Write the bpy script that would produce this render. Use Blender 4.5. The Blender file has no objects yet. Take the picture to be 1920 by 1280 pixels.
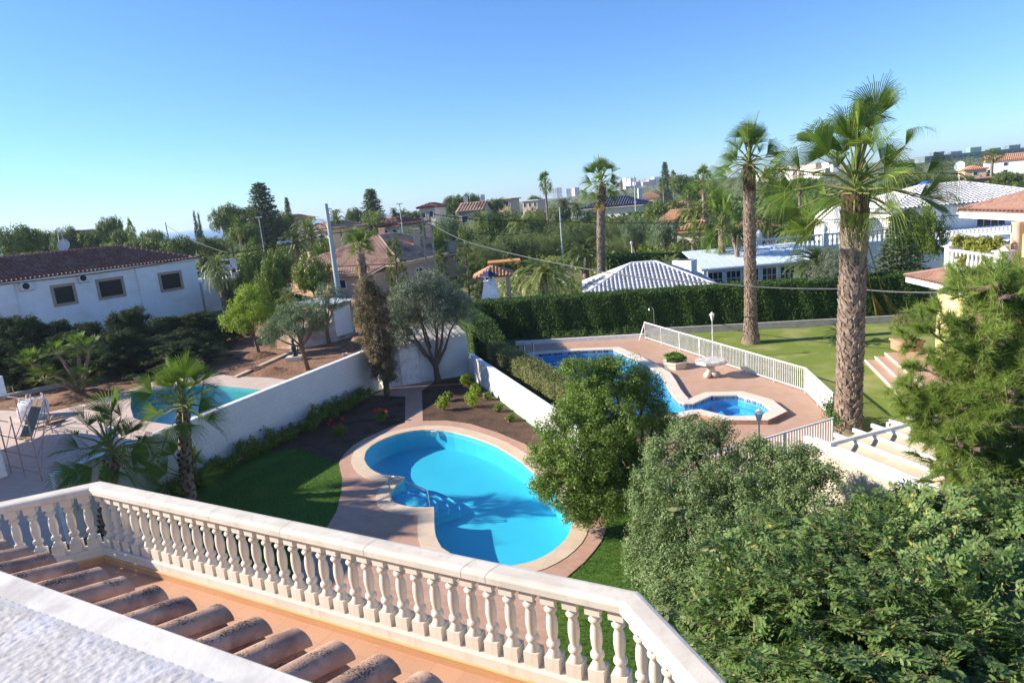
import bpy, math, random
import numpy as np
from mathutils import Matrix, Vector
from mathutils.geometry import tessellate_polygon
R = math.radians
rng = np.random.default_rng(7)
random.seed(7)
sc = bpy.context.scene
col = sc.collection

# ---------------------------------------------------------------- camera
FPX, PITCH, ROLL, HC = 1237.0, R(11.9), R(5.07), 9.0
fw = np.array([0, math.cos(PITCH), -math.sin(PITCH)])
_r0 = np.array([1.0, 0, 0]); _u0 = np.cross(_r0, fw)
rt = math.cos(ROLL)*_r0 - math.sin(ROLL)*_u0
up = math.sin(ROLL)*_r0 + math.cos(ROLL)*_u0
cd = bpy.data.cameras.new('camera'); cam = bpy.data.objects.new('camera', cd); col.objects.link(cam)
cd.sensor_width = 36; cd.lens = FPX/1920*36; cd.clip_end = 60000; cd.clip_start = 0.05; cd.dof.use_dof = True; cd.dof.focus_distance = 16; cd.dof.aperture_fstop = 8
m = Matrix(((rt[0], up[0], -fw[0], 0), (rt[1], up[1], -fw[1], 0), (rt[2], up[2], -fw[2], HC), (0, 0, 0, 1)))
cam.matrix_world = m
sc.camera = cam
# surveying helpers: where the sight line through a photo point meets a height, a distance or a wall
def ray(px, py):
    d = fw*FPX + rt*(px-960) - up*(py-640); return d/np.linalg.norm(d)
def G(px, py, z=0.0):
    d = ray(px, py); t = (z-HC)/d[2]; return np.array([d[0]*t, d[1]*t, z])
def D(px, py, y):
    d = ray(px, py); t = y/d[1]; return np.array([d[0]*t, y, HC+d[2]*t])
def onwall(p, q, px, py, off=0.0):
    p = np.array([p[0], p[1], 0.0]); q = np.array([q[0], q[1], 0.0])
    n = np.array([-(q-p)[1], (q-p)[0], 0]); n /= np.linalg.norm(n)
    if n @ np.array([p[0], p[1], 0]) > 0: n = -n
    o = np.array([0, 0, HC]); d = ray(px, py)
    t = ((p+n*off-o) @ n)/(d @ n); return o+d*t
def sm(a, b, x):
    t = min(1, max(0, (x-a)/(b-a))); return t*t*(3-2*t)
def tz(x, y):
    r = math.hypot(x, y); az = math.degrees(math.atan2(x, y))
    z = sm(160, 1100, r)*15*sm(-6, 16, az) + sm(250, 520, r)*3*sm(12, 30, az)
    z -= sm(420, 700, r)*14*sm(8, -12, az) if False else sm(420, 700, r)*14*(1-sm(-22, -6, az))
    return z

# ---------------------------------------------------------------- mesh builder
WM = {}
class MB:
    def __init__(s): s.v = []; s.f = []; s.n = 0
    def add(s, V, F, m=0, smooth=False):
        V = np.asarray(V, dtype=float).reshape(-1, 3)
        if isinstance(F, np.ndarray): s.f.append((F+s.n, m, smooth))
        else:
            by = {}
            for f in F: by.setdefault(len(f), []).append(f)
            for k, l in by.items(): s.f.append((np.array(l, dtype=np.int64)+s.n, m, smooth))
        s.v.append(V); s.n += len(V)
    def box(s, a, b, m=0, rz=0, c=None):
        x0, y0, z0 = a; x1, y1, z1 = b
        V = np.array([[x0,y0,z0],[x1,y0,z0],[x1,y1,z0],[x0,y1,z0],[x0,y0,z1],[x1,y0,z1],[x1,y1,z1],[x0,y1,z1]], float)
        if rz or c is not None:
            cc = np.array(c if c is not None else [0, 0, 0], float)
            ca, sa = math.cos(rz), math.sin(rz)
            V = np.stack([V[:,0]*ca-V[:,1]*sa, V[:,0]*sa+V[:,1]*ca, V[:,2]], 1)+cc
        s.add(V, np.array([[0,3,2,1],[4,5,6,7],[0,1,5,4],[1,2,6,5],[2,3,7,6],[3,0,4,7]]), m)
    def beam(s, p, q, w, h, m=0, upv=(0, 0, 1)):
        p = np.asarray(p, float); q = np.asarray(q, float); d = q-p; d = d/np.linalg.norm(d)
        sd = np.cross(d, upv); sd /= max(1e-9, np.linalg.norm(sd)); u = np.cross(sd, d)
        V = [e+sd*a*w/2+u*b*h/2 for e in (p, q) for a, b in ((-1,-1),(1,-1),(1,1),(-1,1))]
        s.add(V, np.array([[0,1,2,3],[7,6,5,4],[0,4,5,1],[1,5,6,2],[2,6,7,3],[3,7,4,0]]), m)
    def prism(s, poly, z0, z1, m=0, top=True, bottom=False, holes=(), mtop=None):
        poly = [(p[0], p[1]) for p in poly]; n = len(poly)
        if top:
            loops = [poly]+[[(p[0], p[1]) for p in h] for h in holes]
            flat = [p for l in loops for p in l]
            tri = tessellate_polygon([[Vector((p[0], p[1], 0)) for p in l] for l in loops])
            V = [(p[0], p[1], z1) for p in flat]
            T = []
            for t in tri:
                a, b, c = [flat[i] for i in t]
                T.append(t if (b[0]-a[0])*(c[1]-a[1])-(b[1]-a[1])*(c[0]-a[0]) > 0 else (t[0], t[2], t[1]))
            s.add(V, np.array(T), m if mtop is None else mtop)
            if bottom: s.add([(p[0], p[1], z0) for p in flat], np.array(T)[:, ::-1], m)
        if z0 != z1:
            for l in [poly]+[[(p[0], p[1]) for p in h] for h in holes]:
                k = len(l); V = [(p[0], p[1], z0) for p in l]+[(p[0], p[1], z1) for p in l]
                s.add(V, np.array([[i, (i+1) % k, k+(i+1) % k, k+i] for i in range(k)]), m)
    def tube(s, pts, rad, n=8, m=0, cap=True, smooth=True):
        pts = np.asarray(pts, float); K = len(pts); rad = np.broadcast_to(np.asarray(rad, float), (K,))
        T = np.gradient(pts, axis=0); T /= np.linalg.norm(T, axis=1)[:, None]+1e-12
        a = np.array([0, 0, 1.0]) if abs(T[0][2]) < .9 else np.array([1.0, 0, 0])
        V = []
        for i in range(K):
            u = np.cross(T[i], a); u /= np.linalg.norm(u); w = np.cross(T[i], u)
            for j in range(n):
                an = 2*math.pi*j/n; V.append(pts[i]+rad[i]*(math.cos(an)*u+math.sin(an)*w))
        F = [[i*n+j, i*n+(j+1) % n, (i+1)*n+(j+1) % n, (i+1)*n+j] for i in range(K-1) for j in range(n)]
        s.add(V, np.array(F), m, smooth)
        if cap: s.add(V[:n], [list(range(n))], m); s.add(V[-n:], [list(range(n))], m)
    def lathe(s, prof, c=(0, 0, 0), n=16, m=0, smooth=True):
        K = len(prof); V = [(c[0]+r*math.cos(2*math.pi*j/n), c[1]+r*math.sin(2*math.pi*j/n), c[2]+z) for r, z in prof for j in range(n)]
        F = [[i*n+j, i*n+(j+1) % n, (i+1)*n+(j+1) % n, (i+1)*n+j] for i in range(K-1) for j in range(n)]
        s.add(V, np.array(F), m, smooth)
    def ball(s, c, r, n=10, m=0, sc3=(1, 1, 1), noise=0.0):
        K = n//2+1; V = []
        for i in range(K+1):
            th = math.pi*i/K
            for j in range(n):
                ph = 2*math.pi*j/n; k = 1+noise*random.uniform(-1, 1)
                V.append((c[0]+r*sc3[0]*k*math.sin(th)*math.cos(ph), c[1]+r*sc3[1]*k*math.sin(th)*math.sin(ph), c[2]+r*sc3[2]*k*math.cos(th)))
        F = [[i*n+j, i*n+(j+1) % n, (i+1)*n+(j+1) % n, (i+1)*n+j] for i in range(K) for j in range(n)]
        s.add(V, np.array(F), m, True)
    def build(s, name, mats, parent=None, origin=None, local=False):
        V = np.concatenate(s.v) if s.v else np.zeros((0, 3))
        if parent is not None and not local:
            mi = np.array(WM[parent.name].inverted()); V = V@mi[:3, :3].T+mi[:3, 3]
        if origin is not None: V = V-np.asarray(origin, float)
        me = bpy.data.meshes.new(name)
        me.vertices.add(len(V)); me.vertices.foreach_set('co', V.astype(np.float32).ravel())
        lv = np.concatenate([f.ravel() for f, _, _ in s.f]); cnt = np.concatenate([np.full(len(f), f.shape[1]) for f, _, _ in s.f])
        me.loops.add(len(lv)); me.loops.foreach_set('vertex_index', lv.astype(np.int32))
        me.polygons.add(len(cnt))
        st = np.concatenate([[0], np.cumsum(cnt)[:-1]])
        me.polygons.foreach_set('loop_start', st.astype(np.int32)); me.polygons.foreach_set('loop_total', cnt.astype(np.int32))
        me.polygons.foreach_set('material_index', np.concatenate([np.full(len(f), mi_) for f, mi_, _ in s.f]).astype(np.int32))
        me.polygons.foreach_set('use_smooth', np.concatenate([np.full(len(f), sm_) for f, _, sm_ in s.f]).astype(bool))
        me.update(calc_edges=True)
        for mt in (mats if isinstance(mats, (list, tuple)) else [mats]): me.materials.append(mt)
        o = bpy.data.objects.new(name, me); col.objects.link(o)
        if origin is not None: o.location = origin
        if parent is not None:
            o.parent = parent; WM[o.name] = WM[parent.name]
        else: WM[o.name] = Matrix.Translation(Vector(origin)) if origin is not None else Matrix.Identity(4)
        return o
def tag(o, label=None, cat=None, group=None, kind=None):
    for k, v in (('label', label), ('category', cat), ('group', group), ('kind', kind)):
        if v: o[k] = v
    return o
def thing(name, label, cat, loc=(0, 0, 0), rz=0, group=None):
    o = bpy.data.objects.new(name, None); col.objects.link(o)
    o.location = tuple(float(a) for a in loc); o.rotation_euler = (0, 0, rz); o.empty_display_size = .3
    WM[o.name] = Matrix.Translation(Vector([float(a) for a in loc]))@Matrix.Rotation(rz, 4, 'Z')
    return tag(o, label, cat, group)
KIDS = {}
def copy_tree(o, loc=None, rz=0, scale=(1, 1, 1), label=None, group=None, parent=None):
    c = o.copy(); col.objects.link(c)
    if parent is not None: c.parent = parent
    if loc is not None:
        c.location = tuple(float(a) for a in loc); c.rotation_euler = (0, 0, rz); c.scale = scale
        WM[c.name] = Matrix.Translation(Vector(c.location))@Matrix.Rotation(rz, 4, 'Z')@Matrix.Diagonal((*scale, 1))
    if label: c['label'] = label
    if group: c['group'] = group
    for ch in KIDS.get(o.name) or [k for k in o.children]: copy_tree(ch, parent=c)
    return c

# ---------------------------------------------------------------- materials
def nodes(name):
    mt = bpy.data.materials.new(name); mt.use_nodes = True; nt = mt.node_tree
    return mt, nt, nt.nodes, nt.links, nt.nodes['Principled BSDF']
def rgb(c): return (c[0], c[1], c[2], 1)
def mixc(N, L, fac, a, b, blend='MIX'):
    x = N.new('ShaderNodeMix'); x.data_type = 'RGBA'; x.blend_type = blend
    for i, v in ((0, fac), (6, a), (7, b)):
        if hasattr(v, 'is_linked') or hasattr(v, 'node'): L.new(v, x.inputs[i])
        else: x.inputs[i].default_value = v if i == 0 else rgb(v)
    return x.outputs[2]
def mp(N, L, v, a, b, c=0, d=1):
    x = N.new('ShaderNodeMapRange'); L.new(v, x.inputs[0])
    for i, q in zip((1, 2, 3, 4), (a, b, c, d)): x.inputs[i].default_value = q
    return x.outputs[0]
def noise(N, L, scale, co='Object', detail=4, rough=.55, stretch=None, rz=0):
    tc = N.new('ShaderNodeTexCoord'); x = N.new('ShaderNodeTexNoise')
    x.inputs['Scale'].default_value = scale; x.inputs['Detail'].default_value = detail; x.inputs['Roughness'].default_value = rough
    if stretch or rz:
        mpn = N.new('ShaderNodeMapping'); L.new(tc.outputs[co], mpn.inputs[0])
        if stretch: mpn.inputs['Scale'].default_value = stretch
        mpn.inputs['Rotation'].default_value = (0, 0, rz); L.new(mpn.outputs[0], x.inputs[0])
    else: L.new(tc.outputs[co], x.inputs[0])
    return x.outputs[0]
def bump(N, L, B, h, strength, dist=.02):
    b = N.new('ShaderNodeBump'); b.inputs['Strength'].default_value = strength; b.inputs['Distance'].default_value = dist
    L.new(h, b.inputs['Height']); L.new(b.outputs[0], B.inputs['Normal']); return b
def mat(name, c, rough=.8, c2=None, sc1=3.0, lo=.35, hi=.65, bs=None, bst=.3, bd=.02, spec=.3, metal=0, c3=None, sc3=.4, stretch=None, detail=5):
    mt, nt, N, L, B = nodes(name)
    B.inputs['Roughness'].default_value = rough; B.inputs['Specular IOR Level'].default_value = spec; B.inputs['Metallic'].default_value = metal
    if c2 is None: c2 = tuple(x*.86 for x in c)
    o = mixc(N, L, mp(N, L, noise(N, L, sc1, detail=detail, stretch=stretch), lo, hi), c, c2)
    if c3 is not None: o = mixc(N, L, mp(N, L, noise(N, L, sc3), .48, .66), o, c3)
    L.new(o, B.inputs['Base Color'])
    if bs: bump(N, L, B, noise(N, L, bs, stretch=stretch), bst, bd)
    return mt
def leafm(name, a, b, tr=.3, rough=.5, c3=None, p3=.93, spec=.35):
    mt, nt, N, L, B = nodes(name)
    g = N.new('ShaderNodeNewGeometry')
    o = mixc(N, L, g.outputs['Random Per Island'], a, b)
    o = mixc(N, L, mp(N, L, noise(N, L, .9, detail=2), .3, .7, 0, .25), o, tuple(x*.6 for x in a))
    if c3 is not None:
        mth = N.new('ShaderNodeMath'); mth.operation = 'FRACT'; m2 = N.new('ShaderNodeMath'); m2.operation = 'MULTIPLY'; m2.inputs[1].default_value = 13.7
        L.new(g.outputs['Random Per Island'], m2.inputs[0]); L.new(m2.outputs[0], mth.inputs[0])
        o = mixc(N, L, mp(N, L, mth.outputs[0], p3, p3+.01), o, c3)
    L.new(o, B.inputs['Base Color']); B.inputs['Roughness'].default_value = rough; B.inputs['Specular IOR Level'].default_value = spec
    T = N.new('ShaderNodeBsdfTranslucent'); L.new(mixc(N, L, .5, o, (.16, .26, .02)), T.inputs[0])
    X = N.new('ShaderNodeMixShader'); X.inputs[0].default_value = tr
    L.new(B.outputs[0], X.inputs[1]); L.new(T.outputs[0], X.inputs[2])
    L.new(X.outputs[0], nt.nodes['Material Output'].inputs[0])
    return mt
def tilem(name, c, c2, grout, w, h, rz, mort=.02, off=.0, rough=.6, bst=.15, c3=None, spec=.3, upright=None):
    mt, nt, N, L, B = nodes(name)
    tc = N.new('ShaderNodeTexCoord'); mpn = N.new('ShaderNodeMapping'); mpn.inputs['Rotation'].default_value = (0, 0, rz)
    if upright is not None:
        dt = N.new('ShaderNodeVectorMath'); dt.operation = 'DOT_PRODUCT'; dt.inputs[1].default_value = upright; L.new(tc.outputs['Object'], dt.inputs[0])
        sp = N.new('ShaderNodeSeparateXYZ'); L.new(tc.outputs['Object'], sp.inputs[0]); cb = N.new('ShaderNodeCombineXYZ'); L.new(dt.outputs['Value'], cb.inputs[0]); L.new(sp.outputs[2], cb.inputs[1]); L.new(cb.outputs[0], mpn.inputs[0])
    else: L.new(tc.outputs['Object'], mpn.inputs[0])
    b = N.new('ShaderNodeTexBrick'); L.new(mpn.outputs[0], b.inputs[0]); b.offset = off
    b.inputs['Scale'].default_value = 1; b.inputs['Mortar Size'].default_value = mort; b.inputs['Mortar Smooth'].default_value = .1
    b.inputs['Brick Width'].default_value = w; b.inputs['Row Height'].default_value = h
    b.inputs['Color1'].default_value = rgb(c); b.inputs['Color2'].default_value = rgb(c2); b.inputs['Mortar'].default_value = rgb(grout)
    o = mixc(N, L, mp(N, L, noise(N, L, 1.3), .3, .75, 0, .35), b.outputs[0], tuple(x*.7 for x in c))
    if c3: o = mixc(N, L, mp(N, L, noise(N, L, .35), .5, .7, 0, .6), o, c3)
    o = mixc(N, L, mp(N, L, noise(N, L, 25, detail=3), .35, .75, 0, .25), o, tuple(x*.75 for x in c))
    L.new(o, B.inputs['Base Color']); B.inputs['Roughness'].default_value = rough; B.inputs['Specular IOR Level'].default_value = spec
    iv = N.new('ShaderNodeMath'); iv.operation = 'MULTIPLY'; iv.inputs[1].default_value = -1; L.new(b.outputs[1], iv.inputs[0])
    bump(N, L, B, iv.outputs[0], bst, .01)
    return mt
def waterm(name, tint, wave=9, st=.22):
    mt, nt, N, L, B = nodes(name); N.remove(B)
    t = N.new('ShaderNodeBsdfTransparent'); t.inputs[0].default_value = rgb(tint)
    g = N.new('ShaderNodeBsdfGlossy'); g.inputs['Roughness'].default_value = .03
    ge = N.new('ShaderNodeNewGeometry'); vm = N.new('ShaderNodeVectorMath'); vm.operation = 'DOT_PRODUCT'; L.new(ge.outputs['Incoming'], vm.inputs[0])
    def ma(op, a, b):
        q = N.new('ShaderNodeMath'); q.operation = op
        for i, v in ((0, a), (1, b)):
            if v is None: continue
            if isinstance(v, (int, float)): q.inputs[i].default_value = v
            else: L.new(v, q.inputs[i])
        return q.outputs[0]
    fr = ma('MULTIPLY_ADD', ma('POWER', ma('SUBTRACT', 1.0, ma('ABSOLUTE', vm.outputs['Value'], None)), 5.0), .98); fr.node.inputs[2].default_value = .02
    b = N.new('ShaderNodeBump'); b.inputs['Strength'].default_value = st; b.inputs['Distance'].default_value = .05
    L.new(noise(N, L, wave, detail=3), b.inputs['Height']); L.new(b.outputs[0], g.inputs['Normal']); L.new(b.outputs[0], vm.inputs[1])
    x = N.new('ShaderNodeMixShader'); L.new(fr, x.inputs[0]); L.new(t.outputs[0], x.inputs[1]); L.new(g.outputs[0], x.inputs[2])
    L.new(x.outputs[0], nt.nodes['Material Output'].inputs[0]); return mt

K = {}
K['cast'] = mat('cast_stone_cream', (.7, .64, .54), .75, (.65, .58, .49), 2.5, bs=60, bst=.3, bd=.004, c3=(.58, .51, .43), sc3=2.1, detail=10)
def vary(mt, dark, amt):   # every casting weathered a little differently
    nt = mt.node_tree; N, L = nt.nodes, nt.links; B = N['Principled BSDF']; src = B.inputs['Base Color'].links[0].from_socket
    oi = N.new('ShaderNodeObjectInfo'); a = mixc(N, L, mp(N, L, oi.outputs['Random'], 0, 1, 0, amt), src, dark)
    a = mixc(N, L, mp(N, L, noise(N, L, 14, detail=8, stretch=(1, 1, .18)), .52, .78, 0, .55), a, tuple(x*.75 for x in dark)); L.new(a, B.inputs['Base Color'])
vary(K['cast'], (.56, .49, .41), .4)
K['castw'] = mat('cast_stone_white', (.82, .79, .76), .7, (.7, .67, .63), 5, bs=40, bst=.1)
K['stucco'] = mat('rough_white_stucco', (.52, .49, .465), .95, (.45, .42, .4), 60, bs=90, bst=.5, bd=.004, c3=(.54, .52, .54), sc3=9)
K['coping'] = mat('smooth_white_coping', (.7, .665, .61), .85, (.65, .61, .56), 4, bs=50, bst=.3, bd=.004, c3=(.5, .46, .42), sc3=7, detail=9)
K['white'] = mat('white_render', (.86, .85, .83), .85, (.8, .79, .77), .8, bs=12, bst=.12, c3=(.74, .7, .66), sc3=.4, stretch=(1, 1, .35))
K['white2'] = mat('white_block_wall', (.76, .75, .73), .85, (.66, .64, .62), 1.2, bs=9, bst=.3, c3=(.6, .57, .54), sc3=.7, detail=8)
K['lwhite'] = mat('white_paint', (.82, .82, .82), .55, (.76, .76, .76), 3, c3=(.66, .64, .62), sc3=4)
K['blockw'] = tilem('painted_blockwork', (.74, .72, .7), (.7, .68, .66), (.62, .6, .58), .4, .2, 0, .012, .5, .85, .3, c3=(.64, .61, .58), upright=(.414, .91, 0))
K['terr'] = tilem('terrace_floor_tile', (.52, .3, .19), (.56, .33, .215), (.44, .27, .18), .3, .3, R(28.8), .006, 0, .5, .1, c3=(.62, .34, .2))
K['skirt'] = tilem('terrace_skirting', (.52, .27, .13), (.56, .3, .15), (.45, .3, .2), .3, .3, R(28.8), .006, 0, .5, .1)
K['brick'] = tilem('pool_brick_paving', (.46, .26, .18), (.53, .32, .23), (.42, .28, .21), .24, .12, R(27), .008, .5, .7, .2, c3=(.52, .35, .27))
K['cope'] = tilem('pale_stone_coping', (.62, .47, .33), (.68, .54, .4), (.55, .42, .3), .5, .5, R(20), .01, .3, .75, .15, c3=(.55, .38, .24))
K['cope2'] = tilem('white_stone_coping', (.72, .62, .5), (.76, .68, .56), (.6, .5, .4), .6, .6, R(10), .008, .3, .75, .1)
K['deck'] = tilem('terracotta_deck', (.5, .31, .21), (.54, .34, .24), (.44, .28, .2), .3, .3, R(-12), .008, 0, .65, .1, c3=(.56, .38, .28))
K['paver'] = tilem('pinkish_pavers', (.55, .42, .35), (.6, .47, .4), (.4, .32, .27), .5, .5, R(20), .012, .5, .8, .2, c3=(.5, .38, .31))
K['soil'] = mat('dark_garden_soil', (.075, .042, .026), .95, (.12, .068, .042), 6, bs=11, bst=1, bd=.05, c3=(.05, .03, .02), sc3=1.5, detail=8)
K['earth'] = mat('red_brown_earth', (.2, .1, .055), .95, (.28, .15, .085), 1.6, bs=5, bst=1, bd=.08, c3=(.14, .075, .045), sc3=.5, detail=9)
K['lawn'] = mat('lawn_green', (.045, .11, .01), .9, (.065, .14, .015), 9, bs=60, bst=.6, bd=.03, c3=(.085, .15, .018), sc3=.6, detail=8)
K['lawn2'] = mat('dry_lawn', (.15, .2, .025), .9, (.19, .24, .035), 7, bs=50, bst=.6, bd=.03, c3=(.3, .3, .1), sc3=.45, detail=10)
K['ground'] = mat('scrub_ground', (.12, .13, .05), .95, (.2, .17, .09), .12, bs=2, bst=.5, c3=(.07, .1, .03), sc3=.03, detail=9)
K['grout'] = mat('rough_concrete', (.42, .39, .35), .9, (.34, .31, .28), 3, bs=14, bst=.4)
K['poolf'] = mat('turquoise_pool_finish', (.045, .5, .66), .6, (.05, .53, .7), .8)
K['poolb'] = tilem('blue_mosaic', (.05, .4, .74), (.06, .44, .78), (.1, .5, .8), .3, .3, 0, .012, 0, .4, .05)
K['poolt'] = mat('teal_pool_finish', (.02, .36, .38), .6, (.03, .42, .42), .6)
K['mosaic'] = tilem('waterline_mosaic', (.02, .06, .2), (.35, .45, .5), (.5, .5, .5), .18, .09, 0, .012, .5, .4, .05)
K['water'] = waterm('pool_water', (.86, .96, .98)); K['water2'] = waterm('spa_water', (.88, .96, .99), 9, .15)
K['chrome'] = mat('polished_steel', (.6, .6, .62), .2, metal=1)
K['dark'] = mat('dark_opening', (.012, .01, .01), .6)
K['glass'] = mat('window_glass', (.03, .04, .05), .1, spec=.6)
K['stonef'] = mat('sandstone_trim', (.42, .32, .25), .85, (.36, .27, .2), 5)
K['plast'] = mat('white_plastic', (.7, .7, .68), .5)
K['clay'] = mat('weathered_clay_tile', (.64, .4, .27), .9, (.46, .27, .18), 7, lo=.35, hi=.65, bs=90, bst=.5, bd=.004, c3=(.2, .13, .11), sc3=4, detail=9)
def lichen(mt):   # black lichen speckles and crusts grow on the upper side of each tile
    nt = mt.node_tree; N, L = nt.nodes, nt.links; B = N['Principled BSDF']; src = B.inputs['Base Color'].links[0].from_socket
    g = N.new('ShaderNodeNewGeometry'); sp = N.new('ShaderNodeSeparateXYZ'); L.new(g.outputs['Normal'], sp.inputs[0])
    up_ = mp(N, L, sp.outputs[2], .55, 1.0, 0, .3)
    a = N.new('ShaderNodeMath'); a.operation = 'ADD'; L.new(noise(N, L, 5.5, detail=3), a.inputs[0]); L.new(up_, a.inputs[1])
    b = N.new('ShaderNodeMath'); b.operation = 'ADD'; L.new(a.outputs[0], b.inputs[0]); L.new(mp(N, L, noise(N, L, 110, detail=4), .3, .7, -.16, .16), b.inputs[1])
    L.new(mixc(N, L, mp(N, L, b.outputs[0], .78, .92, 0, .9), src, (.035, .028, .028)), B.inputs['Base Color'])
lichen(K['clay'])
K['claydk'] = mat('dark_red_roof_tile', (.17, .06, .045), .7, (.24, .095, .075), 3, c3=(.27, .15, .12), sc3=1.2)
K['claybr'] = mat('brown_roof_tile', (.46, .29, .2), .85, (.54, .36, .26), 2, c3=(.26, .13, .1), sc3=.6)
K['clayor'] = mat('orange_roof_tile', (.5, .26, .14), .75, (.4, .2, .12), 2)
K['claywh'] = mat('white_painted_tile', (.66, .65, .65), .8, (.58, .57, .58), 3, c3=(.5, .48, .47), sc3=1)
K['clayyh'] = mat('rose_brown_roof_tile', (.25, .14, .105), .85, (.31, .18, .14), 2)
K['blueroof'] = mat('glazed_blue_tile', (.016, .02, .075), .4, (.022, .03, .11), 2)
K['bluer2'] = mat('bright_blue_tile', (.05, .1, .42), .3, (.06, .13, .5), 2)
K['peach'] = mat('peach_render', (.68, .43, .29), .85, (.72, .47, .33), 1)
K['cream'] = mat('cream_render', (.78, .62, .36), .85, (.74, .57, .32), 1)
K['ylw'] = mat('pale_yellow_render', (.85, .66, .36), .85, (.82, .62, .33), 1)
K['offw'] = mat('offwhite_render', (.72, .67, .58), .85, (.66, .61, .52), 1)
K['pink'] = mat('pinkish_render', (.62, .45, .36), .85, (.55, .4, .32), 1)
K['redr'] = mat('red_render', (.4, .1, .07), .85, (.35, .09, .06), 1)
K['rosetown'] = mat('hazy_rose_facade', (.5, .4, .38), .9)
K['greyb'] = mat('grey_green_facade', (.2, .26, .26), .8, (.14, .18, .2), .2)
K['wood'] = mat('weathered_timber', (.3, .2, .12), .85, (.2, .13, .08), 4)
K['orwood'] = mat('orange_timber', (.6, .28, .08), .7, (.5, .22, .06), 4)
K['gpole'] = mat('pale_concrete_pole', (.46, .52, .52), .8, (.4, .45, .45), 1.5)
K['cpole'] = mat('concrete_pole', (.4, .35, .3), .9, (.32, .28, .24), 2)
K['cable'] = mat('grey_cable', (.13, .13, .14), .6); K['cabdk'] = mat('black_cable', (.02, .02, .02), .6)
K['rust'] = mat('rusty_scaffold_tube', (.36, .32, .3), .6, (.34, .2, .14), 6)
K['fabric'] = mat('cream_awning_cloth', (.44, .365, .27), .9, (.39, .32, .23), 2, c3=(.6, .46, .34), sc3=.8)
K['terrpot'] = mat('terracotta_pot', (.5, .28, .18), .8, (.44, .24, .16), 4)
K['rock'] = mat('pale_rock', (.55, .5, .45), .9, (.25, .24, .24), 4, bs=8, bst=.6)
K['trunk'] = mat('grey_brown_bark', (.16, .115, .08), .95, (.1, .07, .05), 8, bs=18, bst=.8, bd=.03)
K['trunkp'] = mat('palm_bark', (.27, .2, .155), .95, (.17, .12, .09), 5, bs=22, bst=.8, bd=.03, c3=(.34, .27, .21), sc3=2)
K['boot'] = mat('palm_boots', (.36, .275, .215), .95, (.2, .14, .105), 5, bs=30, bst=.6)
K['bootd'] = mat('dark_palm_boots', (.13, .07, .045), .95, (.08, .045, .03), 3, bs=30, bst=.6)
K['twig'] = mat('brown_twigs', (.2, .13, .08), .95, (.13, .09, .055), 4)
# foliage
L_ = {}
L_['olive'] = leafm('olive_leaf', (.14, .17, .11), (.22, .25, .18), .2, .5)
L_['oliveg'] = leafm('green_olive_leaf', (0.115, 0.172, 0.0805), (0.207, 0.276, 0.149), .25, .5)
L_['ment'] = leafm('mastic_leaf', (.13, .2, .06), (.3, .39, .16), .3, .5, c3=(.36, .09, .06), p3=.985)
L_['mid'] = leafm('glossy_green_leaf', (.115, .2, .025), (.28, .38, .08), .42, .45, c3=(.4, .1, .03), p3=.997)
L_['carob'] = leafm('carob_leaf', (.08, .155, .035), (.215, .31, .095), .28, .5, c3=(.42, .38, .08), p3=.96, spec=.25)
L_['fig'] = leafm('fig_leaf', (.17, .22, .08), (.26, .28, .12), .3, .5)
L_['pine'] = leafm('pine_needle', (.2, .32, .05), (.38, .47, .11), .45, .5, c3=(.42, .28, .13), p3=.95)
L_['stone'] = leafm('stone_pine_needle', (.08, .13, .02), (.16, .21, .04), .22, .6)
L_['bright'] = leafm('bright_green_leaf', (.26, .38, .02), (.4, .5, .05), .5, .5)
L_['broad'] = leafm('citrus_leaf', (0.0963, 0.163, 0.015), (0.206, 0.263, 0.03), .3, .45)
L_['feather'] = leafm('feathery_leaf', (0.132, 0.18, 0.054), (0.204, 0.252, 0.084), .35, .6)
L_['cyp'] = leafm('dark_cypress_leaf', (.02, .04, .015), (.04, .065, .02), .1, .7)
L_['con'] = leafm('dark_conifer_leaf', (.03, .05, .018), (.075, .1, .035), .1, .8, spec=.1)
L_['hedge'] = leafm('hedge_leaf', (.03, .08, .008), (.075, .15, .016), .08, .6, c3=(.16, .08, .03), p3=.985)
L_['hedgeb'] = leafm('twiggy_hedge_leaf', (0.12, 0.18, 0.036), (0.24, 0.264, 0.072), .3, .6, c3=(.25, .17, .1), p3=.7)
L_['brown'] = leafm('half_dry_conifer_leaf', (.13, .12, .055), (.22, .17, .09), .2, .7, c3=(.25, .14, .09), p3=.6)
L_['nor'] = leafm('araucaria_leaf', (.07, .1, .05), (.12, .16, .075), .15, .6)
L_['palm'] = leafm('fan_palm_leaf', (.075, .135, .018), (.16, .25, .04), .35, .5, c3=(.34, .34, .07), p3=.96, spec=.25)
L_['palmd'] = leafm('dry_palm_leaf', (.3, .19, .06), (.42, .28, .1), .4, .6)
L_['palmy'] = leafm('yellow_palm_leaf', (.5, .3, .02), (.6, .38, .05), .4, .6)
L_['date'] = leafm('date_palm_leaflet', (.2, .25, .07), (.34, .38, .14), .35, .45, spec=.3)
L_['dateg'] = leafm('dark_date_leaflet', (.05, .08, .025), (.1, .14, .045), .25, .4)
L_['petiole'] = mat('palm_petiole', (.16, .2, .05), .6, (.22, .2, .06), 3)
L_['succ'] = leafm('succulent_leaf', (.1, .22, .03), (.2, .34, .06), .2, .4)
L_['cycad'] = leafm('cycad_leaf', (.025, .07, .03), (.05, .1, .04), .1, .4)
L_['red'] = leafm('red_petal', (.6, .02, .02), (.7, .05, .04), .3, .5)
L_['grass'] = leafm('grass_blade', (.05, .13, .01), (.1, .2, .02), .45, .6)

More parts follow.
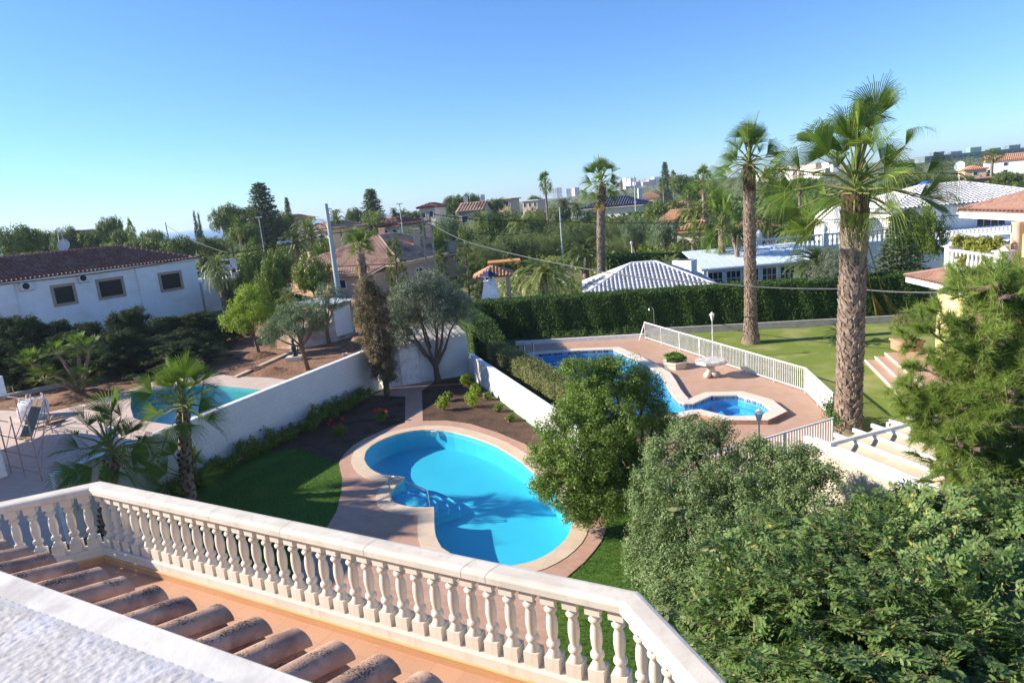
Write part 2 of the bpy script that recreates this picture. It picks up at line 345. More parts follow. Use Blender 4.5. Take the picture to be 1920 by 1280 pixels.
# ---------------------------------------------------------------- light
w = bpy.data.worlds.new('World'); sc.world = w; w.use_nodes = True
SUN_EL, SUN_AZ = R(26.5), R(-85)       # azimuth from +Y towards +X
sky = w.node_tree.nodes.new('ShaderNodeTexSky'); sky.sky_type = 'NISHITA'; sky.sun_disc = False
sky.sun_elevation = SUN_EL; sky.sun_rotation = SUN_AZ; sky.altitude = 0; sky.air_density = 1.0; sky.dust_density = 0.0; sky.ozone_density = 4
bg = w.node_tree.nodes['Background']; bg.inputs[1].default_value = .143
w.node_tree.links.new(mixc(w.node_tree.nodes, w.node_tree.links, 1.0, sky.outputs[0], (.40, .55, .74), 'MULTIPLY'), bg.inputs[0])
sd = bpy.data.lights.new('sun', 'SUN'); sd.energy = 5.0; sd.angle = R(.53); sd.color = (1, .92, .79)
so = bpy.data.objects.new('sun', sd); col.objects.link(so)
sdir = Vector((math.sin(SUN_AZ)*math.cos(SUN_EL), math.cos(SUN_AZ)*math.cos(SUN_EL), math.sin(SUN_EL)))
so.rotation_euler = sdir.to_track_quat('Z', 'Y').to_euler(); so.location = sdir*60
sc.view_settings.view_transform = 'Standard'; sc.view_settings.look = 'None'; sc.view_settings.gamma = 1; sc.view_settings.exposure = 1.0
# ================================================================ PLOTS AND POOLS
def px(l, z=0.0, s=1.0, ox=0.0, oy=0.0): return [G(ox+x/s, oy+y/s, z) for x, y in l]
def smooth_poly(P, it=2, keep=()):
    P = [np.asarray(p, float) for p in P]
    keep = set(keep)
    for _ in range(it):
        Q = []; nk = set(); n = len(P)
        for i in range(n):
            a, b = P[i], P[(i+1) % n]
            if i in keep: nk.add(len(Q)); Q.append(a)
            else: Q.append(a*.75+b*.25 if True else a)
            if (i+1) % n in keep:
                if i in keep: pass
                else: Q.append(a*.4+b*.6)
            else: Q.append(a*.25+b*.75)
        P = Q; keep = nk
    return P
def offset(P, d):
    P = [np.asarray(p, float)[:2] for p in P]; n = len(P)
    A = sum(P[i][0]*P[(i+1) % n][1]-P[(i+1) % n][0]*P[i][1] for i in range(n))
    sg = 1 if A > 0 else -1; out = []
    for i in range(n):
        a, b, c = P[i-1], P[i], P[(i+1) % n]
        e1 = (b-a)/max(1e-6, np.linalg.norm(b-a)); e2 = (c-b)/max(1e-6, np.linalg.norm(c-b))
        n1 = np.array([e1[1], -e1[0]])*sg; n2 = np.array([e2[1], -e2[0]])*sg
        k = n1+n2; L = np.linalg.norm(k)
        k = n1 if L < .2 else k/L*min(1.6, 1/max(.4, (k/L)@n1))
        out.append(b+k*d)
    return out
# our pool, water edge on the coping inner line
wl = [(262,330),(266,300),(275,275),(305,245),(345,220),(395,198),(450,178),(505,164),(560,155),(625,149),(690,148),(745,152),(800,160),(865,176),(930,195),(995,218),(1060,245),(1120,280),(1180,318),(1225,350),(1270,392),(1330,445),(1390,505),(1440,560),(1485,620),(1513,670),(1522,715),(1500,775),(1475,815),(1440,850),(1400,882),(1350,912),(1295,938),(1230,957),(1150,972),(1060,975),(980,965),(900,948),(830,922),(775,893),(725,860),(705,825),(690,790),(683,750),(680,700),(681,655),(680,617),(620,619),(560,617),(515,611),(480,603),(450,593),(430,580),(422,560),(421,541),(430,515),(450,490),(478,465),(505,437),(480,433),(450,430),(410,427),(370,422),(330,405),(300,386),(278,362)]
POOL = [p[:2] for p in px(wl, 0, 3.2, 600, 760)]
# right neighbour's pool with octagonal spa
P2Z = .17
wr = [(300,372),(420,362),(560,352),(660,348),(750,345),(860,393),(960,450),(1012,480),(1040,525),(1065,575),(1090,610),(1115,636),(1150,650),(1200,650),(1300,607),(1450,603),(1580,640),(1642,690),(1572,722),(1390,722),(1240,685),(1175,690),(1060,718)]
POOL2 = [p[:2] for p in px(wr, P2Z, 3, 900, 540)]+[np.array([4.4, 24.9]), np.array([2.6, 27.5])]
# left neighbour's pool
wt = [(507,732),(400,722),(330,726),(290,732),(252,741),(245,748),(244,765),(250,784),(256,787),(290,793),(337,800)]
POOL3 = [p[:2] for p in px(wt)]
_d = POOL3[-1]-POOL3[-3]; POOL3.append(POOL3[-1]+_d/np.linalg.norm(_d)*2.6)
HOLES = [offset(POOL, .02), offset(POOL2, .02), offset(POOL3, .02)]

# terrain: one sheet to the horizon with the pools cut out
g = MB(); X0, X1, Y0, Y1 = -60, 60, -20, 80
g.prism([(X0,Y0),(X1,Y0),(X1,Y1),(X0,Y1)], 0, 0, holes=HOLES)
xs = sorted(set(list(np.concatenate([-np.geomspace(60, 5200, 38), np.linspace(-60, 60, 7), np.geomspace(60, 5200, 38)]).round(3))))
ys = sorted(set(list(np.concatenate([-np.geomspace(20, 600, 8), np.linspace(-20, 80, 6), np.geomspace(80, 5200, 44)]).round(3))))
xs, ys = np.array(xs), np.array(ys)
V = [(x, y, tz(x, y)) for y in ys for x in xs]; nx = len(xs); F = []
for j in range(len(ys)-1):
    for i in range(nx-1):
        cx, cy = (xs[i]+xs[i+1])/2, (ys[j]+ys[j+1])/2
        if X0 < cx < X1 and Y0 < cy < Y1: continue
        F.append([j*nx+i, j*nx+i+1, (j+1)*nx+i+1, (j+1)*nx+i])
g.add(V, np.array(F), 0, True)
tag(g.build('ground', K['ground']), kind='structure')
g = MB(); n = 64; Rr = 50000
g.add([(0, 0, -4.2)]+[(Rr*math.cos(2*math.pi*i/n), Rr*math.sin(2*math.pi*i/n), -4.2) for i in range(n)], np.array([[0, i+1, (i+1) % n+1] for i in range(n)]))
seam = mat('deep_blue_sea', (.03, .1, .2), .3, (.04, .12, .24), .01, bs=.3, bst=.3, spec=.5)
tag(g.build('sea', seam), kind='structure')

def shell(P, z0, z1, mw, mf, band=None, bz=.16):
    s = MB(); P = [tuple(p[:2]) for p in P]; k = len(P)
    def wall(a, b, m):
        s.add([(p[0], p[1], a) for p in P]+[(p[0], p[1], b) for p in P], np.array([[i, (i+1) % k, k+(i+1) % k, k+i] for i in range(k)]), m)
    if band is not None: wall(z0, z1-bz, 0); wall(z1-bz, z1, 2)
    else: wall(z0, z1, 0)
    s.prism(P, z0, z0, 1)
    return s, ([mw, mf]+([band] if band is not None else []))
def waterplane(P, z, m, name='water_surface', parent=None):
    w_ = MB(); w_.prism(P, z, z); return w_.build(name, m, parent)

# our pool
t = thing('swimming_pool', 'kidney shaped pool with turquoise water and curved entry steps, right below the balustrade', 'pool', (-2, 20, 0))
s, ms = shell(POOL, -.8, 0.03, K['poolf'], K['poolf'])
s.build('basin', ms, t)
cop = offset(POOL, .46)
c = MB(); c.prism(cop, -.02, .045, holes=[offset(POOL, -.025)])
c.build('coping', K['cope'], t)
waterplane(POOL, -.07, K['water'], parent=t)
# entry steps: concentric treads in the bay
bay = [POOL[i] for i in range(46, 59)]
cen = (POOL[46]+POOL[58])/2; bc = np.mean(bay, axis=0)
hinge = POOL[46]*.6+POOL[53]*.4
lips = MB()
for k_, (rr, zz) in enumerate([(.0, -.18), (.35, -.32), (.7, -.46), (1.05, -.6)]):
    st = MB(); out = []
    adir = (cen-bc)/np.linalg.norm(cen-bc); nrm_ = np.array([-adir[1], adir[0]])
    W_ = .78
    for a in np.linspace(-math.pi/2, math.pi/2, 17):
        out.append(cen+adir*(-.25+rr+.32*math.cos(a))+nrm_*math.sin(a)*(W_+rr*.35))
    back = [cen-adir*1.3+nrm_*(W_+rr*.1), cen-adir*1.3-nrm_*(W_+rr*.1)]
    poly = out+back
    st.prism(poly, -.79, zz); st.build('entry_step', K['poolf'], t)
    lp = MB(); lp.tube([(p[0], p[1], zz+.005) for p in out], .022, 6)
    lp.build('step_edge', K['poolb'], t)
sk = MB(); a_ = G(813, 807, .03); sk.box((-.12, -.06, -.2), (.12, .06, .02), c=(a_[0], a_[1], 0)); sk.build('skimmer', K['plast'], t)
h0 = G(734, 941); h1 = G(804, 946, -.1)
hr = thing('pool_handrail', 'bent stainless handrail at the steps of the turquoise pool', 'handrail', h0)
d_ = h1-h0; d_[2] = 0
pts = [h0+[0,0,0], h0+[0,0,.62], h0+d_*.04+[0,0,.78], h0+d_*.12+[0,0,.86], h0+d_*.22+[0,0,.86], h0+d_*.95+[0,0,.42], h0+d_+[0,0,.36], h0+d_*1.02+[0,0,-.6]]
q = MB(); q.tube(pts, .022, 8); q.build('rail', K['chrome'], hr)
q = MB(); q.lathe([(0,.05),(.05,.05),(.05,.07),(.03,.075)], h0, 12); q.build('foot_plate', K['chrome'], hr)

# garden surfaces
def sheet(name, P, z, m, holes=(), z0=None):
    s = MB(); s.prism(P, z if z0 is None else z0, z, holes=holes)
    return tag(s.build(name, m), kind='structure')
dk = [(115,360),(117,345),(125,325),(150,290),(200,243),(270,200),(350,165),(430,130),(520,105),(620,96),(760,93),(900,113),(1060,163),(1230,235),(1330,310),(1440,410),(1560,500),(1650,580),(1705,650),(1722,700),(1712,760),(1690,815),(1650,870),(1590,940),(1512,1008)]
DECK = [p[:2] for p in px(dk, 0, 3.2, 600, 760)]+[p[:2] for p in px([(1042,1100),(1027,1130),(1028,1215)])]
WL0, WL1 = np.array([-7.15, 33.45]), np.array([-13.9, 18.6])   # left garden wall, inner face
DECK += [np.array([1.0, 9.0]), np.array([-6.0, 10.5])]+[p[:2] for p in px([(575,1215),(562,1060),(590,1020),(616,985),(631,960),(640,925),(642,897)])]
BEDL = [p[:2] for p in px([(760,744),(761,794),(700,815),(660,850),(645,872)])]+[np.array([-9.2, 25.5]), np.array([-10.4, 25.2]), np.array([-7.3, 32.4]), G(700, 740)[:2]]
BEDR = [p[:2] for p in px([(791,732),(792,789),(850,792),(885,796),(935,812),(985,833)])]+[np.array([1.6, 22.3]), np.array([-2.55, 34.2]), G(818, 714)[:2]]
sheet('lawn', [(-13.4,18.6),(-7.2,33.3),(-2.4,34.6),(1.8,21.9),(9.5,20.2),(12.2,17.5),(12,1),(-17,1),(-16,12)], .006, K['lawn'], holes=[offset(POOL, .03)])
pv = MB(); pv.prism(DECK, 0, .03, holes=[offset(POOL, .3)])
tag(pv.build('pool_paving', K['brick']), kind='structure')
sheet('planting_bed', BEDL, .016, K['soil'], z0=0); sheet('planting_bed', BEDR, .016, K['soil'], z0=0)
PATH = [p[:2] for p in px([(760,744),(760,796),(793,792),(791,732),(818,714),(733,727),(700,741)])]
sheet('garden_path', [PATH[i] for i in (0,1,2,3,4,5,6)], .024, K['brick'], z0=0)
# white rendered wall on the left, white end wall, right wall
def wall(name, label, p, q, th, h, m, capm=None, capw=.06, group=None, h2=None, flip=1):
    p = np.asarray(p, float); q = np.asarray(q, float); d = (q-p)/np.linalg.norm(q-p); nn = np.array([-d[1], d[0]])*flip*th
    h2 = h if h2 is None else h2
    t = thing(name, label, 'wall', (p[0], p[1], 0), 0, group)
    b = MB(); V = [(p[0],p[1],0),(q[0],q[1],0),(q[0]+nn[0],q[1]+nn[1],0),(p[0]+nn[0],p[1]+nn[1],0)]
    V2 = [(v[0], v[1], (h if i in (0, 3) else h2)) for i, v in enumerate(V)]
    b.add(V+V2, np.array([[0,3,2,1],[4,5,6,7],[0,1,5,4],[1,2,6,5],[2,3,7,6],[3,0,4,7]]))
    b.build('wall_body', m, t)
    c = MB(); e = nn/np.linalg.norm(nn)*capw/2
    W = [p-e, q-e, q+nn+e, p+nn+e]
    c.add([(v[0], v[1], (h if i in (0, 3) else h2)+.002) for i, v in enumerate(W)]+[(v[0], v[1], (h if i in (0, 3) else h2)+.05) for i, v in enumerate(W)],
          np.array([[0,3,2,1],[4,5,6,7],[0,1,5,4],[1,2,6,5],[2,3,7,6],[3,0,4,7]]))
    c.build('wall_cap', capm or K['lwhite'], t)
    return t
wall('garden_wall', 'tall white blockwork wall between the two gardens, shaded on this side', WL0, WL1, .2, 2.25, K['blockw'], flip=-1)
wall('boundary_wall', 'sunlit white rendered wall along the soil bed below the clipped hedge', (-2.42, 34.5), (2.0, 21.3), .2, 1.25, K['white2'], flip=1)
# shed with door at the garden end
E0, E1 = np.array([-6.95, 33.55]), np.array([-2.45, 35.0])
t = thing('garden_shed', 'low white shed closing the garden end, with a white door and old sheet roof', 'shed', (-4.7, 34.5, 0))
b = MB(); dd = (E1-E0)/np.linalg.norm(E1-E0); nn = np.array([-dd[1], dd[0]])
A_ = [E0, E1, E1+nn*2.4, E0+nn*2.4]
b.prism(A_, 0, 2.2); b.build('wall', K['white2'], t)
b = MB()
for k_ in range(14):
    u0, u1 = k_/14, (k_+1)/14
    for a0, a1, dz in ((u0, u0+.036, 0), (u0+.036, u1, .05)):
        q0, q1 = E0+(E1-E0)*a0-nn*.12, E0+(E1-E0)*a1-nn*.12
        b.add([(q0[0],q0[1],2.24+dz),(q1[0],q1[1],2.24+dz),(q1[0]+nn[0]*2.8,q1[1]+nn[1]*2.8,2.55+dz),(q0[0]+nn[0]*2.8,q0[1]+nn[1]*2.8,2.55+dz)], np.array([[0,1,2,3]]))
b.build('roof', mat('old_fibre_sheet', (.5, .47, .43), .9, (.34, .31, .28), 2, c3=(.22, .2, .17), sc3=1.5), t)
b = MB()
for k_ in range(4):
    a = E0+(E1-E0)*random.uniform(.05, .9)+nn*random.uniform(.3, 2); z_ = 2.36+.05*k_
    b.beam((a[0], a[1], z_), (a[0]+random.uniform(-.8,.8), a[1]+random.uniform(-.5,.9), z_+.02+.1*random.random()), .25, .03)
b.build('loose_board', K['wood'], t)
dw0, dw1 = onwall(E0, E1, 755, 725), onwall(E0, E1, 791, 719)
s0 = dw0[:2]; s1 = dw1[:2]
b = MB(); b.beam((*(s0-nn*.03), 1.0), (*(s1-nn*.03), 1.0), .05, 1.98); dr = b.build('door', K['lwhite'], t)
b = MB(); hh = s0+(s1-s0)*.88-nn*.09; b.beam((*hh, 1.0), (*(hh-(s1-s0)*.12), 1.0), .03, .03); b.build('handle', K['chrome'], dr)
b = MB()
for e in (s0, s1): b.beam((*(e-nn*.03), 0), (*(e-nn*.03), 2.06), .08, .08, upv=(1, 0, 0))
b.beam((*(s0-nn*.03), 2.03), (*(s1-nn*.03), 2.03), .08, .06); b.build('door_frame', K['plast'], t)

# right neighbour: deck, lawn, pool
sheet('neighbour_deck', [(.5,41.2),(8.3,40.3),(12.45,26.9),(11.75,23.0),(10.6,20.6),(6.2,18.9),(3.0,20.9),(1.0,27),(-.4,34)], .02, K['deck'], holes=[offset(POOL2, .03)], z0=0)
sheet('neighbour_lawn', [(8.4,40.3),(8.3,41.2),(15,40),(24.5,38.4),(26,24),(24,16),(12,17.5),(10.7,20.6),(11.85,23.0),(12.55,26.9)], .01, K['lawn2'])
t = thing('swimming_pool', 'deep blue mosaic pool with a raised cream rim and octagonal shallow end', 'pool', (5, 31, 0))
s, ms = shell(POOL2, -.95, P2Z-.02, K['poolb'], K['poolb'], K['mosaic'], .16); s.build('basin', ms, t)
sp = MB(); sp.prism([POOL2[i] for i in (12,13,14,15,16,17,18,19,20)], -.94, -.5); sp.build('spa_floor', K['poolb'], t)
s3 = [np.array(p) for p in [POOL2[14], POOL2[15], POOL2[16], POOL2[17], POOL2[18], POOL2[19]]]; ce = np.mean(s3, axis=0)
sp = MB(); sp.prism([ce+(p-ce)*1.0 for p in s3], -.5, -.28, holes=[[ce+(p-ce)*.72 for p in s3]]); sp.build('spa_bench', K['poolb'], t)
c = MB(); c.prism(offset(POOL2, .5), P2Z+.03, P2Z+.03, holes=[offset(POOL2, -.02)], m=0); k2 = offset(POOL2, .5); c.prism(k2, 0, P2Z+.03, m=1, top=False); c.prism(offset(POOL2, -.02), P2Z-.03, P2Z+.03, m=0, top=False)
c.build('coping', [K['cope2'], mat('brick_kerb_side', (.33, .17, .11), .8, (.4, .24, .17), 9)], t)
waterplane(POOL2, P2Z-.1, K['water2'], parent=t)
# left neighbour: pavers, earth, pool
PAV = [p[:2] for p in px([(507,708),(560,716),(520,729)])]+[np.array([-8.6, 31.5]), np.array([-14.2, 19.4]), np.array([-17, 12]), np.array([-34, 14]), np.array([-40, 40])]+[p[:2] for p in px([(30,770),(95,772),(180,752),(228,735),(290,715),(400,700),(440,706)])]
sheet('earth', [(-12.5,18),(-7.35,33.6),(-8.2,46),(-12,62),(-30,60),(-52,62),(-62,50),(-50,20),(-30,10)], .004, K['earth'], holes=[offset(POOL3, .03)])
sheet('pool_paving', PAV, .014, K['paver'], holes=[offset(POOL3, .2)], z0=0)
t = thing('swimming_pool', 'teal green pool behind the white wall, beside the building site', 'pool', (-16, 33, 0))
s, ms = shell(POOL3, -1.3, .02, K['poolt'], K['poolt']); s.build('basin', ms, t)
c = MB(); c.prism(offset(POOL3, .4), 0.0, .035, holes=[offset(POOL3, -.02)]); c.build('coping', K['paver'], t)
waterplane(POOL3, -.1, K['water'], parent=t)
kb = MB(); a, b_ = G(440, 709), G(560, 655); kb.beam(a+[0,0,.05], b_+[0,0,.05], .3, .14)
tag(kb.build('stone_kerb', K['cope']), 'straight pale stone kerb crossing the red earth behind the teal pool', 'kerb')
kb = MB(); a, b_ = G(8, 748), G(128, 722); kb.beam(a+[0,0,.12], b_+[0,0,.12], .3, .28)
tag(kb.build('concrete_kerb', K['grout']), 'low concrete kerb in front of the dark conifers, behind the scaffold', 'kerb')
mound = MB()
for (x, y, r_, h_) in [(140,745,1.9,.45),(175,740,1.5,.4),(480,668,1.3,.3),(470,693,.9,.25),(505,697,1.0,.25),(660,652,1.0,.45),(675,643,.9,.5),(430,690,1.6,.2)]:
    p = G(x, y); n_ = 14; V = [(p[0], p[1], h_)]
    for rr, zz in ((.45, .8), (.8, .35), (1.05, 0.0)):
        V += [(p[0]+r_*rr*math.cos(2*math.pi*i/n_)*random.uniform(.8, 1.2), p[1]+r_*rr*math.sin(2*math.pi*i/n_)*random.uniform(.8, 1.2), h_*zz*random.uniform(.7, 1.2) if zz else .002) for i in range(n_)]
    F = [[0, 1+i, 1+(i+1) % n_] for i in range(n_)]
    F4 = [[1+k_*n_+i, 1+(k_+1)*n_+i, 1+(k_+1)*n_+(i+1) % n_, 1+k_*n_+(i+1) % n_] for k_ in range(2) for i in range(n_)]
    mound.add(V, F+F4, 0, True)
tag(mound.build('earth_mounds', K['earth']), kind='structure')

# ================================================================ OUR HOUSE
TL, TR = G(190, 899, 6.1)[:2], G(1200, 1105, 6.1)[:2]
u = (TR-TL)/np.linalg.norm(TR-TL); nrm = np.array([-u[1], u[0]])      # nrm points away from the house
if nrm[1] < 0: nrm = -nrm
azL = G(0, 938.5, 6.1)[:2]-TL; azL /= np.linalg.norm(azL)
azR = G(1370, 1280, 6.1)[:2]-TR; azR /= np.linalg.norm(azR)
ZF = 5.12
TLe, TRe = TL+azL*6.0, TR+azR*6.5
house = thing('house', 'white house under the camera with roof parapet, clay tiled eave and tiled terrace', 'house', (-2, 0, 0))
t2 = [TL, TR, TRe, TLe]
ins = lambda d: [TL-nrm*d*1.0+u*0, TR-nrm*d, TRe-nrm*d, TLe]
b = MB(); b.prism([TL-nrm*.06, TR-nrm*.06, TRe-nrm*.06+u*(-.06), TLe-nrm*.0+u*.06, TLe+(-nrm)*3, ], 0, ZF-.25); b.build('wall', K['white'], house)
b = MB(); b.prism(offset(t2, -.05), ZF-.25, ZF); b.build('terrace_floor', [K['terr']], house)
# upper storey set back under the clay roof, carrying the parapet
def line(c, s): return nrm*c+u*s
E_c = 1.785; Z_e = 7.2
su = lambda x, y, z: (G(x, y, z)[:2])@u
sL, sR = su(0, 1000, Z_e)-1.6, su(872, 1266, Z_e)+2.6
b = MB(); b.prism([line(1.25, sL), line(1.25, sR), line(-6, sR), line(-6, sL)], ZF, 6.9); b.build('upper_wall', K['white'], house)
rf = MB(); slope = .30; zr = lambda c: Z_e+(E_c-c)*slope
def barrel(mb, c0, c1, s0, r0, r1, n=11, thick=.014, dz=0.0, inv=False, m=0):
    V = []; rows = 5
    for k_ in range(rows):
        f = k_/(rows-1); c = c0+(c1-c0)*f; r = r0+(r1-r0)*f
        for j in range(n):
            a = math.pi*j/(n-1); y = math.cos(a)*r; z = math.sin(a)*r*(.82 if not inv else -.45)
            p = line(c, s0+y); V.append((p[0], p[1], zr(c)+dz+z))
    F = [[k_*n+j, k_*n+j+1, (k_+1)*n+j+1, (k_+1)*n+j] for k_ in range(rows-1) for j in range(n-1)]
    mb.add(V, np.array(F), m, True)
    if not inv:                                  # thickness at the exposed end
        E = V[:n]; ce_ = line(c0, s0); I = [((v[0]-ce_[0])*.86+ce_[0], (v[1]-ce_[1])*.86+ce_[1], zr(c0)+dz+(v[2]-zr(c0)-dz)*.86) for v in E]
        I2 = [(p[0]-nrm[0]*.25, p[1]-nrm[1]*.25, p[2]+.25*slope) for p in I]
        mb.add(E+I+I2, np.array([[j+1, j, n+j, n+j+1] for j in range(n-1)]+[[n+j+1, n+j, 2*n+j, 2*n+j+1] for j in range(n-1)]), m)
pitch = (su(872, 1266, Z_e)-su(64, 1011, Z_e))/13
s_i = su(64, 1011, Z_e)-pitch*5.45
pl = MB(); pl.add([(*line(E_c-.1, sL), zr(E_c-.1)-.08), (*line(E_c-.1, sR), zr(E_c-.1)-.08), (*line(.2, sR), zr(.2)-.08), (*line(.2, sL), zr(.2)-.08),
   (*line(E_c-.1, sL), zr(E_c-.1)-.16), (*line(E_c-.1, sR), zr(E_c-.1)-.16), (*line(.2, sR), zr(.2)-.16), (*line(.2, sL), zr(.2)-.15)],
   np.array([[0,1,2,3],[7,6,5,4],[0,4,5,1],[1,5,6,2],[2,6,7,3],[3,7,4,0]]))
pl.build('roof_bed', K['clay'], house)
i = 0
while s_i+i*pitch < sR:
    s_ = s_i+i*pitch
    for k_ in range(5):
        c0 = E_c-k_*.315+random.uniform(-.015, .015)
        jt = random.uniform(-.008, .008)
        barrel(rf, c0, c0-.37, s_+jt, .082, .068, dz=-.03+random.uniform(-.003, .003))
        barrel(rf, c0-.03, c0-.4, s_+pitch/2, .075, .075, n=7, inv=True, dz=-.03)
    i += 1
rf.build('clay_tile_roof', K['clay'], house)
# parapet: rough plaster with a smooth outer band
ZP = 8.30
pc = float(np.mean([G(x, y, ZP)[:2]@nrm for x, y in [(0,1062),(280,1171),(560,1280)]])); pi_ = float(np.mean([G(x, y, ZP)[:2]@nrm for x, y in [(0,1114),(390,1277)]]))
b = MB(); b.add([(*line(pc, sL-2), 6.9), (*line(pc, sR), 6.9), (*line(pc-.3, sR), 6.9), (*line(pc-.3, sL-2), 6.9)]+
   [(*line(pc, sL-2), ZP), (*line(pc, sR), ZP), (*line(pc-.3, sR), ZP), (*line(pc-.3, sL-2), ZP)], np.array([[4,5,6,7],[0,1,5,4],[1,2,6,5],[2,3,7,6],[3,0,4,7]]))
b.build('parapet', K['coping'], house)
# rough plaster laid over the inner part of the parapet, real relief
b = MB(); ns, nc = 420, 90; wI = .3; V = []
hn = rng.normal(size=(ns, nc)); 
for _ in range(1): hn = (hn+np.roll(hn, 1, 0)+np.roll(hn, -1, 0)+np.roll(hn, 1, 1)+np.roll(hn, -1, 1))/2.3
hn *= .00065; ew = np.cumsum(rng.normal(size=ns)); ew = np.convolve(ew-np.linspace(ew[0], ew[-1], ns), np.ones(5)/5, 'same')*.00016
s0_, s1_ = su(0, 1114, ZP)-.5, sR
s1_ = s0_+1.5
for a in range(ns):
    for c_ in range(nc):
        f = c_/(nc-1); ed = min(1, c_/7)
        p = line(pi_-.0-wI*f*.95+ (ew[a]+.0012*math.sin(a*.9))*(1-ed), s0_+(s1_-s0_)*a/(ns-1))
        V.append((p[0], p[1], ZP+.001+.0035*ed+hn[a, c_]*ed))
b.add(V, np.array([[a*nc+c_, a*nc+c_+1, (a+1)*nc+c_+1, (a+1)*nc+c_] for a in range(ns-1) for c_ in range(nc-1)])[:, ::-1], 0, True)
b.build('rough_plaster', K['stucco'], house)

# balustrade round the terrace
bal = thing('terrace_balustrade', 'cream cast stone balustrade with turned balusters round the tiled terrace', 'balustrade', (*TL, ZF))
def offpath(o): # path TLe-TL-TR-TRe offset inwards by o (mitred)
    nl = np.array([-azL[1], azL[0]]); nl = nl if nl@(TR-TL) > 0 else -nl
    nr = np.array([-azR[1], azR[0]]); nr = nr if nr@(TL-TR) > 0 else -nr
    def isect(p, d, q, e):
        A = np.array([d, -e]).T; x = np.linalg.solve(A, q-p); return p+d*x[0]
    a = TLe+nl*o; b_ = isect(TL-nrm*o, u, TL+nl*o, azL); c_ = isect(TR-nrm*o, u, TR+nr*o, azR); d2 = TRe+nr*o
    return [a, b_, c_, d2]
def sweep(mb, prof, m=0):   # prof: list of (inward offset, z), closed
    P = [offpath(o) for o, z in prof]; n_ = len(prof)
    for sgm in range(3):
        V = [(*P[j][sgm], prof[j][1]) for j in range(n_)]+[(*P[j][sgm+1], prof[j][1]) for j in range(n_)]
        mb.add(V, np.array([[j, (j+1) % n_, n_+(j+1) % n_, n_+j] for j in range(n_)]), m)
b = MB(); sweep(b, [(.0,6.02),(.0,6.072),(.006,6.082),(.02,6.092),(.05,6.1),(.17,6.1),(.2,6.092),(.214,6.082),(.22,6.072),(.22,6.02),(.2,6.005),(.2,6.0),(.02,6.0),(.02,6.005)])
b.build('handrail', K['cast'], bal)
b = MB(); sweep(b, [(.015,ZF-.3),(.015,5.3),(.03,5.315),(.19,5.315),(.205,5.3),(.205,5.2)]); b.build('plinth', K['cast'], bal)
b = MB(); sweep(b, [(.205,ZF-.01),(.205,5.2),(.22,5.2),(.22,ZF-.01)]); b.build('tile_skirting', K['skirt'], bal)
b = MB(); sweep(b, [(.2,5.2),(.2,5.212),(.228,5.212),(.228,5.2)]); b.build('skirting_strip', mat('ochre_strip', (.62, .42, .2), .6), bal)
jt = MB()
P_o, P_i = offpath(-.001), offpath(.221)
prof = [(.0,6.02),(.0,6.072),(.006,6.082),(.02,6.092),(.05,6.1),(.17,6.1),(.2,6.092),(.214,6.082),(.22,6.072),(.22,6.02)]
def joint(A, B, dist):
    f = dist/np.linalg.norm(B(0)-A(0)); dd_ = (B(0)-A(0))/np.linalg.norm(B(0)-A(0))*.004
    V = []
    for sg in (-1, 1):
        for o, z in prof:
            oo = o-.0012 if o < .1 else o+.0012; p = A(oo)+(B(oo)-A(oo))*f+dd_*sg*.5; V.append((*p, z+.0015))
    k_ = len(prof); jt.add(V, np.array([[j, j+1, k_+j+1, k_+j] for j in range(k_-1)]))
for dist in (1.12, 2.22, 3.28, 4.36, 5.42, 5.66): joint(lambda o: offpath(o)[1], lambda o: offpath(o)[2], dist)
for dist in (1.3, 2.5): joint(lambda o: offpath(o)[2], lambda o: offpath(o)[3], dist)
for dist in (4.6,): joint(lambda o: offpath(o)[0], lambda o: offpath(o)[1], dist)
jt.build('mortar_joint', K['grout'], bal)
bp = [(.058,.122),(.056,.135),(.044,.16),(.034,.182),(.03,.192),(.042,.198),(.053,.212),(.056,.228),(.052,.244),(.038,.257),(.033,.265),(.038,.29),(.044,.33),(.0475,.37),(.046,.41),(.043,.45),(.035,.485),(.03,.508),(.043,.515),(.053,.53),(.054,.543),(.045,.556),(.036,.563),(.038,.575),(.046,.59),(.05,.6)]
def baluster_mesh():
    b = MB(); b.box((-.064,-.064,0), (.064,.064,.125)); b.box((-.06,-.06,.597), (.06,.06,.686)); b.lathe(bp, n=20)
    return b
bal_proto = None
def balusters(A, B, d0, n, sp, parent, z):
    global bal_proto
    dd_ = (B-A)/np.linalg.norm(B-A); rz = math.atan2(dd_[1], dd_[0])
    for k_ in range(n):
        p = A+dd_*(d0+k_*sp)
        w0 = WM[parent.name].to_translation()
        if bal_proto is None: bal_proto = baluster_mesh().build('baluster', K['cast'], parent, local=True); o = bal_proto
        else:
            o = bal_proto.copy(); col.objects.link(o); o.parent = parent
        o.location = (p[0]-w0.x, p[1]-w0.y, z-w0.z); o.rotation_euler = (0, 0, rz)
pm = offpath(.11)
Lm = np.linalg.norm(pm[2]-pm[1]); nb = int(round((Lm-.14)/.184)); spb = (Lm-.2)/(nb-1)
balusters(pm[1], pm[2], .1, nb, spb, bal, 5.314)
balusters(pm[2], pm[3], .14, 20, .19, bal, 5.314)
balusters(pm[1], pm[0], .14, 24, .184, bal, 5.314)
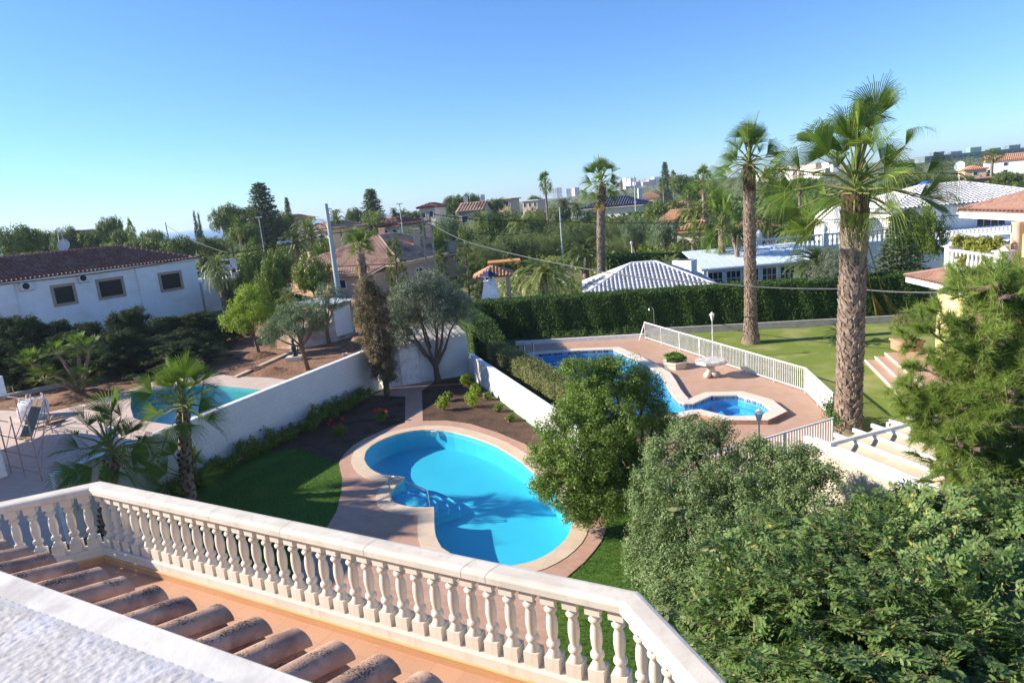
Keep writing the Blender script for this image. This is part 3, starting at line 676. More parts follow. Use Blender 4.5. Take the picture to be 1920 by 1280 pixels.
# ================================================================ HELPERS FOR BUILDINGS
def tiled(mb, A, B, C, Dd, pitch, r, course=.42, m=0, n=5, bed=1):
    A, B, C, Dd = [np.asarray(p, float) for p in (A, B, C, Dd)]
    e = (B-A); W_ = np.linalg.norm(e); e = e/W_
    nn = np.cross(e, Dd-A if np.linalg.norm(Dd-A) > .01 else C-A); nn /= np.linalg.norm(nn)
    if nn[2] < 0: nn = -nn
    upv = np.cross(nn, e)
    if upv[2] < 0: upv = -upv
    P2 = [((p-A)@e, (p-A)@upv) for p in (A, B, C, Dd)]
    lo = -nn*.05
    mb.add([A, B, C, Dd, A+lo, B+lo, C+lo, Dd+lo], np.array([[0,1,2,3],[7,6,5,4],[0,4,5,1],[1,5,6,2],[2,6,7,3],[3,7,4,0]]), bed)
    def ymax(s):
        out = []
        pts = P2+[P2[0]]
        for i in range(1, 4):
            (x0, y0), (x1, y1) = pts[i], pts[i+1]
            if abs(x1-x0) < 1e-6: continue
            f = (s-x0)/(x1-x0)
            if -1e-6 <= f <= 1+1e-6: out.append(y0+(y1-y0)*f)
        return max(out) if out else 0
    k = int(W_/pitch); off = (W_-k*pitch)/2+pitch/2
    V = []; F = []
    for i in range(k):
        s = off+i*pitch; Lh = ymax(s)
        if Lh < .05: continue
        nc = max(1, int(round(Lh/course)))
        cl = Lh/nc
        base = len(V)
        for c in range(nc):
            for (t, rr, dz) in ((c*cl-(.04 if c == 0 else 0), r*1.1, .035), ((c+1)*cl, r*.88, .0)):
                for j in range(n):
                    a = math.pi*j/(n-1)
                    V.append(A+e*(s+math.cos(a)*rr)+upv*t+nn*(math.sin(a)*rr+dz-.005))
        R_ = 2*nc
        for q in range(R_-1):
            for j in range(n-1): F.append([base+q*n+j, base+q*n+j+1, base+(q+1)*n+j+1, base+(q+1)*n+j])
    if F: mb.add(V, np.array(F), m, True)
def ridge(mb, p, q, r=.12, m=0): mb.tube([p, q], r, 7, m)
class House:
    def __init__(s, name, label, c, ang, l, d, h, wallm, roofm, cat='house', roof='hip', rise=.33, over=.45, pitch=.3, bedm=None, eavem=None, z0=0, course=.45, flat=False):
        s.c = np.array([c[0], c[1]]); s.a = ang; s.l, s.d, s.h, s.z0 = l, d, h, z0
        s.e = np.array([math.cos(ang), math.sin(ang)]); s.f = np.array([-math.sin(ang), math.cos(ang)])   # e along, f to the back
        s.t = thing(name, label, cat, (c[0], c[1], z0), ang)
        b = MB(); b.prism([s.w(x, y) for x, y in ((-l/2,-d/2),(l/2,-d/2),(l/2,d/2),(-l/2,d/2))], z0, z0+h); b.build('wall', wallm, s.t)
        if roof: s.roofb(roof, roofm, rise, over, pitch, bedm, eavem, course)
    def w(s, x, y, z=None):
        p = s.c+s.e*x+s.f*y; return (p[0], p[1]) if z is None else (p[0], p[1], s.z0+z)
    def roofb(s, roof, roofm, rise, over, pitch, bedm, eavem, course):
        L2, D2, h = s.l/2+over, s.d/2+over, s.h
        if roof == 'flat':
            b = MB(); b.prism([s.w(x, y) for x, y in ((-L2,-D2),(L2,-D2),(L2,D2),(-L2,D2))], s.z0+h+.003, s.z0+h+.3, bottom=True); b.build('roof', roofm, s.t); return
        b = MB(); b.prism([s.w(x, y) for x, y in ((-L2,-D2),(L2,-D2),(L2,D2),(-L2,D2))], s.z0+h+.003, s.z0+h+.16, bottom=True)
        b.build('eaves', eavem or roofm, s.t)
        b = MB(); h0 = h+.2
        if roof == 'hip':
            q = min(L2, D2); rz_ = h0+q*rise
            if L2 >= D2: r0, r1 = (-L2+D2, 0, rz_), (L2-D2, 0, rz_)
            else: r0, r1 = (0, -D2+L2, rz_), (0, D2-L2, rz_)
            c = [(-L2,-D2,h0),(L2,-D2,h0),(L2,D2,h0),(-L2,D2,h0)]
            if L2 >= D2: faces = [(c[0],c[1],r1,r0),(c[1],c[2],r1,r1),(c[2],c[3],r0,r1),(c[3],c[0],r0,r0)]
            else: faces = [(c[0],c[1],r0,r0),(c[1],c[2],r1,r0),(c[2],c[3],r1,r1),(c[3],c[0],r0,r1)]
            for F_ in faces: tiled(b, *[s.w(*p) for p in F_], pitch, pitch*.36, course)
            for p, q_ in ((c[0], r0), (c[3], r0 if L2 >= D2 else r1), (c[1], r1 if L2 >= D2 else r0), (c[2], r1), (r0, r1)):
                if np.linalg.norm(np.subtract(p, q_)) > .1: ridge(b, s.w(*p), s.w(*q_), .13)
        else:
            rz_ = h0+D2*rise; c = [(-L2,-D2,h0),(L2,-D2,h0),(L2,D2,h0),(-L2,D2,h0)]; r0, r1 = (-L2, 0, rz_), (L2, 0, rz_)
            tiled(b, *[s.w(*p) for p in (c[0],c[1],r1,r0)], pitch, pitch*.36, course); tiled(b, *[s.w(*p) for p in (c[2],c[3],r0,r1)], pitch, pitch*.36, course)
            ridge(b, s.w(*r0), s.w(*r1), .13)
            gb = MB()
            for sx in (-1, 1):
                x = sx*(s.l/2-.02); gb.add([s.w(x,-s.d/2,h),s.w(x,s.d/2,h),s.w(x,0,h+.1+s.d/2*rise)], [[0,1,2]])
            gb.build('gable', K['peach'] if roofm is K['claybr'] else K['offw'], s.t)
        s.rt = b.build('roof', [roofm, bedm or roofm], s.t); s.rz = rz_
    def side(s, sd, t, z, out=0.0):
        if sd == 'f': return np.array(s.w(t, -s.d/2-out, z)), np.array([*s.e, 0]), -np.array([*s.f, 0])
        if sd == 'b': return np.array(s.w(t, s.d/2+out, z)), -np.array([*s.e, 0]), np.array([*s.f, 0])
        if sd == 'l': return np.array(s.w(-s.l/2-out, t, z)), -np.array([*s.f, 0]), -np.array([*s.e, 0])
        return np.array(s.w(s.l/2+out, t, z)), np.array([*s.f, 0]), np.array([*s.e, 0])
    def win(s, sd, t, z, w_=1.1, h_=1.2, fm=None, gm=None, grid=0, name='window'):
        p, e, n_ = s.side(sd, t, z); return window(s.t, p, e, n_, w_, h_, fm, gm, grid, name)
def window(par, p, e, n_, w_, h_, fm=None, gm=None, grid=0, name='window', fw_=.1):
    z = np.array([0, 0, 1.0]); b = MB()
    for a, c in ((-1, 0), (1, 0)): b.beam(p+e*a*(w_/2)+n_*.02-z*(h_/2+fw_/2), p+e*a*(w_/2)+n_*.02+z*(h_/2+fw_/2), fw_, .1, upv=n_)
    for a in (-1, 1): b.beam(p+z*a*(h_/2)-e*(w_/2-fw_/2)+n_*.02, p+z*a*(h_/2)+e*(w_/2-fw_/2)+n_*.02, .1, fw_)
    f = b.build(name, fm or K['lwhite'], par)
    g_ = MB(); g_.beam(p-e*(w_/2-fw_/2)+n_*.01, p+e*(w_/2-fw_/2)+n_*.01, .03, h_-fw_); g_.build('pane', gm or K['glass'], f)
    if grid:
        gg = MB()
        for i in range(1, grid): gg.beam(p+e*(w_*(i/grid-.5))+n_*.04-z*(h_/2), p+e*(w_*(i/grid-.5))+n_*.04+z*(h_/2), .04, .04, upv=n_)
        gg.beam(p-e*w_/2+n_*.04+z*h_*.15, p+e*w_/2+n_*.04+z*h_*.15, .04, .04)
        gg.build('glazing_bar', fm or K['lwhite'], f)
    return f

# ================================================================ RIGHT NEIGHBOUR'S GARDEN OBJECTS
def railing(name, label, pts, h, z, m, group=None, post=1.9, pk=.115, legs=.08):
    t = thing(name, label, 'fence', (*pts[0][:2], z), 0, group)
    for i in range(len(pts)-1):
        a, b_ = np.array(pts[i][:2]), np.array(pts[i+1][:2]); Lg = np.linalg.norm(b_-a); d_ = (b_-a)/Lg
        npst = max(1, round(Lg/post)); q = MB()
        q.beam((*a, z+h), (*b_, z+h), .05, .05); q.beam((*a, z+legs+.03), (*b_, z+legs+.03), .035, .04)
        k = int(Lg/pk)
        for j in range(1, k):
            p = a+d_*(j*Lg/k); q.beam((*p, z+legs+.05), (*p, z+h-.025), .028, .028, upv=(1, 0, 0))
        q.build('fence_panel', m, t)
        for j in range(npst+(1 if i == len(pts)-2 else 0)):
            p = a+d_*(j*Lg/npst); w_ = MB(); w_.beam((*p, z), (*p, z+h+.03), .055, .055, upv=(1, 0, 0)); w_.build('post', m, t)
    return t
F0 = np.array([8.22, 39.8]); F1 = np.array([12.25, 26.8]); F2 = np.array([11.65, 23.25]); F3 = np.array([10.45, 20.85]); F4 = np.array([6.45, 19.1])
rl = railing('white_railing', 'long white metal railing between the terracotta deck and the lawn with palms', [F0, F1, F2], 1.06, .02, K['lwhite'])
q = MB(); q.beam((*F0, 1.05), (*(F0+[-.45, -.35]), .05), .04, .04); q.build('brace', K['lwhite'], rl)
railing('white_railing', 'short white metal railing at the near edge of the deck beside the awning', [F3, F4, [4.2, 18.4]], 1.0, .02, K['lwhite'])
def lamp_post(p, label, h, group, sc_=1.0):
    t = thing('lamp_post', label, 'lamp post', p, 0, group)
    q = MB(); q.lathe([(.0,0),(.11,0),(.11,.05),(.07,.1),(.06,.25),(.075,.28),(.035,.34),(.03,h*.55),(.042,h*.56),(.026,h*.58),(.024,h-.48),(.05,h-.46),(.05,h-.42),(.02,h-.4)], p, 12); q.build('pole', K['castw'], t)
    q = MB(); q.lathe([(.05,h-.42),(.06,h-.4),(.12,h-.16),(.125,h-.15)], p, 6, smooth=False); q.build('lantern_glass', mat('milky_glass', (.7, .7, .68), .3) if 'milky' not in K else K['milky'], t)
    q = MB(); q.lathe([(.14,h-.155),(.15,h-.14),(.06,h-.05),(.02,h-.03),(.025,h-.01),(0,h+.03)], p, 6, smooth=False)
    q.lathe([(.0,h-.155),(.14,h-.155)], p, 6, smooth=False); q.build('lantern_roof', K['castw'], t)
    return t
K['milky'] = mat('milky_lamp_glass', (.7, .7, .68), .3)
lamp_post(G(1337, 672, .02), 'tall cream garden lamp post beside the long railing and round table', 2.5, 'garden lamp posts round the right hand pool')
_p = G(1423, 765, 2.45); lamp_post(np.array([_p[0], _p[1], .02]), 'tall cream garden lamp post rising from the bushes in front of the octagonal pool end', 2.42, 'garden lamp posts round the right hand pool')
# round stone table
c = G(1334, 706, .02); t = thing('garden_table', 'weathered stone table with mosaic top on a base of rocks', 'table', c)
q = MB(); N_ = 8; P = [c[:2]+np.array([math.cos(a+.2), math.sin(a+.2)*.95])*.78 for a in np.arange(N_)*2*math.pi/N_]; q.prism(P, .72, .84, bottom=True); q.prism(offset(P, -.08), .84, .86)
q.build('table_top', mat('mosaic_stone', (.62, .57, .52), .8, (.4, .36, .33), 9, c3=(.7, .67, .62), sc3=5), t)
for i, (dx, dy, r_, z_) in enumerate([(-.22,-.1,.2,.12),(.15,-.15,.22,.12),(0,.12,.24,.16),(.3,.05,.16,.1),(-.02,-.02,.22,.42),(.02,.02,.3,.62)]):
    q = MB(); q.ball((c[0]+dx, c[1]+dy, z_+.02), r_, 9, sc3=(1, 1, .75 if i < 5 else .4), noise=.12); q.build('base_rock', K['rock'] if i % 2 else K['cast'], t)
# planter
c = G(1266, 688, .02); t = thing('stone_planter', 'low pale stone planter full of bright green succulents on the deck', 'planter', c)
P = [c[:2]+np.array([math.cos(a), math.sin(a)])*.62 for a in np.arange(6)*math.pi/3+.3]; q = MB(); q.prism(P, .02, .3, holes=[offset(P, -.12)]); q.prism(offset(P, .05), .26, .36, bottom=True, holes=[offset(P, -.12)]); q.build('bowl', K['cope2'], t)
q = MB(); q.prism(offset(P, -.12), .25, .3); q.build('soil', K['soil'], t)
PLANTER = (c, t)
# outdoor shower
a = G(1228, 640, .02); t = thing('outdoor_shower', 'thin steel shower pole with curved head in front of the hedge', 'shower', a)
q = MB(); q.tube([a, a+[0,0,1.9], a+[-.05,0,2.05], a+[-.14,0,2.13], a+[-.24,0,2.1], a+[-.27,0,2.0]], .022, 7); q.build('pole', K['chrome'], t)
q = MB(); q.lathe([(.02,.0),(.06,-.07),(.055,-.09),(0,-.09)], a+[-.27,0,2.0], 10); q.build('shower_head', K['chrome'], t)
# pool ladder
a = G(982, 662, .1); b_ = G(999, 660, .1); t = thing('pool_ladder', 'chrome ladder handles at the far corner of the deep blue pool', 'ladder', a)
for p in (a, b_):
    q = MB(); q.tube([p+[0,.0,-.1], p+[0,0,.55], p+[.02,-.12,.68], p+[.04,-.3,.68], p+[.05,-.42,.5], p+[.05,-.45,-.6]], .022, 7); q.build('handle', K['chrome'], t)
# low retaining wall in front of hedge, steps, potted bush
wall('retaining_wall', 'low rough concrete wall between the lawn and the tall hedge', (8.8, 40.7), (25, 37.9), .22, .38, K['grout'], K['grout'], 0)
wall('planting_kerb', 'low pale kerb edging the plants behind the blue pool', (.2, 41.3), (8.2, 40.1), .18, .22, K['castw'], K['castw'], 0)
st = thing('garden_steps', 'brick garden steps with white nosings going up from the lawn', 'steps', G(1640, 700))
s0 = np.array(G(1622, 681)[:2]); s1 = np.array(G(1656, 716)[:2]); sdv = (s1-s0)/np.linalg.norm(s1-s0); sn = np.array([-sdv[1], sdv[0]]); sn = sn if sn[0] > 0 else -sn
for k_ in range(3):
    a, b2 = s0+sn*.42*k_, s0+sn*.42*k_+sdv*(6.5); c2 = b2+sn*(2.5-.42*k_); d2 = a+sn*(2.5-.42*k_)
    q = MB(); q.prism([a, b2, c2, d2], .17*k_, .17*(k_+1)); tr_ = q.build('tread', K['deck'], st)
    q = MB(); q.beam((*a, .17*(k_+1)-.02), (*b2, .17*(k_+1)-.02), .06, .05); q.build('nosing', K['castw'], tr_)
c = G(1688, 673); c = c+np.array([.6, .5, 0]); t = thing('potted_bush', 'round clipped bush in a square terracotta pot above the brick steps', 'potted plant', (c[0], c[1], .3))
q = MB(); q.prism([(c[0]-.5,c[1]-.5),(c[0]+.5,c[1]-.5),(c[0]+.5,c[1]+.5),(c[0]-.5,c[1]+.5)], .3, .78); q.prism([(c[0]-.56,c[1]-.56),(c[0]+.56,c[1]-.56),(c[0]+.56,c[1]+.56),(c[0]-.56,c[1]+.56)], .72, .82, bottom=True); q.build('pot', K['terrpot'], t)
POTB = (c, t)
# awning pergola in the near right corner
Z_ = 2.5
a0, a1 = G(1528, 823, Z_), G(1760, 916, Z_); dv = (a1-a0); Lr = np.linalg.norm(dv); dv /= Lr; cv = np.array([-dv[1], dv[0], 0]); cv = cv if cv[0] > 0 else -cv
t = thing('awning_pergola', 'white framed pergola with sagging cream cloth awning near the big palm', 'pergola', (*a0[:2], 0))
for k_ in range(9):
    p = a0+cv*.62*k_+dv*(.0-.12*k_*0); q = MB(); q.beam(p, p+dv*(Lr+1.5), .06, .1); q.build('rafter', K['lwhite'], t)
    if k_ < 8:
        V = []; n_ = 9
        for i in range(20):
            for j in range(n_):
                f = j/(n_-1); e = p+dv*(.1+(Lr+1.3)*i/19)+cv*(.03+.56*f); V.append((e[0], e[1], Z_-.04-.11*math.sin(math.pi*f)-.01*math.sin(i*1.3)))
        q = MB(); q.add(V, np.array([[i*n_+j, i*n_+j+1, (i+1)*n_+j+1, (i+1)*n_+j] for i in range(19) for j in range(n_-1)]), 0, True); q.build('awning_cloth', K['fabric'], t)
for f in (.62, 3.0, 5.2):
    p = a0+dv*f; q = MB(); q.beam(p-cv*.15+[0,0,.1], p+cv*5.3+[0,0,.1], .07, .09); q.build('cross_beam', K['castw'], t)
q = MB(); q.beam(a0-cv*.12-dv*.2-[0,0,.06], a0-cv*.12+dv*(Lr+1.6)-[0,0,.06], .14, .22); q.build('edge_beam', K['lwhite'], t)
b = MB(); e0 = a0-cv*.1-dv*.1; e1 = a0-cv*.1+dv*(Lr+2); b.prism([e0[:2], e1[:2], (e1+cv*.2)[:2], (e0+cv*.2)[:2]], 0, 2.3); b.build('side_wall', mat('sand_render', (.56, .49, .4), .9, (.5, .43, .35), 1.5, bs=20, bst=.3), t)
for k_ in (0, 4, 8):
    p = a0+cv*.62*k_; q = MB(); q.beam((p[0], p[1], 0), (p[0], p[1], Z_-.05), .12, .12, upv=(1, 0, 0)); q.build('post', K['lwhite'], t)

# ---------------------------------------------------------------- pale yellow house on the right
al = R(9.6); yd = np.array([-math.sin(-al)*-1, 0])   # facade direction
fd = np.array([math.sin(R(9.8)), math.cos(R(9.8))]); fr = np.array([fd[1], -fd[0]])      # along facade away from camera / inwards (to the right)
t = thing('villa', 'pale yellow villa with rose tiled roofs and white balcony on the right edge', 'house', (24, 27, 0))
A0 = G(1772, 505, 4.35)[:2]      # far corner of balcony at roof level
B0 = G(1870, 540, 4.35)[:2]
fd = np.array([math.sin(R(4)), math.cos(R(4))]); fr = np.array([fd[1], -fd[0]]); B0 = A0-fd*3.6
EF = G(1696, 517, 3.9)[:2]; ec, es = float((EF-A0)@fr), float(-(EF-A0)@fd)
yp = lambda s, c: A0-fd*s+fr*c   # s: towards the camera, c: inwards
b = MB(); b.prism([yp(-.6, 0.06), yp(3.7, .06), yp(3.7, 9), yp(-.6, 9)], 0, 4.22); b.prism([yp(3.7, 1.2), yp(16, 1.2), yp(16, 9), yp(3.7, 9)], 0, 4.2)
b.build('wall', K['ylw'], t)
b = MB(); b.prism([yp(-.05, 0), yp(3.75, 0), yp(3.75, 3), yp(-.05, 3)], 4.1, 4.35, bottom=True); b.build('balcony_floor', K['ylw'], t)
b = MB(); b.prism([yp(-.4, 3.0), yp(12, 3.0), yp(12, 9), yp(-.4, 9)], 4.35, 6.75); b.build('upper_wall', K['cream'], t)
b = MB(); b.prism([yp(-.4, 2.97), yp(12, 2.97), yp(12, 3), yp(-.4, 3)], 6.1, 6.76); b.build('frieze', K['ylw'], t)
# lower skirt roof
rb = MB()
def qd(mb, f, pitch=.26): tiled(mb, *f, pitch, .085, .5)
z1, z2 = 3.9, 4.34
P_ = lambda s, c, z: (*yp(s, c), z)
qd(rb, (P_(6.4, ec, z1), P_(es, ec, z1), P_(0, 0, z2), P_(6.4, 0, z2)), .21)
qd(rb, (P_(es, ec, z1), P_(es, 6, z1), P_(0, 6, z2), P_(0, 0, z2)), .21)
ridge(rb, P_(es, ec, z1+.05), P_(0, 0, z2+.05), .08); rb.build('lower_roof', [K['clayyh'], K['clayyh']], t)
b = MB(); b.prism([yp(es+.04, ec+.04), yp(6.35, ec+.04), yp(6.35, ec+.2), yp(es+.2, ec+.2), yp(es+.2, 6), yp(es+.04, 6)], z1-.3, z1-.07, bottom=True)
b.prism([yp(es+.21, ec+.21), yp(6.3, ec+.21), yp(6.3, .0), yp(es+.21, 0)], z1-.2, z1-.09, bottom=True); b.build('fascia', K['lwhite'], t)
# small porch roof lower down
rb = MB(); qd(rb, (P_(9, -1.5, 2.7), P_(3.4, -1.5, 2.7), P_(3.4, -.1, 3.15), P_(9, -.1, 3.15)), .21); rb.build('porch_roof', [K['clayyh'], K['clayyh']], t)
# upper roof
U = [G(1795, 397, 6.75)[:2]]; u0 = (U[0]-A0)@fr; s0_ = -(U[0]-A0)@fd
rb = MB(); zu = 6.8
qd(rb, (P_(13, u0, zu), P_(s0_, u0, zu), P_(s0_+4, u0+4, zu+1.35), P_(13, u0+4, zu+1.35)))
qd(rb, (P_(s0_, u0, zu), P_(s0_, u0+9, zu), P_(s0_+4, u0+5, zu+1.35), P_(s0_+4, u0+4, zu+1.35)))
ridge(rb, P_(s0_, u0, zu+.05), P_(s0_+4, u0+4, zu+1.4), .1); rb.build('upper_roof', [K['clayyh'], K['clayyh']], t)
b = MB(); b.prism([yp(s0_+.05, u0+.05), yp(13, u0+.05), yp(13, u0+5), yp(s0_+.05, u0+5)], zu-.34, zu-.03, bottom=True)
b.prism([yp(s0_-.03, u0-.03), yp(13, u0-.03), yp(13, u0+5), yp(s0_-.03, u0+5)], zu-.16, zu-.1, bottom=True); b.build('cornice', K['lwhite'], t)
c_ = yp(2.7, 1.2); q = MB(); q.lathe([(.24,4.35),(.24,4.5),(.19,4.55),(.18,6.3),(.22,6.4),(.22,6.47)], (*c_, 0), 16); q.build('column', mat('peach_column', (.72, .5, .36), .8), t)
for s_ in (5.5, 8.5):
    p = np.array((*yp(s_, 2.98), 5.4)); window(t, p, np.array([*fd, 0]), np.array([*(-fr), 0]), 1.3, 1.9)
# balcony balustrade (its own thing), with plants
yb = thing('balcony_balustrade', 'white balcony balustrade with square pillars on the pale yellow villa', 'balustrade', (*A0, 4.35))
def pillar(p, z0, h, w_=.3, par=yb):
    q = MB(); x, y = p; q.box((x-w_/2, y-w_/2, z0), (x+w_/2, y+w_/2, z0+h)); q.box((x-w_*.68, y-w_*.68, z0+h), (x+w_*.68, y+w_*.68, z0+h+.07))
    q.lathe([(w_*.68,z0+h+.07),(.02,z0+h+.24)], (x, y, 0), 4, smooth=False); q.build('pillar', K['lwhite'], par)
def yrun(a, b_, n):
    q = MB(); q.beam((*a, 5.22), (*b_, 5.22), .2, .09); q.build('handrail', K['lwhite'], yb); q = MB(); q.beam((*a, 4.43), (*b_, 4.43), .2, .12); q.build('plinth', K['lwhite'], yb)
    for k_ in range(n):
        p = a+(b_-a)*(k_+.8)/(n+.6); q = MB(); q.lathe([(.05,4.49),(.06,4.53),(.04,4.58),(.085,4.7),(.08,4.82),(.045,4.98),(.04,5.03),(.06,5.08),(.06,5.18)], (*p, 0), 8); q.build('baluster', K['lwhite'], yb)
pa, pb, pc_ = yp(.1, .12), yp(3.6, .12), yp(.1, 2.9)
yrun(pa, pb, 12); yrun(pa, pc_, 8); pillar(pa, 4.35, 1.0); pillar(pb, 3.2, 2.2, .42); pillar(yp(.1, 1.9), 4.35, 1.15)
YBAL = (pa, pb)

# ---------------------------------------------------------------- left neighbour: corner of the house, scaffold, building clutter
nh = thing('building_site_house', 'unfinished white house at the left edge, only its column and slab corner in view', 'house', (-24, 18, 0))
d0 = np.array([math.sin(R(117)), math.cos(R(117))]); d1 = np.array([d0[1], -d0[0]]); d1 = d1 if d1[1] < 0 else -d1
Ec = np.array([-17.2, 19.6]); q = MB()
q.prism([Ec, Ec+d1*6.2, Ec+d1*6.2-d0*12, Ec-d0*12], 0, 7.0)
q.prism([Ec+d1*6.2+d0*.3, Ec+d1*13+d0*.3, Ec+d1*13-d0*12, Ec+d1*6.2-d0*12], 0, 9.0); q.build('wall', K['white'], nh)
cb = G(7, 893); q = MB(); q.lathe([(.26,0),(.26,.02),(.24,.1),(.24,2.75)], (cb[0]-.15, cb[1], 0), 18); q.build('column', K['lwhite'], nh)
sc_ = G(13, 738, 2.8); q = MB(); q.prism([sc_[:2], sc_[:2]-d1*0-d0*7, sc_[:2]-d0*7+d1*7, sc_[:2]+d1*4.2], 2.75, 3.6, bottom=True); q.build('porch_slab', K['lwhite'], nh)
sf = thing('scaffold_tower', 'rusty tubular scaffold tower at the left edge beside the white bag', 'scaffold', G(60, 890))
A1, B1, C1 = G(80, 903), G(48, 895), G(99, 812); D1 = B1+(C1-A1)
for p in (A1, B1, C1, D1):
    hgt = 2.75 if p is A1 else (2.55 if p is B1 else 1.75); q = MB(); q.tube([p, p+[0, 0, hgt]], .026, 7); q.build('upright', K['rust'], sf)
for (p, q_, zz) in [(A1,B1,.35),(A1,B1,1.0),(A1,B1,1.65),(A1,B1,2.3),(C1,D1,.35),(C1,D1,1.0),(C1,D1,1.6),(A1,C1,1.65),(B1,D1,1.65),(A1,C1,.9)]:
    q = MB(); q.tube([p+[0,0,zz], q_+[0,0,zz]], .018, 6); q.build('rung', K['rust'], sf)
for (p, q_) in [(A1+[0,0,.3], C1+[0,0,1.6]), (A1+[0,0,1.6], C1+[0,0,.3]), (B1+[0,0,1.6], D1+[0,0,.4])]:
    q = MB(); q.tube([p, q_], .015, 6); q.build('diagonal_brace', K['rust'], sf)
for f in (.25, .6):
    q = MB(); q.beam(A1*(1-f)+B1*f+[0,0,1.68], C1*(1-f)+D1*f+[0,0,1.68], .2, .04); q.build('platform_board', K['wood'], sf)
lv = (B1-A1)/np.linalg.norm(B1-A1)
for p, zz in ((B1,.35),(B1,1.0),(B1,1.65),(B1,2.3),(D1,1.0),(D1,1.6)):
    q = MB(); q.tube([p+[0,0,zz], p+lv*2.4+[0,0,zz]], .018, 6); q.build('rung', K['rust'], sf)
for p, hg in ((B1+lv*1.1, 2.6), (B1+lv*2.2, 2.9), (D1+lv*1.6, 2.2)):
    q = MB(); q.tube([p, p+[0,0,hg]], .026, 7); q.build('upright', K['rust'], sf)
q = MB(); q.tube([B1+[0,0,2.3], B1+lv*1.1+[0,0,1.0]], .015, 6); q.build('diagonal_brace', K['rust'], sf)
# big bag
c = G(66, 783); t = MB()
V = []; n_ = 20
for i, (zz, rr) in enumerate([(0,.5),(.15,.6),(.5,.64),(.8,.6),(.95,.5),(1.0,.3),(.93,.1)]):
    for j in range(n_):
        a = 2*math.pi*j/n_; sq = 1/max(abs(math.cos(a)), abs(math.sin(a)))**.6; k = 1+random.uniform(-.07, .07)
        V.append((c[0]+rr*sq*k*math.cos(a), c[1]+rr*sq*k*math.sin(a), zz+random.uniform(-.04, .06)*(i > 2)))
F = [[i*n_+j, i*n_+(j+1) % n_, (i+1)*n_+(j+1) % n_, (i+1)*n_+j] for i in range(6) for j in range(n_)]
bg_ = thing('bulk_bag', 'large white woven bulk bag standing on the pavers behind the scaffold', 'bag', c)
t.add(V, np.array(F), 0, True); t.build('bag_body', mat('woven_white_plastic', (.72, .74, .78), .6, (.6, .62, .68), 6, bs=12, bst=.6), bg_)
for k_ in range(4):
    a = k_*math.pi/2+.7; p = c+[math.cos(a)*.5, math.sin(a)*.5, .93]; q = MB(); q.tube([p, p+[.05,.05,.28], p+[-.12*math.sin(a),.12*math.cos(a),.3], p+[-.16*math.sin(a),.16*math.cos(a),.0]], .025, 5); q.build('lifting_loop', K['plast'], bg_)
for k_, (dx, dy, ln, an, lb) in enumerate([(0,0,1.9,.9,'longest timber batten, lowest in the pile by the bulk bag'),(.25,.1,1.7,1.1,'grey timber batten lying across the pile by the bulk bag'),(-.2,.15,1.5,.7,'short timber batten at the back of the pile by the bulk bag'),(.1,.35,1.6,2.0,'timber batten crossing the others in the pile by the bulk bag'),(.35,-.1,1.4,.95,'timber batten at the near side of the pile by the bulk bag')]):
    p = G(83, 800)+np.array([dx, dy, .05+.07*k_]); e = np.array([math.cos(an), math.sin(an), 0])*ln/2; q = MB(); q.beam(p-e, p+e, .12, .05)
    tag(q.build('timber_batten', K['wood'], origin=p), lb, 'timber', 'timber battens by the bulk bag')
def bucket(p, label, r=.17, h=.3, m=None):
    t = thing('bucket', label, 'bucket', p); q = MB(); q.lathe([(0,.01),(r*.8,.01),(r,h),(r*1.06,h),(r*1.06,h-.03),(r*.94,h-.02),(r*.76,.03)], p, 14); q.build('bucket_body', m or K['plast'], t)
    q = MB(); q.tube([p+[r,0,h], p+[r*.8,0,h+.1], p+[0,0,h+.15], p+[-r*.8,0,h+.1], p+[-r,0,h]], .008, 5); q.build('handle', K['chrome'], t)
bucket(G(258, 716), 'white plastic bucket on the dark earth left of the teal pool', .2, .36)
bucket(G(648, 671), 'white bucket with red band on the earth beside the white wall', .17, .32, mat('white_red_plastic', (.7, .45, .42), .5, (.75, .7, .7), 3))
# cast iron hand pump on its stone block
c = G(554, 675); t = thing('garden_statue', 'dark green cast figure fountain on a pale stone block by the olive tree', 'statue', c)
q = MB(); q.box((c[0]-.55,c[1]-.35,0), (c[0]+.5,c[1]+.4,.28)); q.build('pedestal', K['cope2'], t)
q = MB(); q.lathe([(.22,.28),(.2,.34),(.1,.42),(.13,.6),(.17,.8),(.13,1.0),(.1,1.12),(.06,1.16),(.1,1.25),(.1,1.36),(.05,1.44),(0,1.45)], c, 12); q.tube([c+[.12,0,1.05], c+[.28,.05,.85], c+[.2,.1,.7]], .04, 6); q.tube([c+[-.12,0,1.05], c+[-.26,-.05,1.2]], .04, 6)
q.build('figure', mat('dark_bronze', (.03, .05, .045), .5, metal=.3), t)
# tall shed with peeling wall
s0 = G(628, 641)[:2]; s1 = G(664, 630)[:2]; e = (s1-s0)/np.linalg.norm(s1-s0); n_ = np.array([-e[1], e[0]])
t = thing('block_shed', 'tall narrow white shed with peeling plaster and pale roof behind the olive trees', 'shed', (*s0, 0))
peel = mat('peeling_plaster', (.62, .56, .52), .9, (.42, .3, .22), 1.5, bs=8, bst=.4, c3=(.35, .22, .15), sc3=1.2)
q = MB(); q.prism([s0, s1+e*.2, s1+e*.2+n_*3.2, s0+n_*3.2], 0, 2.75); q.build('wall', peel, t)
q = MB(); q.beam((*(s0+e*.25-n_*.01), 1.4), (*(s1-e*.05-n_*.01), 1.4), .04, 2.1); q.build('rendered_panel', K['white'], t)
q = MB(); q.prism([s0-e*2.6+n_*.9, s0, s0+n_*3.0, s0-e*2.6+n_*3.2], 0, 1.5); q.build('side_room', peel, t)
q = MB(); 
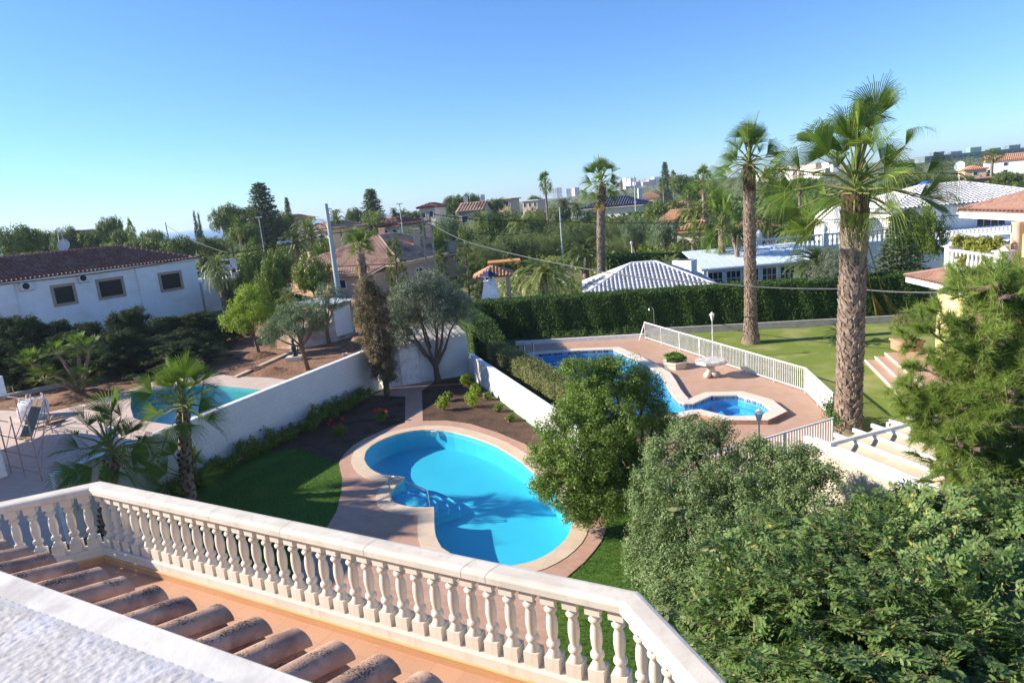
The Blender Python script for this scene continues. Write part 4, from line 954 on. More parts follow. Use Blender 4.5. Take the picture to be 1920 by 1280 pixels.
for k_ in range(9):
    a = s0-e*.15+(s1-s0+e*.5)*k_/9; b_ = s0-e*.15+(s1-s0+e*.5)*(k_+.8)/9; q.add([(*(a-n_*.2), 2.82),(*(b_-n_*.2), 2.82),(*(b_+n_*3.4), 2.98),(*(a+n_*3.4), 2.98),(*(a-n_*.2), 2.78),(*(b_-n_*.2), 2.78)], [[0,1,2,3],[4,5,1,0]])
q.prism([s0-e*.15-n_*.18, s1+e*.35-n_*.18, s1+e*.35+n_*3.4, s0-e*.15+n_*3.4], 2.753, 2.77, bottom=True); q.build('roof', mat('pale_sheet_roof', (.55, .62, .66), .5, (.6, .66, .7), 2), t)
q = MB(); q.beam((*(s0-e*.5+n_*.3), 0), (*(s0-e*.5+n_*.3), 1.5), .3, .3, upv=(1, 0, 0)); q.build('brick_pillar', K['terrpot'], t)

# ================================================================ HOUSES
# large white house on the left
WA, WC = G(0, 531, 6.0)[:2], G(373, 484, 6.0)[:2]; ang = math.atan2((WC-WA)[1], (WC-WA)[0]); Lw = np.linalg.norm(WC-WA)+9
e = (WC-WA)/np.linalg.norm(WC-WA); bk = np.array([-e[1], e[0]]); cc = WC-e*(Lw/2+.4)+bk*(5.4)
H = House('white_house', 'long white house with dark red hipped roof and stone framed windows on the left', cc, ang, Lw, 10.0, 5.85, K['white'], K['claydk'], rise=.37, over=.42, pitch=.36, course=.6, eavem=K['offw'])
WF0, WF1 = WC-e*Lw+bk*.42, WC+bk*.42
for (x0, y0, x1, y1) in [(94,530,147,575), (178,519,238,561), (295,507,346,547)]:
    p = onwall(WF0, WF1, (x0+x1)/2, (y0+y1)/2, off=.27 if x0 > 250 else 0); w_ = (onwall(WF0, WF1, x1-4, (y0+y1)/2)-onwall(WF0, WF1, x0+4, (y0+y1)/2)); w_ = np.linalg.norm(w_[:2])
    window(H.t, p, np.array([*e, 0]), -np.array([*bk, 0]), w_*.93, 1.75, K['stonef'], K['dark'], fw_=.26)
q = MB(); a = onwall(WF0, WF1, 255, 520)[:2]; q.prism([a-bk*.25, WF1-bk*.25-e*.4, WF1-e*.4, a], 0, 5.8); q.build('projecting_bay', K['white'], H.t)
q = MB(); a = onwall(WF0, WF1, 28, 560)[:2]; q.prism([a-e*9-bk*.3, a-bk*.3, a, a-e*9], 0, 5.8); q.build('projecting_bay', K['white'], H.t)
def acunit(pxy, label, base):
    p = onwall(WF0, WF1, *pxy, off=.2); t = thing('air_conditioner', label, 'air conditioner', p, 0, 'air conditioner units on the white house')
    q = MB(); q.beam(p-np.array([*e, 0])*.5, p+np.array([*e, 0])*.5, .36, .72); q.build('casing', K['plast'], t)
    fc = p-np.array([*bk, 0])*.19-np.array([*e, 0])*.12; V = [fc+np.array([*e, 0])*.28*math.cos(a)+np.array([0, 0, .28*math.sin(a)]) for a in np.arange(20)*math.pi/10]; q = MB(); q.add(V, [list(range(20))]); q.build('fan_grille', K['dark'], t)
    q = MB()
    for sg in (-.35, .35): q.beam(p+np.array([*e, 0])*sg-[0,0,.4]+np.array([*bk, 0])*.2, p+np.array([*e, 0])*sg-[0,0,.4]-np.array([*bk, 0])*.2, .05, .05)
    q.build('bracket', K['gpole'], t)
acunit((50, 536), 'air conditioner at the top left corner of the white house wall', 0)
acunit((157, 521), 'air conditioner under the eaves between the two left windows', 0)
acunit((256, 579), 'air conditioner low on the white wall beside the projecting bay', 0)
acunit((68, 612), 'air conditioner near the ground, half behind the dark conifers', 0)
# side terrace of the white house with balustrade
a = WC+bk*.42; q = MB(); q.prism([a+e*.02, a+e*4.2, a+e*4.2+bk*6, a+e*.02+bk*6], 0, 3.4); q.build('side_terrace', K['white'], H.t)
wb = thing('terrace_balustrade', 'short white balustrade on the side terrace of the white house', 'balustrade', (*a, 3.4))
q = MB(); q.beam((*(a+e*.1+bk*.1), 4.35), (*(a+e*4.1+bk*.1), 4.35), .22, .12); q.build('handrail', K['castw'], wb)
for k_ in range(11):
    p = a+e*(.3+k_*.36)+bk*.1; q = MB(); q.lathe([(.1,3.4),(.1,3.5),(.06,3.6),(.12,3.8),(.1,4.0),(.06,4.15),(.1,4.29)], (*p, 0), 8); q.build('baluster', K['castw'], wb)
# peach house with broad brown roof in the middle
pc1 = G(557, 474, 3.2)[:2]
an_ = R(-25); e_ = np.array([math.cos(an_), math.sin(an_)]); f_ = np.array([-e_[1], e_[0]]); cr_ = D(752, 520, 76)[:2]
cc = cr_-e_*8.2+f_*10
H = House('bungalow', 'peach coloured bungalow with wide brown tiled roof in the middle distance', cc, an_, 16.4, 20, 3.0, K['peach'], K['claybr'], rise=.34, over=.8, pitch=.4, course=.6, eavem=K['cream'])
for x_, w2_ in ((-6.2, 1.3), (-1.5, 1.6), (5.5, 1.4)): H.win('f', x_, 1.6, w2_, 1.2)
H.win('f', -3.8, 1.2, 1.1, 2.1, name='door')
for y_ in (-6, -1, 4): H.win('r', y_, 1.6, 1.4, 1.2)
q = MB(); q.prism([H.w(*v) for v in [(.6,-13.2),(6.4,-13.2),(6.4,-9.9),(.6,-9.9)]], 0, 2.5); q.build('wing', K['peach'], H.t)
q = MB(); tiled(q, H.w(.1,-13.9,2.55), H.w(6.9,-13.9,2.55), H.w(6.9,-10,3.25), H.w(.1,-10,3.25), .38, .13, .6); q.build('wing_roof', [K['claybr'], K['cream']], H.t)
p = np.array(H.w(2.2, -13.22, 1.5)); window(H.t, p, np.array([*H.e, 0]), -np.array([*H.f, 0]), 1.3, 1.0)
for x_, y_, zt_ in ((5.2, -1.0, 6.6), (-3.5, 4, 6.9), (2.5, 6.5, 6.6)):
    q = MB(); p = H.w(x_, y_); q.box((-.4,-.4,3.5), (.4,.4,zt_), c=(*p, 0)); q.box((-.48,-.48,zt_), (.48,.48,zt_+.12), c=(*p, 0)); q.build('chimney', K['peach'], H.t)
q = MB(); q.prism([H.w(*v) for v in [(-14,-17),(8,-17),(8,-10.1),(-14,-10.1)]], 0, .12); q.build('forecourt', K['deck'], H.t)
HB = H
# white tiled pavilion behind the hedge
pe = [G(1095, 553, 2.35), G(1345, 535, 2.35), G(1080, 519, 2.35)]; e = (pe[1]-pe[0])[:2]; L1 = np.linalg.norm(e); e /= L1; bk = np.array([-e[1], e[0]])
cc = pe[0][:2]+e*L1/2+bk*3.6
H = House('pool_pavilion', 'low pavilion with white painted tile hipped roof just behind the tall hedge', cc, math.atan2(e[1], e[0]), L1-.5, 6.7, 2.15, K['lwhite'], K['claywh'], cat='pavilion', rise=.42, over=.25, pitch=.29, course=.42)
for x_ in (-3, 0, 3): H.win('f', x_, 1.3, 1.6, 1.2)
c = D(1284, 512, 49.5); b = MB(); b.box((-.75,-.55,0), (.75,.55,D(1284,487,49.5)[2]), rz=R(-38), c=(c[0], c[1], 0)); 
tw = thing('white_chimney_block', 'plain white rectangular chimney block behind the white pavilion roof', 'chimney', (c[0], c[1], 0)); b.build('stack', K['lwhite'], tw)
q = MB(); zt = D(1284, 487, 49.5)[2]; q.box((-.6,-.42,zt-.2), (.6,.42,zt+.01), rz=R(-38), c=(c[0], c[1], 0)); q.build('flue', K['dark'], tw)
# tapered white chimney by the hedge
d_ = 46; c = D(921, 566, d_); zt = D(921, 507, d_)[2]; zb = c[2]; t = thing('white_chimney', 'tapered white barbecue chimney with small dark tiled cap by the hedge', 'chimney', (c[0], c[1], 0))
q = MB(); w0, w1 = .72, .36
V = [(c[0]+a*w, c[1]+b_*w, z) for w, z in ((w0, 0), (w0, zb), (w1, zt-.75)) for a, b_ in ((-1,-1),(1,-1),(1,1),(-1,1))]
q.add(V, np.array([[i*4+j, i*4+(j+1) % 4, i*4+4+(j+1) % 4, i*4+4+j] for i in range(2) for j in range(4)]), 0)
q.box((c[0]-.4,c[1]-.4,zt-.75), (c[0]+.4,c[1]+.4,zt-.68)); q.build('stack', K['lwhite'], t)
q = MB()
for a, b_ in ((-1,-1),(1,-1),(1,1),(-1,1)): q.box((c[0]+a*.3-.06,c[1]+b_*.3-.06,zt-.68), (c[0]+a*.3+.06,c[1]+b_*.3+.06,zt-.4))
q.box((c[0]-.06,c[1]-.36,zt-.68), (c[0]+.06,c[1]+.36,zt-.4)); q.build('vent', K['lwhite'], t)
q = MB(); q.lathe([(.62,zt-.4),(.6,zt-.33),(.1,zt),(.06,zt+.06),(0,zt+.1)], (c[0], c[1], 0), 4, smooth=False); q.lathe([(0,zt-.4),(.62,zt-.4)], (c[0], c[1], 0), 4); q.build('tiled_cap', K['blueroof'], t)
# white conservatory right of second palm
p0 = G(1357, 484, 3.0); p1 = G(1382, 493, 3.0); e = np.array([math.cos(R(8)), math.sin(R(8))]); 
H = House('conservatory', 'white glazed conservatory with pale panel roof behind the hedge', (D(1425,500,52)[0], 54.2), R(-2), 9.0, 5.5, 2.55, K['lwhite'], K['lwhite'], cat='conservatory', roof=None)
for x_ in (-3.6, -2.2, -.8, .6, 2.0, 3.4): H.win('f', x_, 1.4, 1.15, 1.7, grid=3)
for x_ in (-1.8, -.5, .8, 2.0): H.win('l', x_, 1.4, 1.1, 1.7, grid=3)
q = MB()
for k_ in range(16):
    x0_, x1_ = -4.8+k_*.6, -4.8+k_*.6+.55; q.add([H.w(x0_,-3.1,2.62),H.w(x1_,-3.1,2.62),H.w(x1_,3.1,3.5),H.w(x0_,3.1,3.5),H.w(x0_,-3.1,2.56),H.w(x1_,-3.1,2.56),H.w(x1_,3.1,3.44),H.w(x0_,3.1,3.44)], np.array([[0,1,2,3],[7,6,5,4],[0,4,5,1],[1,5,6,2],[2,6,7,3],[3,7,4,0]]))
q.build('roof', mat('pale_panel_roof', (.6, .68, .72), .4, (.66, .72, .75), 1), H.t)
q = MB(); q.beam(H.w(-4.8,-3.15,2.5), H.w(4.8,-3.15,2.5), .1, .14); q.build('gutter', K['lwhite'], H.t)
# white villa complex behind the big palm
H = House('white_villa', 'sprawling white villa with white tiled roofs behind the big palm', (44.5, 67.5), R(-4), 15, 11, 5.0, K['white'], K['claywh'], rise=.3, over=.6, pitch=.4, course=.6)
H.win('f', 1.5, 3.5, 2.6, 1.6, grid=4); H.win('f', -4.5, 3.4, 1.4, 1.4)
q = MB(); q.prism([H.w(*v) for v in [(-21,-11),(7,-11),(7,-5.6),(-21,-5.6)]], 0, 2.6); q.build('lower_wing', K['white'], H.t)
q = MB(); tiled(q, H.w(-9,-11.6,2.0), H.w(7.5,-11.6,2.0), H.w(7.5,-5.6,2.9), H.w(-9,-5.6,2.9), .36, .13, .6); q.build('lower_roof', [K['claywh'], K['claywh']], H.t)
q = MB(); q.prism([H.w(*v) for v in [(-21.5,-11),(-9.5,-11),(-9.5,-5.6),(-21.5,-5.6)]], 2.603, 2.9); q.build('sun_terrace', K['lwhite'], H.t)
q = MB(); q.lathe([(2.2,0),(2.1,.4),(1.7,.85),(1.1,1.2),(.4,1.35),(0,1.4)], (*H.w(-11, -2), 4.4), 20); q.build('dome_roof', K['lwhite'], H.t)
q = MB(); q.lathe([(1.1,0),(.9,.35),(.4,.65),(0,.7)], (*H.w(1.5, 5.5), 6.6), 16); q.build('blue_turret_roof', K['bluer2'], H.t)
q = MB(); q.lathe([(1.05,-2.5),(1.05,0)], (*H.w(1.5, 5.5), 6.6), 16); q.build('turret', K['white'], H.t); q = MB(); q.lathe([(2.1,0),(2.1,4.4)], (*H.w(-11, -2), 0), 20); q.build('round_room', K['white'], H.t)
vb = thing('terrace_balustrade', 'white balustrade with urn along the sun terrace of the white villa', 'balustrade', H.w(-21.5, -11, 2.9))
q = MB(); q.beam(H.w(-21.4,-10.9,3.85), H.w(-10.2,-10.9,3.85), .25, .14); q.build('handrail', K['lwhite'], vb)
for k_ in range(30):
    q = MB(); p = H.w(-21.2+k_*.38, -10.9, 0); q.lathe([(.09,2.9),(.06,3.1),(.12,3.3),(.05,3.55),(.09,3.78)], (p[0], p[1], 0), 6); q.build('baluster', K['lwhite'], vb)
for x_ in (-21.4, -15.8, -10.2):
    q = MB(); p = H.w(x_, -10.9, 0); q.box((-.2,-.2,2.9), (.2,.2,4.0), c=(p[0], p[1], 0)); q.lathe([(.12,4.0),(.28,4.25),(.22,4.5),(.08,4.7),(0,4.75)], (p[0], p[1], 0), 10); q.build('pillar', K['lwhite'], vb)
# house with glazed blue roof
H = House('blue_roofed_house', 'cream house with glazed dark blue hipped roof and slim chimney', (D(1160,400,205)[0], 208), R(-24), 17, 11, 4.6, K['offw'], K['blueroof'], rise=.42, over=1.3, pitch=.8, course=1.5, eavem=K['offw'], z0=tz(30, 205))
H.win('r', -2, 2, 1.2, 2.2); H.win('r', 2, 2.4, 1.2, 1.4); H.win('f', 3, 2.4, 1.4, .6)
q = MB(); q.box((-.6,-.6,5), (.6,.6,9.6), c=(*H.w(7, 2), H.z0)); q.build('chimney', K['lwhite'], H.t)
gw = wall('garden_wall', 'low white garden wall left of the blue roofed house', D(1068,410,203)[:2], D(1105,406,201)[:2], .3, 3.0, K['lwhite'])
# background houses: (name, label, px, py_eave, dist, width px, depth, wall, roof, ang, storeys windows)
BG = [
 ('villa','yellow villa with purple red roof between the palms',742,424,118,62,9,K['cream'],K['claydk'],-6,'hip',3),
 ('villa','tall grey villa with dark slate roof beside the lattice pole',808,390,135,30,6,K['offw'],K['claydk'],4,'hip',2),
 ('villa','pink gabled house with tall chimneys behind the silvery date palm',890,398,128,46,8,K['pink'],K['claybr'],8,'gable',2),
 ('villa','flat brick red house on the skyline left of the thin palm',953,374,190,26,8,K['peach'],K['clayor'],0,'flat',2),
 ('villa','pale house with long flat roof behind the thin palm',1003,376,210,30,8,K['pink'],K['offw'],-4,'flat',3),
 ('villa','low tan house with parapet behind the scattered palms',712,452,100,34,8,K['pink'],K['claybr'],5,'hip',1),
 ('villa','house with orange brown roof and blue tarpaulin left of the bungalow',615,432,105,60,9,K['cream'],K['claybr'],-8,'hip',2),
 ('villa','small house with rosy roof among the dark pines',538,414,130,34,8,K['offw'],K['clayor'],5,'hip',1),
 ('villa','cream arcaded house with orange roof right of the olive trees',1345,432,78,75,9,K['offw'],K['clayor'],-10,'hip',0),
 ('villa','low house with orange roof left of the white balustrade',1440,430,86,60,9,K['cream'],K['clayor'],6,'hip',1),
 ('villa','small white gabled house peeping over the olive crowns',1288,416,95,30,7,K['lwhite'],K['clayor'],-30,'gable',1),
 ('villa','pale villa with orange roof right of the blue roofed house',1290,388,150,40,8,K['offw'],K['clayor'],3,'hip',2),
 ('villa','tan villa with brown roof on the slope below the town',1225,372,320,55,12,K['pink'],K['clayor'],-5,'hip',3),
 ('villa','red walled house with white trim near the right edge',1875,333,170,90,12,K['redr'],K['clayor'],10,'flat',2),
 ('villa','white gabled house on the slope above the red house',1905,300,260,60,12,K['lwhite'],K['clayor'],-12,'gable',1),
 ('villa','small orange walled house between palm crowns near the right edge',1838,318,230,34,8,K['peach'],K['clayor'],0,'hip',1),
 ('villa','white villa among pines behind the white house roof',135,448,125,55,9,K['lwhite'],K['clayor'],12,'hip',2),
]
for (nm, lb, x, y, d_, w_, dp, wm, rm, an, rf_, nw) in BG:
    p = D(x, y, d_); z0 = tz(p[0], d_); h_ = max(2.4, p[2]-z0); lw = w_*d_/FPX
    H = House(nm, lb, (p[0], d_+dp/2), R(an-20), lw, dp, h_, wm, rm, roof=rf_, rise=.36, over=.5, pitch=.4 if d_ < 110 else .6, course=.7 if d_ < 110 else 1.2, z0=z0)
    for k_ in range(nw):
        H.win('f', lw*((k_+.5)/nw-.5), h_-1.2, min(1.4, lw/nw*.5), 1.3)
        if h_ > 5: H.win('f', lw*((k_+.5)/nw-.5), h_-4.0, min(1.4, lw/nw*.5), 1.3)
    if 'arcaded' in lb:
        for k_ in range(3):
            c = H.side('f', lw*((k_+.5)/3-.5), 0, .02)[0]; E_ = H.e; P = []
            for a in np.linspace(0, math.pi, 12): P.append((c[0]-E_[0]*.9*math.cos(a), c[1]-E_[1]*.9*math.cos(a), 2.0+.9*math.sin(a)))
            P = [(P[0][0], P[0][1], .1)]+P+[(P[-1][0], P[-1][1], .1)]; q = MB(); q.add(P, [list(range(len(P)))]); q.build('arch_opening', K['dark'], H.t)
    if 'chimneys' in lb:
        for x_ in (-2, 1.5): q = MB(); q.box((-.4,-.4,h_), (.4,.4,h_+3.2), c=(*H.w(x_, 1), z0)); q.build('chimney', K['offw'], H.t)
    if 'tarpaulin' in lb: q = MB(); q.prism([H.w(-lw/2-3, -dp/2-3), H.w(2, -dp/2-3), H.w(2, -dp/2-.1), H.w(-lw/2-3, -dp/2-.1)], z0+h_-1.3, z0+h_-1.1); q.build('tarpaulin', K['bluer2'], H.t)
# orange timber pergola and small clay roof left of the big date palm
c = D(938, 497, 52); t = thing('garden_kiosk', 'small kiosk with rosy clay tile roof left of the big date palm', 'kiosk', (c[0]-.5, 52, 0))
kz = c[2]
for a_, b_ in ((-1,-1),(1,-1),(1,1),(-1,1)):
    q = MB(); q.box((a_*1.1-.15,b_*1.1-.15,0), (a_*1.1+.15,b_*1.1+.15,kz-.7), c=(c[0]-.6, 52, 0)); q.build('post', K['pink'], t)
q = MB(); P = lambda a, b_, z: (c[0]-.6+a, 52+b_, z)
tiled(q, P(-1.5,-1.5,kz-.7), P(1.5,-1.5,kz-.7), P(.1,0,kz), P(-.1,0,kz), .26, .09, .4); tiled(q, P(1.5,-1.5,kz-.7), P(1.5,1.5,kz-.7), P(.1,0,kz), P(.1,0,kz), .26, .09, .4); tiled(q, P(-1.5,1.5,kz-.7), P(-1.5,-1.5,kz-.7), P(-.1,0,kz), P(-.1,0,kz), .26, .09, .4); q.build('roof', [K['clayor'], K['clayor']], t)
t = thing('timber_pergola', 'flat orange timber pergola roof behind the small kiosk', 'pergola', (*D(945, 497, 57)[:2], 0)); c = D(945, 492, 57)
q = MB(); q.box((-1.4,-1.2,c[2]), (1.4,1.2,c[2]+.16), c=(c[0], 57, 0)); q.build('roof_beam', K['orwood'], t)
for a in (-1.2, 1.2): q = MB(); q.box((a-.08,-1.4,0), (a+.08,-1.24,c[2]), c=(c[0], 57, 0)); q.build('post', K['orwood'], t)

# far town on the hill, blocks one by one
TOWN = [(1041,353,1500,9,0),(1050,352,1500,7,0),(1066,354,1480,9,0),(1080,352,1450,10,1),(1168,338,1250,14,1),(1177,334,1220,11,0),(1186,334,1200,12,0),(1195,341,1150,10,1),(1205,336,1230,12,0),(1214,341,1100,16,1),(1222,337,1150,16,1),(1231,332,1250,14,0),(1206,349,950,16,2),(1218,352,880,14,2),(1183,349,950,20,1),(1192,353,860,14,2),(1230,351,900,10,0),
 (1257,329,800,12,3),(1275,329,780,16,4),(1283,333,760,12,4),(1440,318,640,10,2),(1452,316,640,12,0),(1464,313,620,12,2),(1474,315,600,10,3),(1485,312,600,14,2),(1497,310,590,10,0),(1507,308,580,14,3),(1520,308,570,12,0),(1533,306,560,14,3),(1546,307,560,14,0),(1560,304,550,12,2),(1575,306,540,14,0),(1818,312,420,14,3),(1702,305,500,16,2),(1210,357,700,12,0),(1238,354,680,12,2),(1196,358,720,10,3),(1250,350,640,14,0),(1262,345,600,12,2),(1433,324,520,12,0),(1446,326,500,12,3),(1460,322,480,12,0),(1476,324,470,12,2),(1492,320,460,12,0),(1512,319,450,12,3),(1530,317,440,12,0),(1549,316,430,12,2)]
tm = [K['lwhite'], K['rosetown'], K['offw'], K['pink'], K['greyb']]
pos = ['leftmost hazy', 'second hazy', 'third hazy', 'rightmost hazy']
adj = ['white', 'rose', 'cream', 'pinkish', 'grey']
for i, (x, y, d_, w_, c_) in enumerate(TOWN):
    p = D(x, y, d_); z0 = tz(p[0], d_)-2; lw = w_*d_/FPX; h_ = p[2]-z0
    if i < 4: lb = f'{pos[i]} tower block on the skyline right of the thin palm'
    elif i < 17: lb = f'{adj[c_]} block of the far town, number {i-3} counted from the left, above the blue roof'
    else: lb = f'{adj[c_]} building on the skyline, number {i-16} counted from the araucaria rightwards'
    H = House('town_block', lb, (p[0], d_+8), R(random.uniform(-25, 25)), lw, 12, h_, tm[c_], tm[c_] if d_ > 700 else K['clayor'], cat='building', roof='flat', over=.2, z0=z0)
    H.t['group'] = 'far town buildings on the skyline'
    nf = max(1, int(h_/6)); 
    for k_ in range(min(nf, 3)):
        q = MB(); a, e_, n_ = H.side('f', 0, h_-2.2-k_*3.4)
        nw = max(2, int(lw/4.5))
        for j in range(nw): q.beam(a+e_*((j+.3)/nw-.5)*lw, a+e_*((j+.62)/nw-.5)*lw, .2, 1.5)
        q.build('window_row', K['glass'], H.t)
p = D(1860, 283, 520); z0 = tz(p[0], 520)
H = House('hotel', 'long grey green hotel block on the skyline at the right edge', (p[0], 528), R(-7), 95, 16, p[2]-z0, K['greyb'], K['greyb'], cat='hotel', roof='flat', over=.3, z0=z0)
for k_ in range(4):
    q = MB(); a, e_, n_ = H.side('f', 0, H.h-2.0-k_*3.1); 
    for j in range(24): q.beam(a+e_*((j+.2)/24-.5)*95, a+e_*((j+.8)/24-.5)*95, .3, 1.5)
    q.build('window_row', K['glass'], H.t)
for x_, h2 in ((-35, 3), (-22, 2.2), (-8, 4), (6, 2), (20, 3), (38, 2.4)):
    q = MB(); q.box((-4,-3,H.h+.31), (4,3,H.h+h2), c=(*H.w(x_, 0), H.z0), rz=R(-7)); q.build('roof_house', K['greyb'] if x_ != -8 else mat('green_tank', (.25, .42, .3), .7), H.t)

# ================================================================ POLES, LAMPS, CABLES
b = G(637, 560); b[2] = 0; bb = G(637, 560, .0)
d_ = 64.0; base = D(637, 562, d_); top = D(611, 382, d_)
t = thing('utility_pole', 'tall pale round concrete pole in front of the brown roofed bungalow', 'utility pole', (base[0], d_, 0))
q = MB(); q.tube([(base[0], d_, 0), (top[0], d_, top[2])], [.3, .17], 12); q.build('pole', K['gpole'], t); UP1 = top
q = MB(); q.beam(top+[-.15,0,-.5], top+[.4,0,-.5], .1, .1); q.build('bracket', K['gpole'], t)
d_ = 62.0; top = D(797, 397, d_); t = thing('lattice_pole', 'slotted square concrete utility pole before the pink tiled roof', 'utility pole', (top[0], d_, 0)); zt = top[2]
for sx in (-1, 1):
    q = MB(); q.add([(top[0]+sx*w2-.07, d_+a, z) for z, w2 in ((0, .52), (zt, .34)) for a in (-.12, .12)]+[(top[0]+sx*w2+.07, d_+a, z) for z, w2 in ((0, .52), (zt, .34)) for a in (-.12, .12)],
        np.array([[0,2,3,1],[4,5,7,6],[0,4,6,2],[1,3,7,5],[2,6,7,3]])); q.build('leg', K['cpole'], t)
for k_ in range(int(zt/.9)):
    z = zt-.08-k_*.9; q = MB(); w2 = .52-.18*z/zt; q.beam((top[0]-w2+.07, d_, z), (top[0]+w2-.07, d_, z), .2, .14); q.build('rung', K['cpole'], t)
UP2 = top
def pole(x, yb, yt, d_, label, m=K['gpole'], r=.13, head=0, cat='utility pole', name='utility_pole'):
    a = D(x, yt, d_); z0 = tz(a[0], d_); t = thing(name, label, cat, (a[0], d_, z0)); q = MB(); q.tube([(a[0], d_, z0), (a[0], d_, a[2])], [r, r*.6], 8); q.build('pole', m, t)
    if head: q = MB(); q.beam(a+[-head,0,.05], a+[head,0,.05], .25, .14); q.build('lamp_head', K['plast'], t)
    return a
pole(1049, 440, 388, 90, 'short pale pole among the feathery bushes'); pole(1189, 402, 330, 190, 'slim pole in front of the blue roofed house', r=.22)
pole(1070, 400, 370, 170, 'thin street pole left of the blue roofed house', r=.12, head=.5, cat='street lamp', name='street_lamp')
pole(485, 440, 408, 88, 'street lamp with flat head above the dark date palm', r=.1, head=.42, cat='street lamp', name='street_lamp')
pole(749, 430, 383, 112, 'street lamp with flat head before the yellow villa', r=.12, head=.5, cat='street lamp', name='street_lamp')
UP3 = pole(310, 475, 417, 95, 'slim leaning wooden pole behind the dark red roof', K['cpole'], .12)
for x_, yt, d_, lb in ((1184, 453, 68, 'small white garden lamp under the left olive tree'), (1280, 446, 74, 'small white garden lamp near the arcaded house')):
    a = D(x_, yt, d_); t = thing('garden_lamp', lb, 'lamp post', (a[0], d_, 0)); q = MB(); q.tube([(a[0], d_, 0), (a[0], d_, a[2]-.3)], .05, 7); q.build('pole', K['castw'], t); q = MB(); q.lathe([(.05,-.35),(.16,-.1),(.17,-.08),(0,.05)], a, 8); q.build('lantern', K['milky'], t)
def cable(P, label, r, m, sag=.25, n=14):
    q = MB(); pts = []
    for i in range(len(P)-1):
        a, b_ = np.array(P[i]), np.array(P[i+1])
        for k_ in range(n):
            f = k_/n; p = a+(b_-a)*f; p = p-[0, 0, sag*4*f*(1-f)]; pts.append(p)
    pts.append(np.array(P[-1])); q.tube(pts, r, 5)
    return tag(q.build('overhead_cable', m), label, 'cable', 'overhead cables')
cable([D(-60, 538, 54), D(390, 478, 60), D(620, 438, 64), UP2+[0,0,-.1], D(1000, 413, 66), D(1420, 412, 62), D(1980, 392, 60)], 'black cable running right across past both poles', .04, K['cabdk'], .3)
cable([UP2+[.1,0,-.9], D(880, 455, 56), D(1110, 506, 40), D(1330, 530, 34), D(1600, 541, 30), D(1830, 545, 26)], 'twisted grey cable sagging over the pavilion to the yellow villa', .035, K['cable'], .12)
cable([UP3+[0,0,-.4], D(365, 452, 80), D(430, 475, 70)], 'short grey cable dropping from the leaning pole', .03, K['cable'], .1)
cable([UP2+[.1,0,-.7], D(900, 438, 60), D(1000, 434, 66)], 'short black cable right of the lattice pole', .03, K['cabdk'], .2)
# parked white vehicle left, satellite dish and antenna on the white house
c = D(422, 506, 100); z0 = 0; t = thing('delivery_van', 'white van parked high between the trees, right of the white house', 'van', (c[0], 100, 0)); zb = c[2]
zb = max(0.4, zb)
q = MB(); q.prism([(c[0]-2.4,99),(c[0]+2.4,99),(c[0]+2.4,104),(c[0]-2.4,104)], 0, zb-.5); tag(q.build('raised_terrace', K['offw'], t))
q = MB(); V = [(-2,0,.3),(2,0,.3),(2,0,1.0),(1.5,0,1.2),(.9,0,2.0),(-1.9,0,2.1),(-2,0,1.9)]; n_ = len(V); VV = [(c[0]+a, 100+y_, zb-.5+z_) for y_ in (0, 1.8) for a, _, z_ in V]
q.add(VV, [list(range(n_)), list(range(n_, 2*n_))]+[[i, (i+1) % n_, n_+(i+1) % n_, n_+i] for i in range(n_)]); bd_ = q.build('body', K['lwhite'], t)
q = MB(); q.box((c[0]-.6,99.97,zb+.75), (c[0]+.9,99.99,zb+1.35)); q.build('side_window', K['glass'], t)
for a in (-1.3, 1.2): q = MB(); q.tube([(c[0]+a, 99.95, zb-.15), (c[0]+a, 100.2, zb-.15)], .35, 14, smooth=False); q.build('wheel', K['dark'], t)
d_ = 68; c = D(120, 460, d_); t = thing('satellite_dish', 'large grey satellite dish on the ridge of the white house', 'satellite dish', (c[0], d_, c[2]-.9))
nrmv = np.array([.1, -.95, .3]); nrmv /= np.linalg.norm(nrmv); sx_ = np.cross(nrmv, [0, 0, 1]); sx_ /= np.linalg.norm(sx_); sy_ = np.cross(sx_, nrmv)
V = [c]; 
for rr, dd_ in ((.25, .02), (.5, .07), (.62, .11)): V += [c+nrmv*dd_+sx_*rr*math.cos(a)+sy_*rr*math.sin(a) for a in np.arange(18)*math.pi/9]
q = MB(); q.add(V, [[0, 1+i, 1+(i+1) % 18] for i in range(18)]+[[1+k_*18+i, 19+k_*18+i, 19+k_*18+(i+1) % 18, 1+k_*18+(i+1) % 18] for k_ in range(2) for i in range(18)], 0, True); q.build('dish', K['gpole'], t)
q = MB(); q.tube([c-[0,0,1.6], c-[0,0,.1]], .05, 6); q.build('mast', K['gpole'], t)
a = D(110, 432, d_); t = thing('roof_antenna', 'thin two legged aerial mast beside the satellite dish', 'antenna', (a[0], d_, a[2]-2.5))
for dx in (-.25, .3): q = MB(); q.tube([(a[0]+dx*1.5, d_, a[2]-2.8), (a[0]+dx*.5, d_, a[2])], .035, 6); q.build('mast', K['plast'], t)
q = MB(); q.tube([(a[0]-.8, d_, a[2]), (a[0]+.8, d_, a[2]+.1)], .03, 5); q.build('boom', K['plast'], t)
a = D(1800, 312, 62); t = thing('satellite_dish', 'pale satellite dish on a mast above the white villa roof', 'satellite dish', (a[0], 62, 6.0)); c = a
nrmv = np.array([-.8, -.5, .3]); nrmv /= np.linalg.norm(nrmv); sx_ = np.cross(nrmv, [0, 0, 1]); sx_ /= np.linalg.norm(sx_); sy_ = np.cross(sx_, nrmv); V = [c]
for rr, dd_ in ((.18, .02), (.34, .06), (.46, .11)): V += [c+nrmv*dd_+sx_*rr*math.cos(a_)+sy_*rr*math.sin(a_) for a_ in np.arange(18)*math.pi/9]
